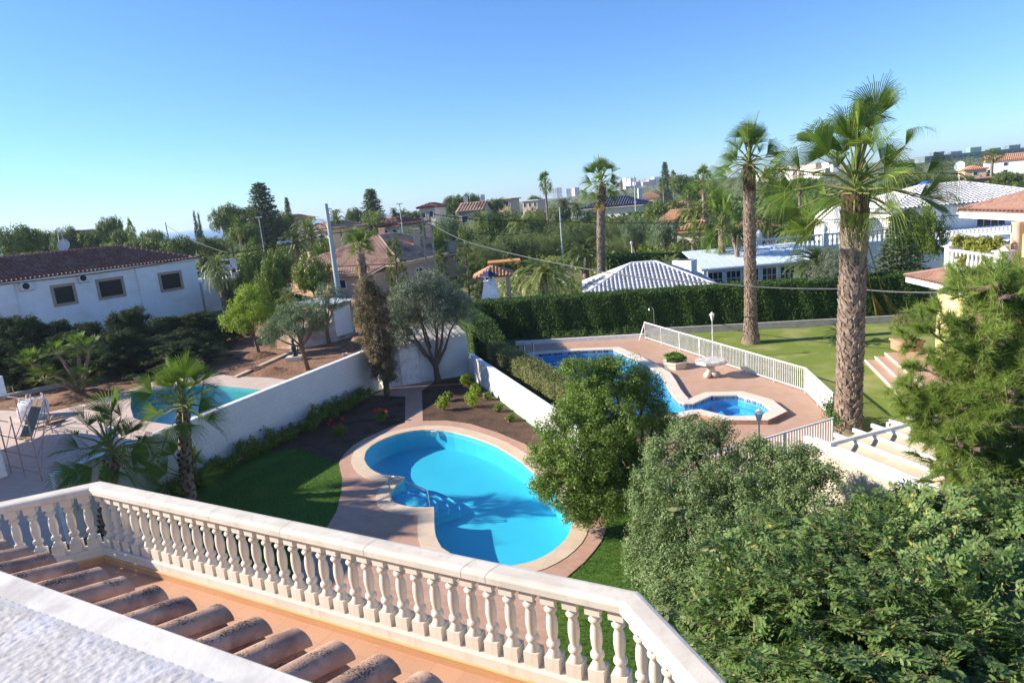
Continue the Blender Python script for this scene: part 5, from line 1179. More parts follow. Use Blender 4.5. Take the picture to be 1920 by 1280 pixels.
q = MB(); q.add(V, [[0, 1+i, 1+(i+1) % 18] for i in range(18)]+[[1+k_*18+i, 19+k_*18+i, 19+k_*18+(i+1) % 18, 1+k_*18+(i+1) % 18] for k_ in range(2) for i in range(18)], 0, True); q.build('dish', K['gpole'], t)
q = MB(); q.tube([(c[0], 62, 5.5), c], .05, 6); q.build('mast', K['gpole'], t)
# ================================================================ VEGETATION
def unit(v): return v/(np.linalg.norm(v, axis=-1, keepdims=True)+1e-9)
def leaves(mb, pos, nrm_, size, asp=.45, m=0, tdir=None, hexa=False, fold=0.0):
    n = len(pos); size = np.broadcast_to(size, (n,))[:, None]
    if tdir is None: tdir = rng.normal(size=(n, 3))
    t_ = unit(tdir-nrm_*np.sum(tdir*nrm_, 1)[:, None]); b_ = np.cross(nrm_, t_)
    if hexa:
        V = np.stack([pos-t_*size*.5, pos-t_*size*.2+b_*size*asp*.45+nrm_*fold*size, pos+t_*size*.22+b_*size*asp*.42+nrm_*fold*size, pos+t_*size*.5, pos+t_*size*.22-b_*size*asp*.42+nrm_*fold*size, pos-t_*size*.2-b_*size*asp*.45+nrm_*fold*size], 1)
        k = 6
    else:
        V = np.stack([pos-t_*size*.5, pos+b_*size*asp*.5, pos+t_*size*.5, pos-b_*size*asp*.5], 1); k = 4
    mb.add(V.reshape(-1, 3), np.arange(n*k).reshape(n, k), m)
def rdir(n): return unit(rng.normal(size=(n, 3)))
def clumps(blobs, nc, shell=.8):
    """clump centres spread through the outer part of ellipsoid blobs; returns centres and outward directions"""
    bl = np.array([(b_[0], b_[1], b_[2], b_[3], b_[4], b_[5]) for b_ in blobs], float)
    wgt = (bl[:, 3]*bl[:, 4]+bl[:, 4]*bl[:, 5]+bl[:, 3]*bl[:, 5]); wgt /= wgt.sum()
    i = rng.choice(len(bl), nc, p=wgt); d = rdir(nc); r = rng.uniform(shell, 1.0, nc)
    r = np.where(rng.random(nc) < .25, rng.uniform(.3, shell, nc), r)
    return bl[i, :3]+d*bl[i, 3:]*r[:, None], d
def crown(mb, blobs, nc, cr, nl, size, asp=.45, shell=.8, upb=.3, m=0, hexa=False, squash=1.0):
    C_, d = clumps(blobs, nc, shell)
    crs = cr*rng.uniform(.6, 1.3, nc)
    P = rdir(nc*nl)*(rng.random(nc*nl)**.45)[:, None]
    ci = np.repeat(np.arange(nc), nl)
    pos = C_[ci]+P*crs[ci][:, None]*np.array([1, 1, squash]); nn = unit(P*.8+d[ci]*.5+np.array([0, 0, upb])+rng.normal(size=P.shape)*.55)
    leaves(mb, pos, nn, size*rng.uniform(.7, 1.3, len(pos)), asp, m, hexa=hexa)
def limbs(mb, base, h0, blobs, r, n=6, bend=.3, m=0):
    """trunk up to h0 then limbs into the crown blobs"""
    base = np.asarray(base, float); top = base+[rng.normal()*.08*h0, rng.normal()*.08*h0, h0]
    mb.tube([base-[0,0,.1], base+[0,0,.05], (base+top)/2+[rng.normal()*.05*h0, rng.normal()*.05*h0, 0], top], [r*1.35, r*1.1, r*.85, r*.75], 9, m)
    for k_ in range(n):
        b_ = blobs[k_ % len(blobs)]; e = np.array(b_[:3])+rng.normal(size=3)*np.array(b_[3:6])*.45
        mid = (top+e)/2+rng.normal(size=3)*bend*.3+[0, 0, bend*.2]
        mb.tube([top-[0,0,.1], mid, e], [r*.6, r*.36, r*.1], 6, m)
        for q in range(2):
            e2 = e+rng.normal(size=3)*np.array(b_[3:6])*.4; mb.tube([mid, (mid+e2)/2+rng.normal(size=3)*.1, e2], [r*.3, r*.18, r*.05], 5, m)
PROTO = {}
def proto(kind, variant=0):
    key = (kind, variant)
    if key in PROTO: return PROTO[key]
    return None
# ---- palms
def fan_leaf(mb, o, az_, el, pet, rad, seg=22, droop=.5, spread=2.3, tipdroop=.5, m=0, mp_=1, wseg=None, twist=0.0):
    d = np.array([math.cos(az_)*math.cos(el), math.sin(az_)*math.cos(el), math.sin(el)])
    sdv_ = np.array([-math.sin(az_), math.cos(az_), 0]); 
    mid = o+d*pet*.5+[0, 0, .04*pet]; hub = o+d*pet-[0, 0, .12*pet*math.cos(el)]
    mb.tube([o, mid, hub], [.03*rad+.006, .022*rad+.005, .012*rad+.004], 4, mp_)
    dd = unit(hub-mid); u_ = unit(np.cross(sdv_, dd)); 
    if u_[2] < 0: u_ = -u_
    sd2 = unit(sdv_*math.cos(twist)+u_*math.sin(twist)); u_ = np.cross(dd, sd2); u_ = u_ if u_[2] > 0 else -u_
    w_ = spread*rad/seg*.4 if wseg is None else wseg
    V = []; F = []; fold = random.uniform(.3, 1.0)
    for k_ in range(seg):
        a = (k_/(seg-1)-.5)*spread*.95
        di = dd*math.cos(a)+sd2*math.sin(a)+u_*fold*abs(math.sin(a)); di = di/np.linalg.norm(di); ti = unit(np.cross(u_, di))
        L1, L2, L3 = rad*.33, rad*.66, rad*(1-.1*abs(a)+random.uniform(-.1, .06))
        g1, g2, g3 = droop*.02*rad, droop*.1*rad, droop*.24*rad+tipdroop*random.uniform(.05, .3)*rad
        g4 = g3+tipdroop*random.uniform(.25, .6)*rad
        p0 = hub; p1 = hub+di*L1-[0, 0, g1]; p2 = hub+di*L2-[0, 0, g2]; p3 = hub+di*(L3*.94)-[0, 0, g3]; p4 = p3+di*.05*rad-[0, 0, g4-g3]
        hw = w_
        b0 = len(V); wj = random.uniform(.75, 1.1); V += [p0, p1-ti*hw*.48*wj, p1+ti*hw*.48*wj, p2-ti*hw*.36*wj, p2+ti*hw*.36*wj, p3-ti*hw*.12, p3+ti*hw*.12, p4]
        F += [[b0, b0+1, b0+2], [b0+5, b0+7, b0+6]]; F.append([b0+1, b0+3, b0+4, b0+2]); F.append([b0+3, b0+5, b0+6, b0+4])
    mb.add(V, F, m)
def feather_leaf(mb, o, az_, el, Lf, n=26, arch=1.0, lw=.045, ll=.45, m=0, mp_=1, twist=0.0):
    d = np.array([math.cos(az_), math.sin(az_), 0]); pts = []; e = el; p = np.array(o, float)
    st_ = Lf/10
    for k_ in range(11):
        pts.append(p.copy()); p = p+(d*math.cos(e)+np.array([0, 0, math.sin(e)]))*st_; e -= arch*.1*(1+k_*.16)
    pts = np.array(pts); mb.tube(pts, np.linspace(.035, .008, 11)*Lf/3, 4, mp_, cap=False)
    T = unit(np.gradient(pts, axis=0)); sdv_ = np.array([-d[1], d[0], 0])
    f = np.linspace(.12, 1, n)*10; i0 = np.minimum(f.astype(int), 9); fr_ = (f-i0)[:, None]
    P = pts[i0]*(1-fr_)+pts[i0+1]*fr_; TT = unit(T[i0]*(1-fr_)+T[i0+1]*fr_); U = unit(np.cross(sdv_[None], TT)); U = np.where(U[:, 2:3] < 0, -U, U)
    l_ = ll*(np.sin(np.linspace(.5, 2.9, n))**.6)[:, None]*rng.uniform(.85, 1.15, (n, 1))
    for sg in (-1, 1):
        D_ = unit(TT*.75+sg*sdv_*.8+U*rng.uniform(-.05, .35, (n, 1)))
        W_ = unit(np.cross(D_, U))*lw
        tip = P+D_*l_-np.array([0, 0, 1.0])*l_*.12
        V = np.stack([P-W_*.4, P+D_*l_*.45-W_*.5, tip, P+D_*l_*.45+W_*.5], 1)
        mb.add(V.reshape(-1, 3), np.arange(n*4).reshape(n, 4), m)
def date_palm(name, h, Lf, nf, n=26, leafk='date', trunk_r=.25, lw=.045, ll=.45, seed=0, label='', el0=(-.35, 1.45), arch=1.0):
    t = thing(name, label or 'date palm', 'palm tree'); q = MB(); o = np.array([0, 0, h])
    if h > .3:
        zs = np.linspace(0, h, 12); q.tube([(math.sin(z*.7)*.05, 0, z) for z in zs], [trunk_r*(1.15-.15*i/11)*(1.1 if i % 2 else .95) for i in range(12)], 10)
        for k_ in range(int(h*14)):
            a = k_*2.4; z = h*(k_+1)/(h*14); q.beam((math.cos(a)*trunk_r, math.sin(a)*trunk_r, z-.08), (math.cos(a)*trunk_r*1.35, math.sin(a)*trunk_r*1.35, z+.05), .13, .05)
        q.build('trunk', K['trunkp'], t, local=True)
    c = MB()
    for k_ in range(nf):
        f = k_/nf; el = el0[0]+(el0[1]-el0[0])*(1-f)**1.0+random.uniform(-.1, .1)
        el = el0[1]-(el0[1]-el0[0])*f+random.uniform(-.12, .12)
        feather_leaf(c, o+[0, 0, .15*(1-f)], k_*2.39996+random.uniform(-.2, .2), el, Lf*random.uniform(.85, 1.1)*(.8+.2*math.sin(f*3)), n, arch, lw, ll)
    c.build('fronds', [L_[leafk], L_['petiole']], t, local=True)
    return t
def fan_palm(name, h, rad, pet, nf, seg=22, tr=.2, el0=(-.9, 1.4), leafk='palm', boots=0, skirt=0, bootmat='boot', lean=(0, 0), droop=.5, tip=.5, label='', dark_top=False, base_flare=1.5, yellow=2, swell=0.0):
    t = thing(name, label or 'fan palm', 'palm tree'); q = MB()
    zs = np.linspace(0, h, 16); ax = lambda z: np.array([lean[0]*(z/h)**1.5, lean[1]*(z/h)**1.5, z])
    rr = lambda z: tr*(1+(base_flare-1)*math.exp(-z/(h*.06+.15))+swell*max(0, (z/h-.6))*1.5)
    q.tube([ax(z) for z in zs], [rr(z) for z in zs], 14, 0)
    if boots:
        for k_ in range(boots):
            f = (k_+1)/boots; z = h*(.02+.98*f); a = k_*2.39996+random.uniform(-.15, .15); p = ax(z); r_ = rr(z)*.93
            dr_ = np.array([math.cos(a), math.sin(a), 0]); tg = np.array([-dr_[1], dr_[0], 0]); L_b = tr*random.uniform(.4, .75); wd = tr*random.uniform(.2, .34)
            s_ = tg*random.choice((-1, 1))*.35
            B_ = p+dr_*r_; Tp = B_+(dr_*.33+np.array([0, 0, .9])+s_)*L_b
            V = [B_-tg*wd-dr_*.03, B_+tg*wd-dr_*.03, B_+tg*wd*.9+dr_*tr*.13, B_-tg*wd*.9+dr_*tr*.13, Tp-tg*wd*.45-dr_*.03, Tp+tg*wd*.45-dr_*.03, Tp+tg*wd*.4+dr_*.02, Tp-tg*wd*.4+dr_*.02]
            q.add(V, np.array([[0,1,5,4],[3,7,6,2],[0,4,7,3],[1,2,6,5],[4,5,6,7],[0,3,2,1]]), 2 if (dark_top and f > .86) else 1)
    q.build('trunk', [K['trunkp'], K[bootmat], K['bootd']], t, local=True)
    o = ax(h); c = MB()
    for k_ in range(nf):
        f = k_/nf; el = el0[1]-(el0[1]-el0[0])*f+random.uniform(-.15, .15); az_ = k_*2.39996+random.uniform(-.25, .25)
        fan_leaf(c, o+[0, 0, .35*(1-f)*tr/.2], az_, el, pet*random.uniform(.5, 1.15), rad*random.uniform(.85, 1.1), seg, droop, 2.4, tip*(.4+f), 0, 1, twist=random.uniform(-1.25, 1.25))
    c.build('fronds', [L_[leafk], L_['petiole']], t, local=True)
    if skirt:
        c = MB()
        for k_ in range(skirt):
            fan_leaf(c, o-[0, 0, .1+.25*random.random()*h*.15], k_*2.1, random.uniform(-1.35, -1.0), pet*.8, rad*.8, 10, .3, 1.2, .2, 0, 1)
        c.build('dead_fronds', [L_['palmd'], L_['palmd']], t, local=True)
    return t
# ---- generic tree prototypes (unit: metres, base at the origin)
def tree(name, cat, label, blobs, leafk, nc, cr, nl, size, asp=.5, trunk=(1.5, .15), bark='trunk', nlimb=6, upb=.3, shell=.8, loc=(0, 0, 0), hexa=False, squash=1.0, group=None, fill=None, rz=0, stems=1):
    t = thing(name, label, cat, loc, rz, group)
    if trunk:
        q = MB()
        for s_ in range(stems): limbs(q, (rng.normal()*.15*(stems > 1), rng.normal()*.15*(stems > 1), 0), trunk[0], blobs, trunk[1], nlimb)
        q.build('trunk', K[bark], t, local=True)
    c = MB(); crown(c, blobs, nc, cr, nl, size, asp, shell, upb, hexa=hexa, squash=squash)
    c.build('crown', L_[leafk], t, local=True)
    return t
def rblobs(n, R_, z, rz_, r, seed=None):
    out = []
    for i in range(n):
        a = 2*math.pi*i/n+random.uniform(-.3, .3); k = random.uniform(.45, .75)*R_
        rr = r*random.uniform(.75, 1.2); out.append((math.cos(a)*k, math.sin(a)*k, z+random.uniform(-.5, .5)*rz_, rr, rr, rr*.8))
    return out
# 1. protos for the distance; each: (things list, width, height)
def far_protos():
    P = {}
    def reg(k, t, w_, h_): P.setdefault(k, []).append((t, w_, h_)); KIDS[t.name] = list(t.children)
    for v in range(2):
        bl = rblobs(5, 4.5, 6.6, 1.2, 2.3)+[(0, 0, 7.2, 2.9, 2.9, 1.5)]; bl = [(a, b_, c, d_, e_, f_*.72) for a, b_, c, d_, e_, f_ in bl]
        reg('stone', tree('stone_pine', 'tree', '', bl, 'stone', 260, .75, 46, .34, .35, (5, .3), upb=.5, squash=.7), 12, 8.8)
        bl = rblobs(6, 2.6, 3.2, 1.3, 1.6)+[(0, 0, 3.9, 2.0, 2.0, 1.7)]
        reg('broad', tree('broadleaf_tree', 'tree', '', bl, 'broad', 230, .55, 46, .24, .5, (1.8, .2)), 7.6, 5.6)
        bl = rblobs(6, 3.3, 1.9, .8, 1.7)+[(0, 0, 2.3, 2.6, 2.6, 1.5)]
        reg('feather', tree('feathery_bush', 'shrub', '', bl, 'feather', 300, .6, 60, .2, .22, (.8, .15), upb=.2), 9, 3.9)
        bl = rblobs(5, 1.9, 3.0, .9, 1.25)+[(0, 0, 3.5, 1.5, 1.5, 1.3)]
        reg('olive', tree('olive_tree', 'tree', '', bl, 'oliveg', 200, .45, 60, .16, .3, (1.6, .22), bark='twig'), 5.6, 4.8)
    for v in range(2): reg('date', date_palm('date_palm', 4.0, 2.9, 60, 24, 'date' if v == 0 else 'dateg', .3, .085, .42), 5.6, 6.9)
    reg('datelow', date_palm('date_palm', .7, 3.2, 54, 34, 'date', .35, .06, .42), 5.8, 3.7)
    for v in range(2): reg('fan', fan_palm('fan_palm', 9, 1.0, .95, 40, 16, .22, (-.9, 1.5), skirt=5, droop=.4, tip=.35, boots=0), 3.9, 11.0)
    reg('fanlow', fan_palm('fan_palm', 3.2, 1.1, 1.1, 30, 16, .3, (-.7, 1.4), skirt=4, boots=60), 4.2, 5.2)
    # araucaria / norfolk pine
    t = thing('norfolk_pine', '', 'tree'); q = MB(); q.tube([(0, 0, 0), (0, 0, 12)], [.28, .03], 8); q.build('trunk', K['trunk'], t, local=True); c = MB()
    for k_ in range(27):
        z = 1.4+k_*.39; Lb = 2.4*(1-(z-1.5)/10.8)**.75*random.uniform(.8, 1.1)+.15
        for j in range(8):
            a = j*2*math.pi/8+k_*.4; n_ = int(20*Lb)+5; f = rng.random(n_)**.6; 
            base = np.array([0, 0, z]); dr_ = np.array([math.cos(a), math.sin(a), .22]); pos = base+np.outer(f*Lb, dr_)+rng.normal(size=(n_, 3))*np.array([.13, .13, .1])
            leaves(c, pos, unit(rng.normal(size=(n_, 3))+[0, 0, 1]), .34, .5, tdir=np.tile(dr_, (n_, 1)))
    c.build('branches', L_['nor'], t, local=True); reg('norfolk', t, 4.8, 12.0)
    t = thing('italian_cypress', '', 'tree'); c = MB(); bl = [(0, 0, z, .75*math.sin(min(3.0, .5+z*.36))+.12, .75*math.sin(min(3.0, .5+z*.36))+.12, .8) for z in np.linspace(.6, 7.4, 12)]
    crown(c, bl, 260, .3, 40, .16, .4, .85, .8); c.build('crown', L_['cyp'], t, local=True); q = MB(); q.tube([(0, 0, 0), (0, 0, 5)], [.14, .05], 6); q.build('trunk', K['trunk'], t, local=True); reg('cypress', t, 1.9, 8.2)
    # young aleppo pine: airy tiers
    for v in range(2):
        t = thing('young_pine', '', 'tree'); c = MB(); q = MB(); q.tube([(0, 0, 0), (.1, 0, 3), (0, .1, 6.3)], [.16, .11, .03], 8); bl = []
        for k_ in range(34):
            z = 1.0+k_*.155; Lb = 1.9*(1-z/7.2)+.35; a = k_*2.4; e = np.array([math.cos(a)*Lb, math.sin(a)*Lb, z+.25*Lb]); q.tube([(0, 0, z), e*.5+[0, 0, z*.5], e], [.05, .03, .01], 5)
            for f in (.65, 1.0): p = np.array([0, 0, z])*(1-f)+e*f; bl.append((*p, .36, .36, .26))
        q.build('trunk', K['trunk'], t, local=True); crown(c, bl, 230, .22, 60, .2, .12, .4, .6); c.build('crown', L_['stone'], t, local=True); reg('pine', t, 4.2, 7.0)
    # dark spreading conifer of the left border
    for v in range(3):
        t = thing('dark_conifer', '', 'tree'); c = MB(); q = MB(); q.tube([(0, 0, 0), (0, 0, 3.6)], [.16, .04], 7); bl = []
        for k_ in range(56):
            z = .05+k_*.07; Lb = 2.4*(1-z/4.9)*random.uniform(.6, 1.15)+.25; a = k_*2.4; e = np.array([math.cos(a)*Lb, math.sin(a)*Lb, z+.3*Lb]); q.tube([(0, 0, z), e*.6+[0, 0, z*.4+.05], e], [.05, .03, .01], 4)
            for f in (.4, .7, 1.0): p = np.array([0, 0, z])*(1-f)+e*f; bl.append((*p, .4, .4, .2))
        q.build('trunk', K['trunk'], t, local=True); crown(c, bl, 620, .25, 50, .17, .28, .4, .5); c.build('crown', L_['con'], t, local=True); reg('conifer', t, 4.8, 4.3)
    t = thing('dragon_tree', '', 'tree'); q = MB(); q.tube([(0, 0, 0), (0, 0, 2.6)], [.28, .22], 9); c = MB()
    for k_ in range(9):
        a = k_*2.4; e = np.array([math.cos(a)*.7*(k_ > 0), math.sin(a)*.7*(k_ > 0), 3.3+.2*(k_ % 3)]); q.tube([(0, 0, 2.5), e*.6+[0, 0, 1.2], e], [.16, .12, .1], 6)
        n_ = 60; d_ = unit(rdir(n_)+[0, 0, .5]); leaves(c, e+d_*.42, unit(np.cross(d_, rdir(n_))), .8, .09, tdir=d_)
    q.build('trunk', K['boot'], t, local=True); c.build('crown', L_['dateg'], t, local=True); reg('dragon', t, 2.6, 4.3)
    return P
FP = far_protos()
used = set()
def put(kind, x, ytop, d_, wpx, label, group=None, name=None, var=None):
    L = FP[kind]; i = random.randrange(len(L)) if var is None else var % len(L); t, w_, h_ = L[i]
    p = D(x, ytop, d_); z0 = tz(p[0], d_)
    W_ = wpx*d_/FPX/w_; Hs = (p[2]-z0)/h_
    if kind == 'conifer': W_ *= 1.25
    if kind in ('norfolk',) : W_ = max(W_, Hs*.5)
    loc = (p[0], d_, z0-.02); rz_ = random.uniform(0, 6.28)
    if t.name not in used:
        used.add(t.name); t.location = loc; t.rotation_euler = (0, 0, rz_); t.scale = (W_, W_, Hs); t['label'] = label
        if group: t['group'] = group
        o = t
    else: o = copy_tree(t, loc, rz_, (W_, W_, Hs), label, group)
    return o
TG = 'pines and palms of the far tree belt'
FAR = [
 ('date',1306,350,84,76,'bright date palm left of the arcaded house'),('date',1332,392,70,76,'date palm in front of the arcaded house roof'),('date',1285,372,96,60,'date palm above the white gabled house'),('date',1440,388,78,70,'bright date palm right of the second tall palm'),('date',1490,396,70,76,'bright date palm left of the white balustrade urn'),('date',1160,392,110,60,'date palm below the blue roofed house wall'),('date',1065,396,100,60,'date palm left of the shaggy fan palm crown'),
 ('broad',955,388,140,66,'leafy tree before the flat brick red house'),('broad',1000,388,150,56,'leafy tree before the pale distant house'),('date',930,384,135,40,'date palm before the flat brick red house'),('broad',905,412,100,60,'round tree before the pink gabled house wall'),('broad',812,412,108,50,'round tree at the foot of the grey villa'),('broad',730,440,98,50,'round tree at the foot of the yellow villa'),('stone',760,392,150,60,'pine between the yellow villa and the grey villa'),('broad',1345,420,68,60,'round tree before the arcade of the cream house'),
 ('date',792,398,108,46,'date palm behind the lattice pole'),('broad',768,428,98,66,'leafy tree left of the lattice pole'),('date',850,392,118,48,'date palm between the grey villa and the pink gabled house'),('broad',872,420,94,60,'leafy tree below the pink gabled house'),('broad',925,398,108,54,'leafy tree right of the pink gabled house'),('stone',1040,384,150,60,'small pine below the skyline towers'),
 ('date',990,392,118,44,'date palm left of the thin tall palm'),('broad',700,428,98,50,'leafy tree over the ridge of the bungalow'),('date',672,404,88,66,'date palm left of the bungalow ridge'),('broad',602,444,88,70,'leafy tree left of the bungalow eaves'),('date',820,402,102,50,'grey date palm right of the lattice pole'),('broad',1110,392,150,60,'tree left of the blue roofed house wall'),
 ('date',1470,352,110,70,'date palm between the two tallest palms'),('date',1560,360,70,110,'date palm behind the crown of the big palm'),('broad',1520,372,80,90,'leafy tree left of the white round roof'),('fan',1500,330,100,50,'fan palm left of the big palm crown'),('date',1400,398,75,70,'date palm behind the second tall trunk'),('date',1345,380,100,60,'date palm behind the stout fan palm'),('broad',1730,372,52,90,'green tree before the white villa windows'),
 ('stone',20,413,95,120,'broad stone pine at the left picture edge'),('stone',70,424,112,70,'low stone pine between the left edge and the aerial mast'),('stone',118,417,104,80,'stone pine standing behind the satellite dish'),
 ('stone',197,399,128,62,'stone pine rising highest above the dark red roof'),('stone',165,425,104,95,'stone pine in front of the highest pine left of the small palm'),('stone',225,422,118,60,'stone pine right behind the thin upright palm'),('stone',278,425,112,80,'low spreading stone pine right of the thin upright palm'),('stone',262,440,98,110,'flat green pine directly above the roof apex'),
 ('stone',335,436,96,100,'light green pine around the slim leaning pole'),('stone',395,438,104,80,'pine between the twin cypress and the street lamp'),
 ('stone',422,374,118,76,'great domed pine left of the araucaria'),('stone',470,380,125,70,'domed pine under the araucaria'),('stone',520,392,128,90,'dark pine right of the araucaria'),('stone',452,412,100,90,'broad pine crown below the great domed pine'),
 ('stone',660,384,150,50,'small pine on the skyline left of the conifer spire'),('stone',848,361,175,60,'light pine dome left of the dense dome on the skyline'),('stone',880,357,180,58,'dense pine dome on the skyline above the pink gabled house'),('stone',925,368,185,50,'small pine dome right of the skyline palm'),
 ('stone',1001,363,230,36,'tiny pine on the skyline beside the thin palm'),('stone',1158,372,240,30,'tiny pine left of the slim pole on the skyline'),
 ('stone',1278,322,170,60,'tall green pine below the square rooftop on the right skyline'),('stone',1310,332,140,80,'broad pine behind the skyline fan palm'),('stone',1450,335,150,90,'pine crown right of the second tall palm'),('stone',1505,330,170,80,'pine crown left of the big palm'),('stone',1700,322,150,110,'pine crown behind the right fronds of the big palm'),('stone',1780,330,160,90,'pine left of the red walled house'),('stone',1885,318,140,60,'dark pine before the red walled house'),
 ('broad',1230,372,140,60,'round green tree right of the blue roofed house'),('broad',1340,345,95,80,'light green drooping tree left of the second tall palm'),('broad',1472,372,90,90,'green tree between the two tallest palms'),('broad',1360,400,110,60,'green tree behind the stout fan palm'),
 ('broad',470,448,74,70,'bright citrus tree left of the dark date palm'),('broad',520,455,76,80,'bushy citrus tree behind the clipped hedge end'),('broad',578,470,68,86,'round dark citrus tree left of the pale concrete pole'),('broad',455,485,66,60,'light green tree above the long hedge on the left'),('broad',500,480,64,60,'leafy tree between the two citrus trees'),
 ('broad',640,415,110,50,'green tree behind the top of the pale pole'),('broad',690,395,118,60,'dense green tree below the conifer spire'),('broad',820,420,86,40,'grey green tree right of the lattice pole'),
 ('broad',1010,400,120,60,'green tree left of the short pale pole'),('broad',980,412,100,70,'green tree behind the palms in the middle'),('broad',1560,382,90,80,'green tree behind the big palm trunk'),
 ('feather',905,440,84,110,'feathery pale bush behind the kiosk'),('feather',965,428,92,120,'wide feathery bush left of the short pale pole'),('feather',1035,420,96,110,'wide feathery bush around the short pale pole'),('feather',1090,412,104,100,'feathery bush below the blue roofed house'),('feather',1150,408,108,90,'feathery bush right of the shaggy palm trunk'),('feather',880,425,100,90,'olive toned bush under the silvery date palm'),('feather',1150,440,86,90,'dark feathery bush left of the olive trees'),('feather',1250,410,112,90,'low green bush on the meadow right of the blue roofed house'),
 ('olive',1188,398,78,66,'grey olive tree, left of the two above the white pavilion'),('olive',1245,400,74,84,'grey olive tree, right of the two above the white pavilion'),('olive',835,392,96,50,'grey green olive right of the grey villa'),
 ('norfolk',484,340,122,95,'araucaria with dense narrow crown above the domed pines'),('norfolk',693,352,140,70,'conifer spire standing above the middle tree line'),('norfolk',536,368,140,14,'thin sparse conifer tip left of the far palms'),('norfolk',1246,302,240,30,'slender araucaria on the skyline above the white town'),
 ('cypress',361,388,120,14,'left blade of the dark twin cypress'),('cypress',369,392,121,13,'right blade of the dark twin cypress'),
 ('date',40,436,70,95,'yellowish date palm at the far left above the roof'),('date',193,424,86,46,'small date palm behind the roof left of the thin palm'),('fan',240,405,92,20,'thin upright palm with raised fronds above the roof apex'),('date',397,444,66,66,'wide date palm right of the white house roof'),
 ('fan',441,398,88,24,'slim fan palm left of the araucaria'),('date',570,378,100,74,'dark bushy date palm left of the pale pole'),('date',546,405,92,56,'dark date palm beside the rosy roofed house'),('date',623,362,108,40,'date palm crown just right of the pale pole top'),('datelow',532,500,57,66,'low date palm behind the clipped hedge'),
 ('date',655,402,96,50,'grey date palm right of the pale pole'),('date',735,369,150,22,'left of the two small palms near the conifer spire'),('date',752,371,150,24,'right of the two small palms near the conifer spire'),('date',778,374,128,40,'palm left of the grey slate roofed villa'),('date',700,372,130,44,'date palm at the foot of the conifer spire'),
 ('date',905,355,150,36,'skyline date palm right of the dense pine dome'),('date',898,372,108,66,'silvery date palm before the pink gabled house'),('date',935,378,122,44,'date palm right of the silvery palm'),('date',975,381,100,70,'dark date palm in the middle of the picture'),('date',955,440,90,50,'low date palm under the dark middle palm'),
 ('date',1012,374,126,34,'palm at the foot of the thin tall palm'),('date',1056,354,150,44,'date palm right of the thin tall palm'),('date',1038,376,130,34,'orange tinted palm below the skyline towers'),('date',1080,365,160,30,'palm partly behind the shaggy fan palm'),
 ('fan',1020,317,118,34,'tall thin fan palm alone on the skyline'),('fan',1318,306,88,60,'tall fan palm with dry skirt left of the second tall palm'),('fan',1243,330,180,26,'slim fan palm right of the white town'),('fan',1262,318,200,18,'small fan palm near the square rooftop on the skyline'),('fan',1290,345,120,40,'fan palm behind the arcaded house'),
 ('date',1218,368,160,36,'small date palm near the pale villa on the slope'),('date',1265,360,150,44,'date palm on the slope left of the skyline fan palm'),
 ('fanlow',1352,362,56,84,'stout fan palm with swollen grey trunk before the arcaded house'),('fanlow',1300,415,68,70,'dark fan palm in the shade beside the arcade'),('dragon',1381,418,54,52,'dragon tree right of the stout fan palm'),
 ('datelow',1250,440,56,80,'low silvery palm behind the pavilion chimney block'),('datelow',1372,496,49,46,'tiny palm at the foot of the stout fan palm'),('datelow',1082,505,50,70,'low palm frond cluster left of the pavilion roof'),
 ('date',1092,418,62,100,'date palm left of the shaggy fan palm trunk'),('date',1015,452,48,136,'big arching date palm left of the white pavilion'),('date',1532,440,47,140,'big arching date palm left of the big palm trunk'),('date',1420,380,90,60,'palm crown right of the second tall palm trunk'),
 ('fan',1862,278,190,44,'fan palm in front of the hotel'),('date',1795,340,90,60,'low palm left of the satellite dish mast'),('date',1850,352,80,60,'grey palm above the villa roof at the right edge'),
 ('pine',735,430,55,60,'young pine right of the shaggy palm, before the bungalow'),('pine',868,442,54,66,'young pine in front of the kiosk'),('pine',822,455,58,50,'young pine between the lattice pole and the kiosk'),('pine',845,520,47,70,'low pine behind the silver olive tree'),('pine',900,520,50,50,'small dark pine left of the tapered chimney'),
 ('norfolk',1690,395,43,110,'dark araucaria standing right behind the big palm trunk'),
 ('conifer',5,636,42,150,'near dark conifer at the left edge beside the kerb'),('conifer',80,630,44,150,'near dark conifer left of the dwarf fan palms'),('conifer',270,634,44,130,'near dark conifer right of the dwarf fan palms'),('conifer',325,640,43,150,'near dark conifer at the edge of the red earth'),('conifer',25,590,44,130,'dark conifer at the left edge below the white house'),('conifer',95,600,46,110,'dark conifer below the first dark window'),('conifer',160,603,47,100,'dark conifer left of the tallest one by the house'),('conifer',235,578,47,110,'tallest dark conifer in front of the white house'),('conifer',305,592,50,100,'dark conifer right of the tallest one'),('conifer',365,584,51,110,'wide dark conifer before the projecting bay'),('conifer',415,600,52,80,'dark conifer beside the bright green tree'),('conifer',130,618,43,120,'low dark conifer behind the leaning fan palms'),('conifer',330,618,46,130,'low dark conifer behind the red earth'),('conifer',215,620,43,120,'low dark conifer above the leaning palms'),
]
for i, f in enumerate(FAR): put(*f[:5], f[5], group=({'stone': 'stone pines', 'broad': 'broadleaf trees', 'feather': 'feathery bushes', 'olive': 'far olive trees', 'date': 'date palms', 'datelow': 'date palms', 'fan': 'fan palms', 'fanlow': 'fan palms', 'norfolk': 'araucarias', 'pine': 'young pines', 'conifer': 'dark conifers along the left border', 'cypress': 'twin cypress', 'dragon': None}[f[0]]), var=i)
for k_, L in FP.items():
    for t, _, _ in L:
        if t.name not in used:
            for ch in list(t.children): bpy.data.objects.remove(ch)
            bpy.data.objects.remove(t)
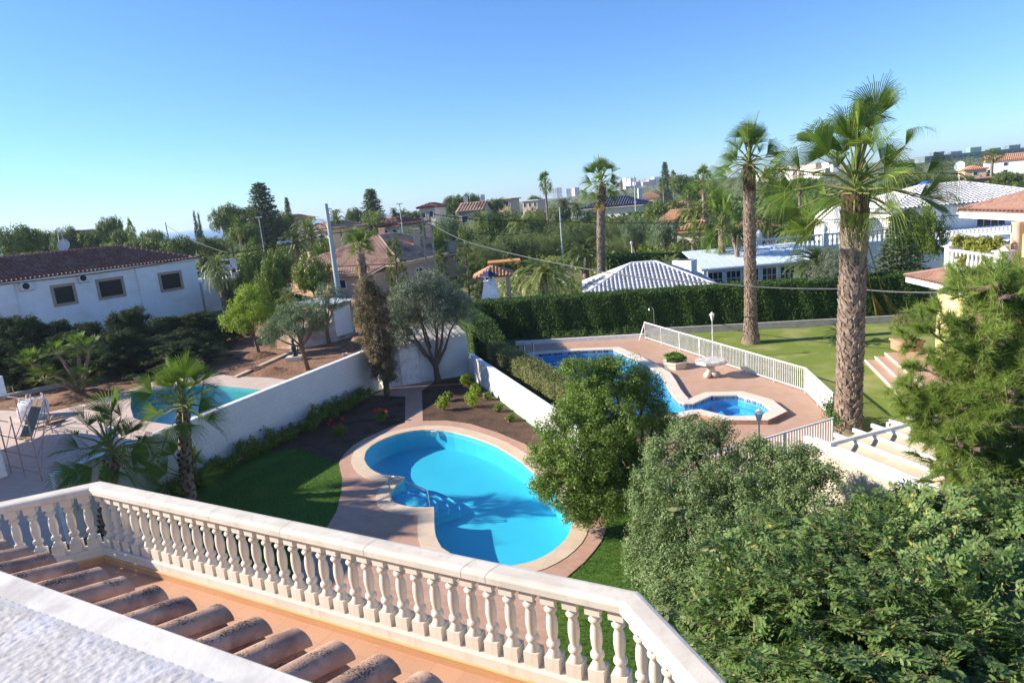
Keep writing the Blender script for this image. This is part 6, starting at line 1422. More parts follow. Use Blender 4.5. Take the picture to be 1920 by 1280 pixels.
# distant woodland that reads as one mass, and scrub on the open ground
c = MB(); n_ = 9000
az_ = rng.uniform(R(-46), R(44), n_); r_ = 125*np.exp(rng.random(n_)*1.9)
X, Y = r_*np.sin(az_), r_*np.cos(az_); ok = []
Z = np.array([tz(a, b_) for a, b_ in zip(X, Y)]); s_ = (1.6+rng.random(n_)*2.6)*np.where((r_ > 300) & (az_ > 0), .55, 1)
keep_ = ~((X > -8) & (X < 46) & (r_ > 195) & (r_ < 250)) & ~((np.degrees(az_) > -33) & (np.degrees(az_) < -24)) & ~((r_ > 450) & (az_ < R(-20))); X, Y, Z, s_ = X[keep_], Y[keep_], Z[keep_], s_[keep_]
n_ = len(X); m_ = 34
P = rdir(n_*m_); P[:, 2] = abs(P[:, 2]); ii = np.repeat(np.arange(n_), m_)
pos = np.stack([X, Y, Z], 1)[ii]+P*(s_*np.array([1.0]))[ii][:, None]*rng.uniform(.6, 1.05, (n_*m_, 1))*np.array([1, 1, .95])
leaves(c, pos, unit(P+rng.normal(size=P.shape)*.5), s_[ii]*.36, .8)
tag(c.build('distant_woodland', L_['stone']), 'mass of distant tree crowns covering the plain up to the skyline', 'woodland', kind='stuff')
c = MB(); n_ = 4200
X = rng.uniform(-75, 75, n_); Y = rng.uniform(54, 150, n_); k_ = ~((X > -36) & (X < 0) & (Y < 106) & (Y > 58)) & ~((X > 14) & (Y < 84)) & ~((X < -20) & (Y < 84)) & ~((Y > 84) & (X < -36) & (X > -52)) ; X, Y = X[k_], Y[k_]; n_ = len(X); m_ = 40; s_ = rng.uniform(.5, 1.5, n_)*np.where(Y > 84, 1.9, 1)
P = rdir(n_*m_); P[:, 2] = abs(P[:, 2]); ii = np.repeat(np.arange(n_), m_); pos = np.stack([X, Y, X*0], 1)[ii]+P*s_[ii][:, None]*rng.uniform(.4, 1.05, (n_*m_, 1))*np.array([1.2, 1.2, .8])
leaves(c, pos, unit(P+rng.normal(size=P.shape)*.5), s_[ii]*.28, .6)
tag(c.build('garden_undergrowth', L_['broad']), 'low mixed undergrowth between the far gardens', 'undergrowth', kind='stuff')

# ---- hedges
def hedge(name, label, P, w_, h_, leafk, dens=900, size=.07, core='hedge_core', rag=.06, lower=None, thing_=True):
    t = thing(name, label, 'hedge', (*P[0][:2], 0)); q = MB(); c = MB()
    for i in range(len(P)-1):
        a, b_ = np.array(P[i][:2], float), np.array(P[i+1][:2], float); Lg = np.linalg.norm(b_-a); e = (b_-a)/Lg; nn = np.array([-e[1], e[0]])
        h0 = h_[i] if isinstance(h_, (list, tuple)) else h_; h1 = h_[i+1] if isinstance(h_, (list, tuple)) else h_
        iw = w_/2-.12; V = []
        for (p, hh) in ((a, h0), (b_, h1)):
            for sg in (-1, 1): V += [(*(p+nn*sg*iw), 0), (*(p+nn*sg*iw), hh-.12)]
        q.add(V, np.array([[0,4,5,1],[2,3,7,6],[1,5,7,3],[0,1,3,2],[4,6,7,5]]))
        hm = (h0+h1)/2; areas = np.array([Lg*hm, Lg*hm, Lg*w_, w_*hm, w_*hm]); 
        for f, A_ in enumerate(areas):
            n_ = int(A_*dens); u_, v_ = rng.random(n_), rng.random(n_); dp = rng.normal(size=n_)*rag-.03
            wav = .05*np.sin(u_*Lg*2.1+f)+.04*np.sin(u_*Lg*5.3+v_*4)
            hl = h0+(h1-h0)*u_
            if f < 2: sg = (-1, 1)[f]; xy = a+np.outer(u_*Lg, e)+np.outer(sg*(w_/2+dp+wav), nn); pos = np.column_stack([xy, v_*hl]); no = np.array([*(nn*sg), .35])
            elif f == 2: xy = a+np.outer(u_*Lg, e)+np.outer((v_-.5)*w_, nn); pos = np.column_stack([xy, hl+dp+wav*.6]); no = np.array([0, 0, 1.0])
            else: sg = (-1, 1)[f-3]; xy = (a if f == 3 else b_)+np.outer((u_-.5)*w_, nn)+np.outer(sg*dp, e); pos = np.column_stack([xy, v_*(h0 if f == 3 else h1)]); no = np.array([*(e*sg), .3])
            leaves(c, pos, unit(no+rng.normal(size=(n_, 3))*.55), size*rng.uniform(.7, 1.4, n_), .5)
    q.build('light_block_core', K['hcore'], t); c.build('foliage', L_[leafk], t)  # solid dark core added inside the foliage to block light
    return t
K['hcore'] = mat('hedge_light_block', (.022, .03, .012), .95, (.03, .025, .015), 4)  # dark green for the added core that stops light passing through hedges
hedge('clipped_hedge', 'long tall clipped green hedge across the back of both pool gardens', [(-3.6, 45.0), (15.2, 41.8), (25.5, 40.0)], 1.7, [2.55, 2.6, 2.6], 'hedge', 1100, .085)
hedge('clipped_hedge', 'tall dark hedge running from the shed corner to the long hedge', [(-3.2, 44.0), (-1.6, 37.5), (-.9, 35.0)], 1.3, [2.5, 2.4, 1.7], 'hedge', 900, .08)
hedge('clipped_hedge', 'shorter twiggy hedge behind the sunlit white wall', [(-.95, 34.9), (1.6, 27.6), (2.9, 23.6)], .9, [1.65, 1.6, 1.5], 'hedgeb', 1300, .07, rag=.09)
hA, hB, hC = D(432, 527, 72), D(560, 560, 64), D(672, 590, 58)
hedge('clipped_hedge', 'long two toned hedge with brown sides behind the olive trees on the left', [hA, hB, hC], 2.0, [hA[2], hB[2], hC[2]*.9], 'hedgeb', 320, .16, rag=.12)
a1, b1 = D(1140, 478, 60), D(1560, 468, 60)
hedge('clipped_hedge', 'dark hedge behind the pavilion and the conservatory', [a1, b1], 1.5, [a1[2], b1[2]], 'hedge', 350, .15)
# creeping plants behind the blue pool
c = MB(); crown(c, [(1.2+i*.9, 41.9-i*.14, .3, .6, .4, .32) for i in range(8)], 160, .22, 60, .08, .5, .5, .6); tag(c.build('creeping_plants', L_['hedge']), 'low green creeping plants along the kerb behind the blue pool', 'ground cover', kind='stuff')

# ---- the two great washingtonias
p = G(1590, 806); tp = D(1612, 398, p[1]); hb = tp[2]
bp_ = fan_palm('washingtonia_palm', hb+.5, 1.4, 1.95, 44, 38, .37, (-.6, 1.5), 'palm', 1250, 0, 'boot', (tp[0]-p[0]-.05, .2), .5, .9, 'largest palm, thick boot covered trunk rising behind the awning', True, 1.25)
bp_.location = p; bp_['group'] = 'tall washingtonia palms on the lawn'; WM[bp_.name] = Matrix.Translation(Vector(p))
c = MB(); o = np.array([tp[0]-p[0], .2, hb-.1])
for az_, el in ((-.6, -1.25), (-1.0, -1.35)): fan_leaf(c, o, az_, el, 2.6, .9, 14, .2, .7, .2, 0, 1)
c.build('yellow_frond', [L_['palmy'], L_['palmy']], bp_, local=True)
p = G(1408, 643); tp = D(1406, 322, p[1]); 
b2 = fan_palm('washingtonia_palm', tp[2]+.2, 1.2, 1.35, 38, 30, .28, (-.65, 1.5), 'palm', 900, 0, 'boot', (tp[0]-p[0], .1), .45, .7, 'second tallest palm, slimmer trunk with flared base on the open lawn', True, 1.9)
b2.location = p; b2['group'] = 'tall washingtonia palms on the lawn'
p = D(1129, 560, 60); tp = D(1124, 350, 60)
b3 = fan_palm('washingtonia_palm', tp[2], 1.25, 1.25, 36, 20, .34, (-.8, 1.5), 'palm', 420, 12, 'boot', (tp[0]-p[0]+.2, 0), .5, .5, 'tall fan palm with dry skirt rising behind the white pavilion', True, 1.4)
b3.location = (p[0], 60, 0); b3['group'] = 'tall washingtonia palms on the lawn'
# shaggy palm by the lattice pole
p = D(681, 520, 50); tp = D(680, 476, 50)
b4 = fan_palm('shaggy_palm', tp[2], .85, .75, 22, 16, .3, (.1, 1.4), 'palm', 120, 16, 'boot', (0, 0), .4, .3, 'palm with shaggy brown dead fronds above the cypress tip', False, 1.2); b4.location = (p[0], 50, 0)
# ---- the two fan palms by the left wall + small one
p = np.array([-11.35, 21.0, 0]); tp = D(343, 762, 21.0)
f1 = fan_palm('fan_palm', tp[2]-.1, 1.0, .9, 30, 28, .2, (-.6, 1.4), 'palm', 120, 0, 'bootd', (tp[0]-p[0], 0), .5, .35, 'sunlit fan palm with rough dark trunk growing beside the white blockwork wall', False, 1.3); f1.location = p
p2_ = np.array([-12.9, 18.9, 0]); tp = D(212, 858, 18.9)
f2 = fan_palm('fan_palm', tp[2], 1.1, 1.0, 30, 28, .22, (-.7, 1.35), 'palm', 100, 0, 'bootd', (tp[0]-p2_[0], 0), .5, .4, 'shaded fan palm with curved trunk just beyond the balustrade corner', False, 1.2); f2.location = p2_
p = G(335, 940); f3 = fan_palm('fan_palm', .5, .95, .9, 11, 24, .13, (-.1, 1.2), 'palm', 20, 0, 'bootd', (0, 0), .4, .3, 'small dark fan palm at the foot of the wall right behind the handrail', False, 1.2); f3.location = p+[.3, .2, 0]
for o_ in (f1, f2, f3): o_['group'] = 'fan palms by the white blockwork wall'
# leaning cluster palms on the dark earth
p = G(155, 742); lb_ = [((-1.9, -.6, 2.0), 'leaning'), ((-.9, .2, 2.3), 'x'), ((.1, .4, 2.45), 'x'), ((.9, 0, 2.3), 'x'), ((-1.2, -.9, 1.2), 'x'), ((.6,-.6,.9), 'x')]
t = thing('dwarf_fan_palm', 'clump of dwarf fan palms with leaning stems on the dark earth', 'palm tree', p); q = MB(); c = MB()
for e, _ in lb_:
    e = np.array(e)*[1.1, 1, 1.12]; q.tube([(0, 0, 0), e*[.35, .35, .5], e], [.13, .11, .09], 8)
    for k_ in range(15): fan_leaf(c, e, k_*2.4, random.uniform(-.3, 1.2), .55, .78, 18, .3, 2.6, .2, 0, 1)
q.build('stem', K['trunkp'], t, local=True); c.build('fronds', [L_['palm'], L_['petiole']], t, local=True)
# cycad on the lawn
p = G(1578, 644); cy = date_palm('cycad', .35, 1.15, 46, 26, 'cycad', .2, .03, .16, label='dark green cycad on the lawn left of the big palm trunk', arch=.8); cy.location = p; cy['category'] = 'cycad'

# ---- trees of the gardens, built one by one
def at(p, t): t.location = tuple(p); return t
# brown half dry conifer column
p = G(726, 741); t = thing('column_conifer', 'narrow half brown conifer in front of the white door wall', 'tree', p)
c = MB(); bl = []
for k_ in range(60):
    f = k_/59; z = .9+4.9*f; r_ = (1.05 if f > .35 else .6+1.0*f)*(1 if f < .8 else (1-f)*4+.2); a = k_*2.4; bl.append((math.cos(a)*r_*.55-.25*f, math.sin(a)*r_*.5, z, .4, .4, .42))
crown(c, bl, 700, .2, 75, .085, .35, .5, .7); c.build('crown', L_['brown'], t, local=True)
q = MB(); q.tube([(0, 0, -.05), (0, 0, 1), (-.1, 0, 5)], [.17, .14, .04], 9); q.build('trunk', K['trunk'], t, local=True)
# silver olive before the shed
p = G(822, 717); t = thing('olive_tree', 'large silver olive with forked trunk in front of the shed roof', 'tree', p); q = MB(); c = MB()
ends = [(-1.9,.3,3.9),(-.9,-.3,4.9),(.2,.2,5.3),(1.0,0,4.5),(1.5,.3,3.7),(-.7,.5,3.7),(-1.6,-.2,2.9),(.5,-.4,3.7)]
q.tube([(0,0,-.05),(-.03,0,.5),(-.05,0,.9)], [.2, .15, .14], 10)
for e in ends[:5]:
    e = np.array(e); q.tube([(-.05,0,.85), e*[.25,.25,.42]+[.15*np.sign(e[0]),0,.2], e*[.6,.6,.72], e*[.95,.95,.95]], [.1,.075,.05,.015], 7)
for e in ends[5:]: e = np.array(e); q.tube([e*[.3,.3,.5], e*[.6,.6,.75]+[0,0,.1], e], [.06,.04,.015], 6)
q.build('trunk', K['trunk'], t, local=True); crown(c, [(*e, 1.05, .95, .85) for e in ends], 900, .25, 62, .085, .32, .5, .2); c.build('crown', L_['olive'], t, local=True)
# trees on the red earth
p = G(577, 693); t = thing('olive_tree', 'grey green olive with pale straight trunk on the red earth', 'tree', p); q = MB(); c = MB()
ends = [(-1.5,0,2.9),(-.6,.2,3.5),(.3,0,3.7),(1.1,-.1,3.2),(-1.9,.1,2.3),(.7,.5,2.7),(-.3,-.6,2.8)]
q.tube([(0,0,-.05),(-.08,0,.7),(-.15,0,1.5)], [.17,.13,.12], 9)
for e in ends: e = np.array(e); q.tube([(-.15,0,1.45), e*[.5,.5,.75], e], [.07,.05,.015], 6)
q.build('trunk', K['twig'], t, local=True); crown(c, [(*e, .9, .85, .75) for e in ends], 560, .24, 60, .09, .3, .5, .2); c.build('crown', L_['oliveg'], t, local=True)
at(G(618, 645), tree('olive_tree', 'tree', 'small loose olive in front of the peeling shed', [(-.3,0,3.0,1.0,.9,.8),(.9,0,3.3,.9,.8,.8),(.3,.3,3.9,.8,.8,.6)], 'oliveg', 150, .25, 55, .1, .3, (1.4, .13), 'twig'))
at(G(486, 667), tree('bright_tree', 'tree', 'bright yellow green tree on the dark earth beside the hedge', [(0,0,3.4,1.4,1.3,1.1),(-1.1,0,2.7,1.1,1.0,.8),(1.2,0,2.9,1.0,1.0,.9),(0,.2,4.3,.9,.9,.7),(-.4,-.6,2.5,1,.8,.7)], 'bright', 300, .32, 62, .12, .4, (1.2, .14), 'twig'))
# lawn olive right, leaning
p = G(1562, 594); t = thing('olive_tree', 'leaning silver olive in front of the tall hedge left of the big palm', 'tree', p+[.2, -.6, 0]); q = MB(); c = MB()
for s_, e in ((1, (-1.0, 0, 1.9)), (1, (-.7, .3, 2.4)), (1, (.4, 0, 2.2))): e = np.array(e); q.tube([(0, 0, -.05), e*[.5, .5, .45], e], [.12, .09, .05], 7)
q.build('trunk', K['twig'], t, local=True); crown(c, [(-1.1,0,2.8,1.2,1.0,.9),(.1,0,3.2,1.2,1.1,1.0),(1.0,0,2.7,1.0,.9,.8),(-.3,.2,3.8,1.0,.9,.7)], 300, .3, 60, .1, .3, .6, .2); c.build('crown', L_['olive'], t, local=True)
# potted bush, succulents, balcony plants
c = MB(); cc_, pt = POTB; crown(c, [(cc_[0], cc_[1], 1.5, .75, .75, .62)], 220, .16, 60, .055, .45, .85, .3); c.build('bush_foliage', L_['hedgeb'], pt)
c = MB(); cc_, pt = PLANTER
for k_ in range(26):
    b_ = cc_+[rng.uniform(-.42, .42), rng.uniform(-.42, .42), .5+rng.uniform(-.05, .12)]; n_ = 26; d_ = unit(rdir(n_)+[0, 0, .6]); leaves(c, b_+d_*.08, unit(np.cross(d_, rdir(n_))), .2, .38, tdir=d_)
c.build('succulent_plants', L_['succ'], pt)
pa_, pb_ = YBAL; c = MB(); bt = thing('balcony_plants', 'leafy yellow green plants spilling over the white balcony balustrade', 'plants', (*pa_, 4.35)); bl = []
for k_ in range(7): f = .12+k_*.11; p_ = pa_+(pb_-pa_)*f; bl.append((p_[0]+.25, p_[1], 5.35+random.uniform(-.1, .35), .4, .35, .3))
p_ = pa_+(pb_-pa_)*.3; bl.append((p_[0]-.12, p_[1], 4.85, .15, .2, .4)); crown(c, bl, 90, .18, 30, .16, .45, .5, .4); c.build('foliage', leafm('rubber_plant_leaf', (.2, .24, .03), (.35, .34, .08), .3, .4), bt)
q = MB(); q.prism([(pa_[0]+.1, pa_[1]-.1), (pb_[0]+.1, pb_[1]+1.2), (pb_[0]+.45, pb_[1]+1.2), (pa_[0]+.45, pa_[1]-.1)], 4.36, 4.7); q.build('trough', K['terrpot'], bt)
# shrubs in the beds
def bush(p, r_, h_, leafk, label, group=None, size=.07, nc=40, name='small_shrub'):
    t = thing(name, label, 'shrub', p, 0, group); q = MB()
    for k_ in range(4): a = k_*1.6; q.tube([(0, 0, 0), (math.cos(a)*r_*.3, math.sin(a)*r_*.3, h_*.45), (math.cos(a)*r_*.6, math.sin(a)*r_*.6, h_*.8)], [.015, .01, .005], 4)
    q.build('stem', K['twig'], t, local=True)
    c = MB(); crown(c, [(0, 0, h_*.55, r_*.8, r_*.8, h_*.42)], nc, r_*.35, 26, size, .5, .5, .4); c.build('foliage', L_[leafk], t, local=True); return t
for (x, y, r_, h_, lb) in [(832,770,.35,.75,'leafy shrub nearest the brick path in the sunny soil bed'),(886,764,.4,.8,'leafy shrub in the middle of the sunny soil bed'),(893,742,.35,.6,'shrub behind the middle one in the sunny soil bed'),(915,750,.25,.4,'small shrub close to the white wall'),(877,722,.4,.6,'green shrub at the corner of shed and white wall'),(935,772,.25,.35,'small low plant halfway along the white wall'),(958,790,.25,.3,'tiny plant at the near end of the sunny bed'),(842,752,.3,.5,'shrub behind the one nearest the brick path')]:
    bush(G(x, y), r_, h_, 'bright' if r_ > .3 else 'broad', lb, 'shrubs in the sunny soil bed', .085)
row = thing('shrub_row', 'row of dark shrubs along the shaded foot of the blockwork wall', 'shrubs', (-10.5, 24, 0)); c = MB()
bl = [(*(WL0+(WL1-WL0)*f+np.array([.55, -.15])+rng.normal(size=2)*.1), .42+rng.uniform(-.12, .12), .42, .42, .42) for f in np.linspace(.12, .93, 42)]
crown(c, bl, 420, .2, 42, .09, .5, .4, .5); c.build('foliage', L_['broad'], row)
for (x, y, lb) in [(716, 790, 'geranium with red flowers in the shade under the conifer'), (640, 818, 'geranium with few red flowers near the shaded lawn edge')]:
    b_ = bush(G(x, y), .35, .5, 'broad', lb, None, .08, name='flowering_shrub')
    for k_ in range(5):
        c = MB(); pos = np.array([0, 0, .6])+rng.normal(size=3)*[.2, .2, .08]+rng.normal(size=(14, 3))*.035; leaves(c, pos, rdir(14), .08, .8); c.build('flower', L_['red'], b_, local=True)
# climbing plant at the end of the long railing
c = MB(); t = thing('climbing_plant', 'green climber on the railing beside the big palm trunk', 'plant', (F2[0], F2[1], 0)); crown(c, [(F2[0]-.05, F2[1]-.2, .5, .3, .5, .55), (F2[0]-.3, F2[1]-.9, .35, .3, .5, .4)], 60, .2, 40, .09, .5, .4, .3); c.build('foliage', L_['hedge'], t)

# ---- dense tree between the pools
p = np.array([3.35, 17.3, 0]); t = thing('dense_green_tree', 'dense bright green tree hanging over the far edge of the turquoise pool', 'tree', p, 0)
def D2(x, y, d_): return D(x, y, d_)
q = MB(); c = MB(); bl = []
for (x, y, d_, r_) in [(1165,705,18.5,.75),(1110,735,18.0,.75),(1200,730,18.8,.75),(1080,780,17.6,.75),(1150,790,17.2,.95),(1225,790,18.4,.8),(1040,850,17.0,.7),(1105,860,16.6,.95),(1180,870,17.0,.95),(1060,920,16.6,.75),(1135,935,16.2,.8),(1200,930,17.4,.8),(1030,800,17.6,.45),(1020,905,16.6,.5),(1075,690,18.2,.4),(1120,700,18.6,.6),(1010,860,17.2,.35),(1085,965,16.4,.45),(1140,690,18.6,.4)]:
    e = D(x, y, d_)-p; bl.append((*e, r_, r_, r_*.85)); q.tube([(0, 0, .5), e*[.5, .5, .5]+[0, 0, .5], e], [.09, .06, .02], 6)
q.tube([(0, 0, -.1), (0, 0, .9)], [.2, .15], 8); q.build('trunk', K['trunk'], t, local=True)
crown(c, bl, 1900, .2, 62, .075, .36, .62, .35); c.build('crown', L_['mid'], t, local=True)
# mastic shrubs
p = np.array([4.6, 13.0, 0]); t = thing('mastic_shrub', 'large grey green mastic shrub with tiny reddish berries right of the turquoise pool', 'shrub', p, 0)
q = MB(); c = MB(); bl = []
for (x, y, d_, r_) in [(1300,820,14.5,.6),(1250,860,14.2,.6),(1330,860,14.0,.7),(1230,920,13.4,.7),(1310,930,13.0,.8),(1390,900,13.2,.7),(1420,860,13.8,.6),(1470,880,13.2,.65),(1515,870,13.0,.5),(1230,990,12.4,.7),(1310,1000,12.0,.8),(1400,980,12.2,.8),(1480,950,12.4,.7),(1540,900,12.6,.5),(1220,1060,11.2,.55),(1280,1080,10.6,.65),(1360,1050,11.0,.7),(1440,1020,11.4,.7),(1250,1130,10.0,.5),(1330,1130,9.8,.6),(1205,1030,12.0,.4),(1345,810,14.4,.4),(1280,800,14.8,.35),(1555,960,11.8,.45),(1600,960,11.6,.35),(1420,835,14.0,.3)]:
    e = D(x, y, d_)-p; bl.append((*e, r_, r_, r_*.85)); q.tube([(0, 0, .1), e*.5+[0, 0, .2], e], [.08, .05, .015], 6)
q.build('stem', K['trunk'], t, local=True); crown(c, bl, 2100, .17, 62, .062, .36, .62, .35); c.build('crown', L_['ment'], t, local=True)
# carob: compound leaves with glossy oval leaflets
def compound(mb, o, d, nrm_, Lf, npair=5, ls=.094, m=0):
    n = len(o); s_ = unit(np.cross(d, nrm_)); 
    for i in range(npair):
        f = (.25+.75*i/(npair-1)); base = o+d*(Lf*f)[:, None]-nrm_*(.06*f*f*Lf)[:, None]
        for sg in (-1, 1):
            t_ = unit(s_*sg*.8+d*.6+np.array([0, 0, -.25])+rng.normal(size=(n, 3))*.12); nn = unit(nrm_+rng.normal(size=(n, 3))*.22)
            sz = ls*rng.uniform(.8, 1.15, n)*(1-.25*abs(f-.6)); leaves(mb, base+t_*(sz*.52)[:, None], nn, sz, .43, m, tdir=t_, hexa=True, fold=.05)
    V = np.stack([o-s_*.004, o+s_*.004, o+d*Lf[:, None]+s_*.002, o+d*Lf[:, None]-s_*.002], 1); mb.add(V.reshape(-1, 3), np.arange(n*4).reshape(n, 4), 1)
p = np.array([6.0, 6.6, 0]); t = thing('carob_tree', 'big carob tree with glossy oval leaflets filling the lower right corner', 'tree', p, 0)
q = MB(); c = MB(); bl = []
CB = [(1400,1120,8.6,.7),(1480,1060,9.2,.7),(1570,1040,9.4,.7),(1660,1020,9.6,.7),(1750,1010,9.7,.65),(1840,1010,9.7,.65),(1900,990,9.8,.65),(1420,1200,7.6,.7),(1500,1150,7.8,.8),(1590,1100,8.2,.8),(1680,1060,8.6,.8),(1780,1050,8.8,.8),(1870,1060,8.6,.8),(1440,1270,6.8,.6),(1530,1240,6.9,.7),(1620,1200,7.0,.75),(1710,1170,7.2,.75),(1800,1150,7.4,.75),(1890,1160,7.4,.75),(1500,1330,6.0,.6),(1600,1310,6.0,.7),(1700,1290,6.1,.7),(1800,1270,6.2,.7),(1900,1280,6.2,.7),(1960,1060,8.8,.8),(1980,1180,7.4,.8),(1960,950,10.2,.7),(1560,1010,10.2,.45),(1480,1000,10.2,.5),(1345,1190,8.2,.45),(1650,1380,5.4,.6),(1800,1370,5.4,.6)]
for (x, y, d_, r_) in CB:
    e = D(x, y, d_)-p; bl.append((*e, r_, r_, r_*.8)); q.tube([(0, 0, 1.0), e*.5+[0, 0, .6], e], [.13, .07, .02], 6)
q.tube([(0, 0, -.1), (0, 0, 1.2)], [.35, .25], 10); q.build('trunk', K['trunk'], t, local=True)
ns_ = 2600; k7 = 8; C0, dd0 = clumps(bl, ns_, .8)
fld = np.stack([np.sin(C0[:, 0]*1.7+C0[:, 2]*2.1), np.cos(C0[:, 1]*1.3+C0[:, 0]*1.1), np.sin(C0[:, 2]*1.9+C0[:, 1])*.5], 1)
sh = unit(dd0*.55+fld*.55+rng.normal(size=(ns_, 3))*.3+np.array([-.25, -.3, .25])); sid = unit(np.cross(sh, np.array([0, 0, 1.0])+rng.normal(size=(ns_, 3))*.25)); upn = np.cross(sid, sh)
C_ = []; d_ = []; nn = []
for j in range(k7):
    sg = 1 if j % 2 else -1; C_.append(C0+sh*(.05*j)); d_.append(unit(sh*.45+sid*sg*1.0+np.array([0, 0, -.35])+rng.normal(size=(ns_, 3))*.12)); nn.append(upn+dd0*.5+np.array([-.45, -.15, 0])+rng.normal(size=(ns_, 3))*.2)
C_ = np.concatenate(C_); d_ = np.concatenate(d_); nn = np.concatenate(nn); nn = unit(nn-d_*np.sum(nn*d_, 1)[:, None]); nn = np.where(nn[:, 2:3] < 0, -nn, nn); n_ = len(C_)
compound(c, C_, d_, nn, rng.uniform(.17, .28, n_)); c.build('crown', [L_['carob'], K['twig']], t, local=True)
# fig leaved shoots between mastic and carob
t = thing('fig_shoots', 'pale drooping broad leaves poking out between the mastic and the carob', 'shrub', (4.0, 9.0, 0)); c = MB(); q = MB()
for (x, y, dd_) in [(1270,975,11.6),(1345,1050,10.2),(1325,1035,10.4),(1425,1010,10.6),(1480,1010,10.4),(1335,1120,9.4),(1440,1140,8.4),(1240,1165,8.6),(1395,1090,9.2)]:
    b_ = D(x, y, dd_)+[0, -.3, .35]; q.tube([(4.6, 9.4, 0), b_*[.7, .7, .6]+[1.2, 2.6, 0], b_], [.03, .02, .01], 5); n_ = 13; az_ = rng.uniform(0, 6.28, n_); el = rng.uniform(-1.1, .5, n_); d_ = np.stack([np.cos(az_)*np.cos(el), np.sin(az_)*np.cos(el), np.sin(el)], 1)
    leaves(c, b_+d_*.13, unit(np.array([0, 0, 1.0])+rng.normal(size=(n_, 3))*.35+d_*.3), rng.uniform(.16, .26, n_), .5, 0, tdir=d_, hexa=True, fold=.08)
c.build('foliage', L_['fig'], t); q.build('stem', K['twig'], t)
# ---- long needled pine on the right
p = np.array([10.6, 10.6, 0]); t = thing('long_needled_pine', 'bright long needled pine branches reaching in from the right edge', 'tree', p, 0)
q = MB(); tufts = []; tdirs = []
BR = [((1700,640,12.6),(1960,700,10.8)),((1690,720,12.2),(1950,760,10.8)),((1730,800,12.0),(1960,830,10.8)),((1770,900,11.6),(1960,900,10.8)),((1760,580,13.0),(1880,720,11.4)),((1840,520,13.4),(1900,640,11.8)),((1900,500,13.6),(1940,640,11.8)),((1715,680,12.4),(1900,740,11)),((1690,770,12.0),(1880,800,11)),((1800,690,12.0),(1960,760,11)),((1810,860,11.4),(1950,860,10.8)),((1790,620,12.6),(1930,700,11.2)),((1860,570,12.8),(1940,690,11.4)),((1850,780,11.6),(1960,800,11)),((1870,940,11.0),(1970,900,10.8)),((1800,960,11.2),(1960,930,10.8)),((1880,680,11.8),(1980,720,11)),((1745,860,11.8),(1900,850,11)),((1905,840,11.2),(1980,820,11)),((1830,640,12.3),(1950,720,11)),((1900,590,12.3),(1980,660,11)),((1740,745,11.7),(1900,770,10.8)),((1780,780,11.4),(1920,800,10.7)),((1850,900,10.9),(1960,880,10.6))]
for _ in range(34):
    x_, y_ = random.uniform(1700, 1930), random.uniform(520, 930)
    if x_ < 1780 and y_ < 600: continue
    BR.append(((x_, y_, random.uniform(11.3, 12.9)), (x_+random.uniform(60, 160), y_+random.uniform(-10, 90), random.uniform(10.6, 11.2))))
for a, b_ in BR:
    A_, B_ = D(*a), D(*b_); M_ = (A_+B_)/2+rng.normal(size=3)*.15-[0, 0, .12]; q.tube([B_, M_, A_], [.045, .03, .012], 6)
    for k_ in range(11):
        f = .1+.9*k_/10; P0 = (B_*(1-f)**2+2*M_*f*(1-f)+A_*f*f); dr_ = unit(A_-B_)
        for s_ in range(3):
            off_ = unit(rng.normal(size=3)+dr_*.6+np.array([0, 0, .35])); Ls = rng.uniform(.15, .5)*(1.1-.5*f); e = P0+off_*Ls; q.tube([P0, (P0+e)/2-[0, 0, .02], e], [.012, .01, .006], 4); tufts.append(e); tdirs.append(unit(off_+np.array([0, 0, .25])))
            if k_ > 8: tufts.append(e+off_*.08); tdirs.append(off_)
q.tube([p+[0, 0, -.1], p+[.1, 0, 2.5], p+[.3, 0, 6.0]], [.24, .18, .06], 9)
q2 = q; tufts = np.array(tufts); tdirs = np.array(tdirs); WT = MB(); 
q = MB()
m_ = 80; n_ = len(tufts)*m_; ii = np.repeat(np.arange(len(tufts)), m_); d_ = unit(tdirs[ii]*1.0+rng.normal(size=(n_, 3))*.62); al_ = rng.uniform(-.16, .06, n_)[:, None]
o_ = tufts[ii]+tdirs[ii]*al_; Ln = rng.uniform(.16, .25, n_)[:, None]; sdn = unit(np.cross(d_, rdir(n_)))*.0052
V = np.stack([o_-sdn, o_+sdn, o_+d_*Ln-[0, 0, .012]], 1)
c = MB(); c.add(V.reshape(-1, 3), np.arange(n_*3).reshape(n_, 3)); c.build('needles', L_['pine'], t)
# branches were laid out in world space except the trunk

q2.build('branch', K['trunk'], t)
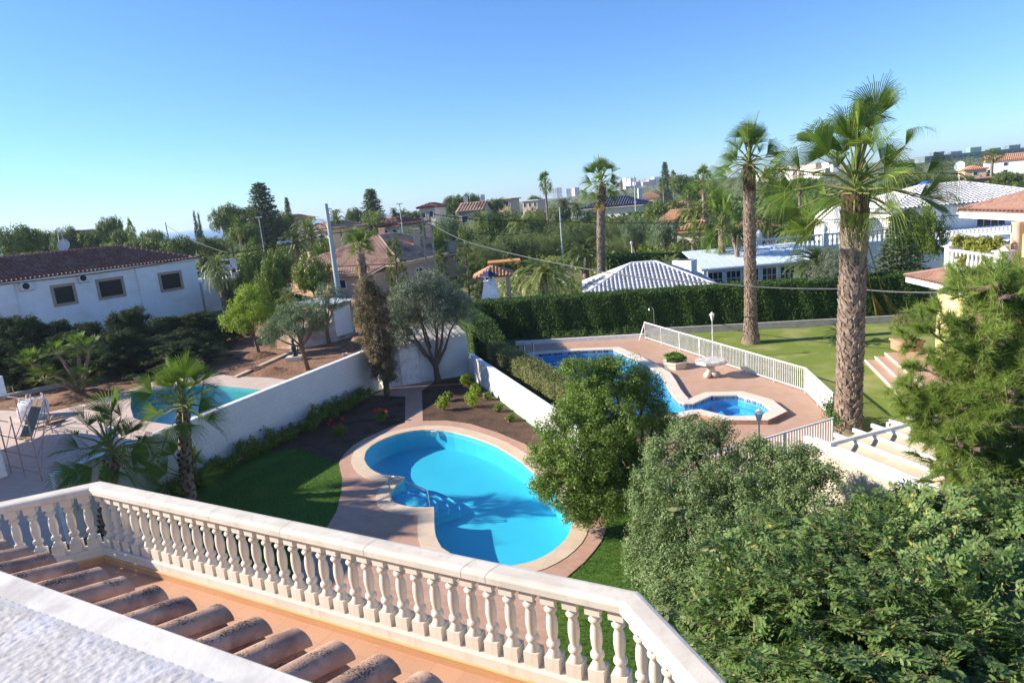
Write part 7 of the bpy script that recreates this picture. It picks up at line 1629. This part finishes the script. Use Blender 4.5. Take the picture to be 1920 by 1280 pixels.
# ---- grass standing on the sunlit lawn strips
def pin(poly, X, Y):
    ins_ = np.zeros(len(X), bool); n_ = len(poly); j = n_-1
    for i in range(n_):
        xi, yi = poly[i][:2]; xj, yj = poly[j][:2]; cnd = ((yi > Y) != (yj > Y)) & (X < (xj-xi)*(Y-yi)/(yj-yi+1e-12)+xi); ins_ ^= cnd; j = i
    return ins_
n_ = 160000; X = rng.uniform(-12.5, 7.5, n_); Y = rng.uniform(7.5, 27, n_); k_ = ~pin(DECK, X, Y) & ~pin(POOL, X, Y) & ~pin(BEDL, X, Y) & ~pin(BEDR, X, Y) & (X > -12.6+(Y-18.6)*.45+.6) & (X < 2+(21.3-Y)*.6+2.5)
X, Y = X[k_], Y[k_]; n_ = len(X); h_ = rng.uniform(.03, .075, n_); a_ = rng.uniform(0, 6.28, n_); B0_ = np.stack([X, Y, X*0+.006], 1); sv = np.stack([np.cos(a_), np.sin(a_), a_*0], 1)*.009; tipv = np.stack([rng.normal(size=n_)*.02, rng.normal(size=n_)*.02, h_], 1)
c = MB(); c.add(np.stack([B0_-sv, B0_+sv, B0_+tipv], 1).reshape(-1, 3), np.arange(n_*3).reshape(n_, 3)); tag(c.build('grass_blades', L_['grass']), 'short green grass blades standing on the lawn round the turquoise pool', 'grass', kind='stuff')

# pine cones
for (x, y, d_) in [(1905, 700, 11.2), (1898, 706, 11.25)]:
    e = D(x, y, d_); q = MB(); q.ball(e, .045, 9, sc3=(1, 1, 1.35), noise=.15); q.build('pine_cone', K['wood'], bpy.data.objects['long_needled_pine'])
# ================================================================ SEA HAZE
hz = MB(); hz.box((-5600, -700, -17), (5600, 5600, 75)); ho = hz.build('haze', None)
hm = bpy.data.materials.new('sea_haze'); hm.use_nodes = True; hn_ = hm.node_tree; hn_.nodes.remove(hn_.nodes['Principled BSDF'])
pv_ = hn_.nodes.new('ShaderNodeVolumePrincipled'); pv_.inputs['Color'].default_value = (.72, .86, 1.0, 1); pv_.inputs['Density'].default_value = .0002; pv_.inputs['Anisotropy'].default_value = .2
hn_.links.new(pv_.outputs[0], hn_.nodes['Material Output'].inputs['Volume']); ho.data.materials.clear(); ho.data.materials.append(hm)
tag(ho, kind='stuff'); ho['label'] = 'thin pale sea haze over the plain and the far town'
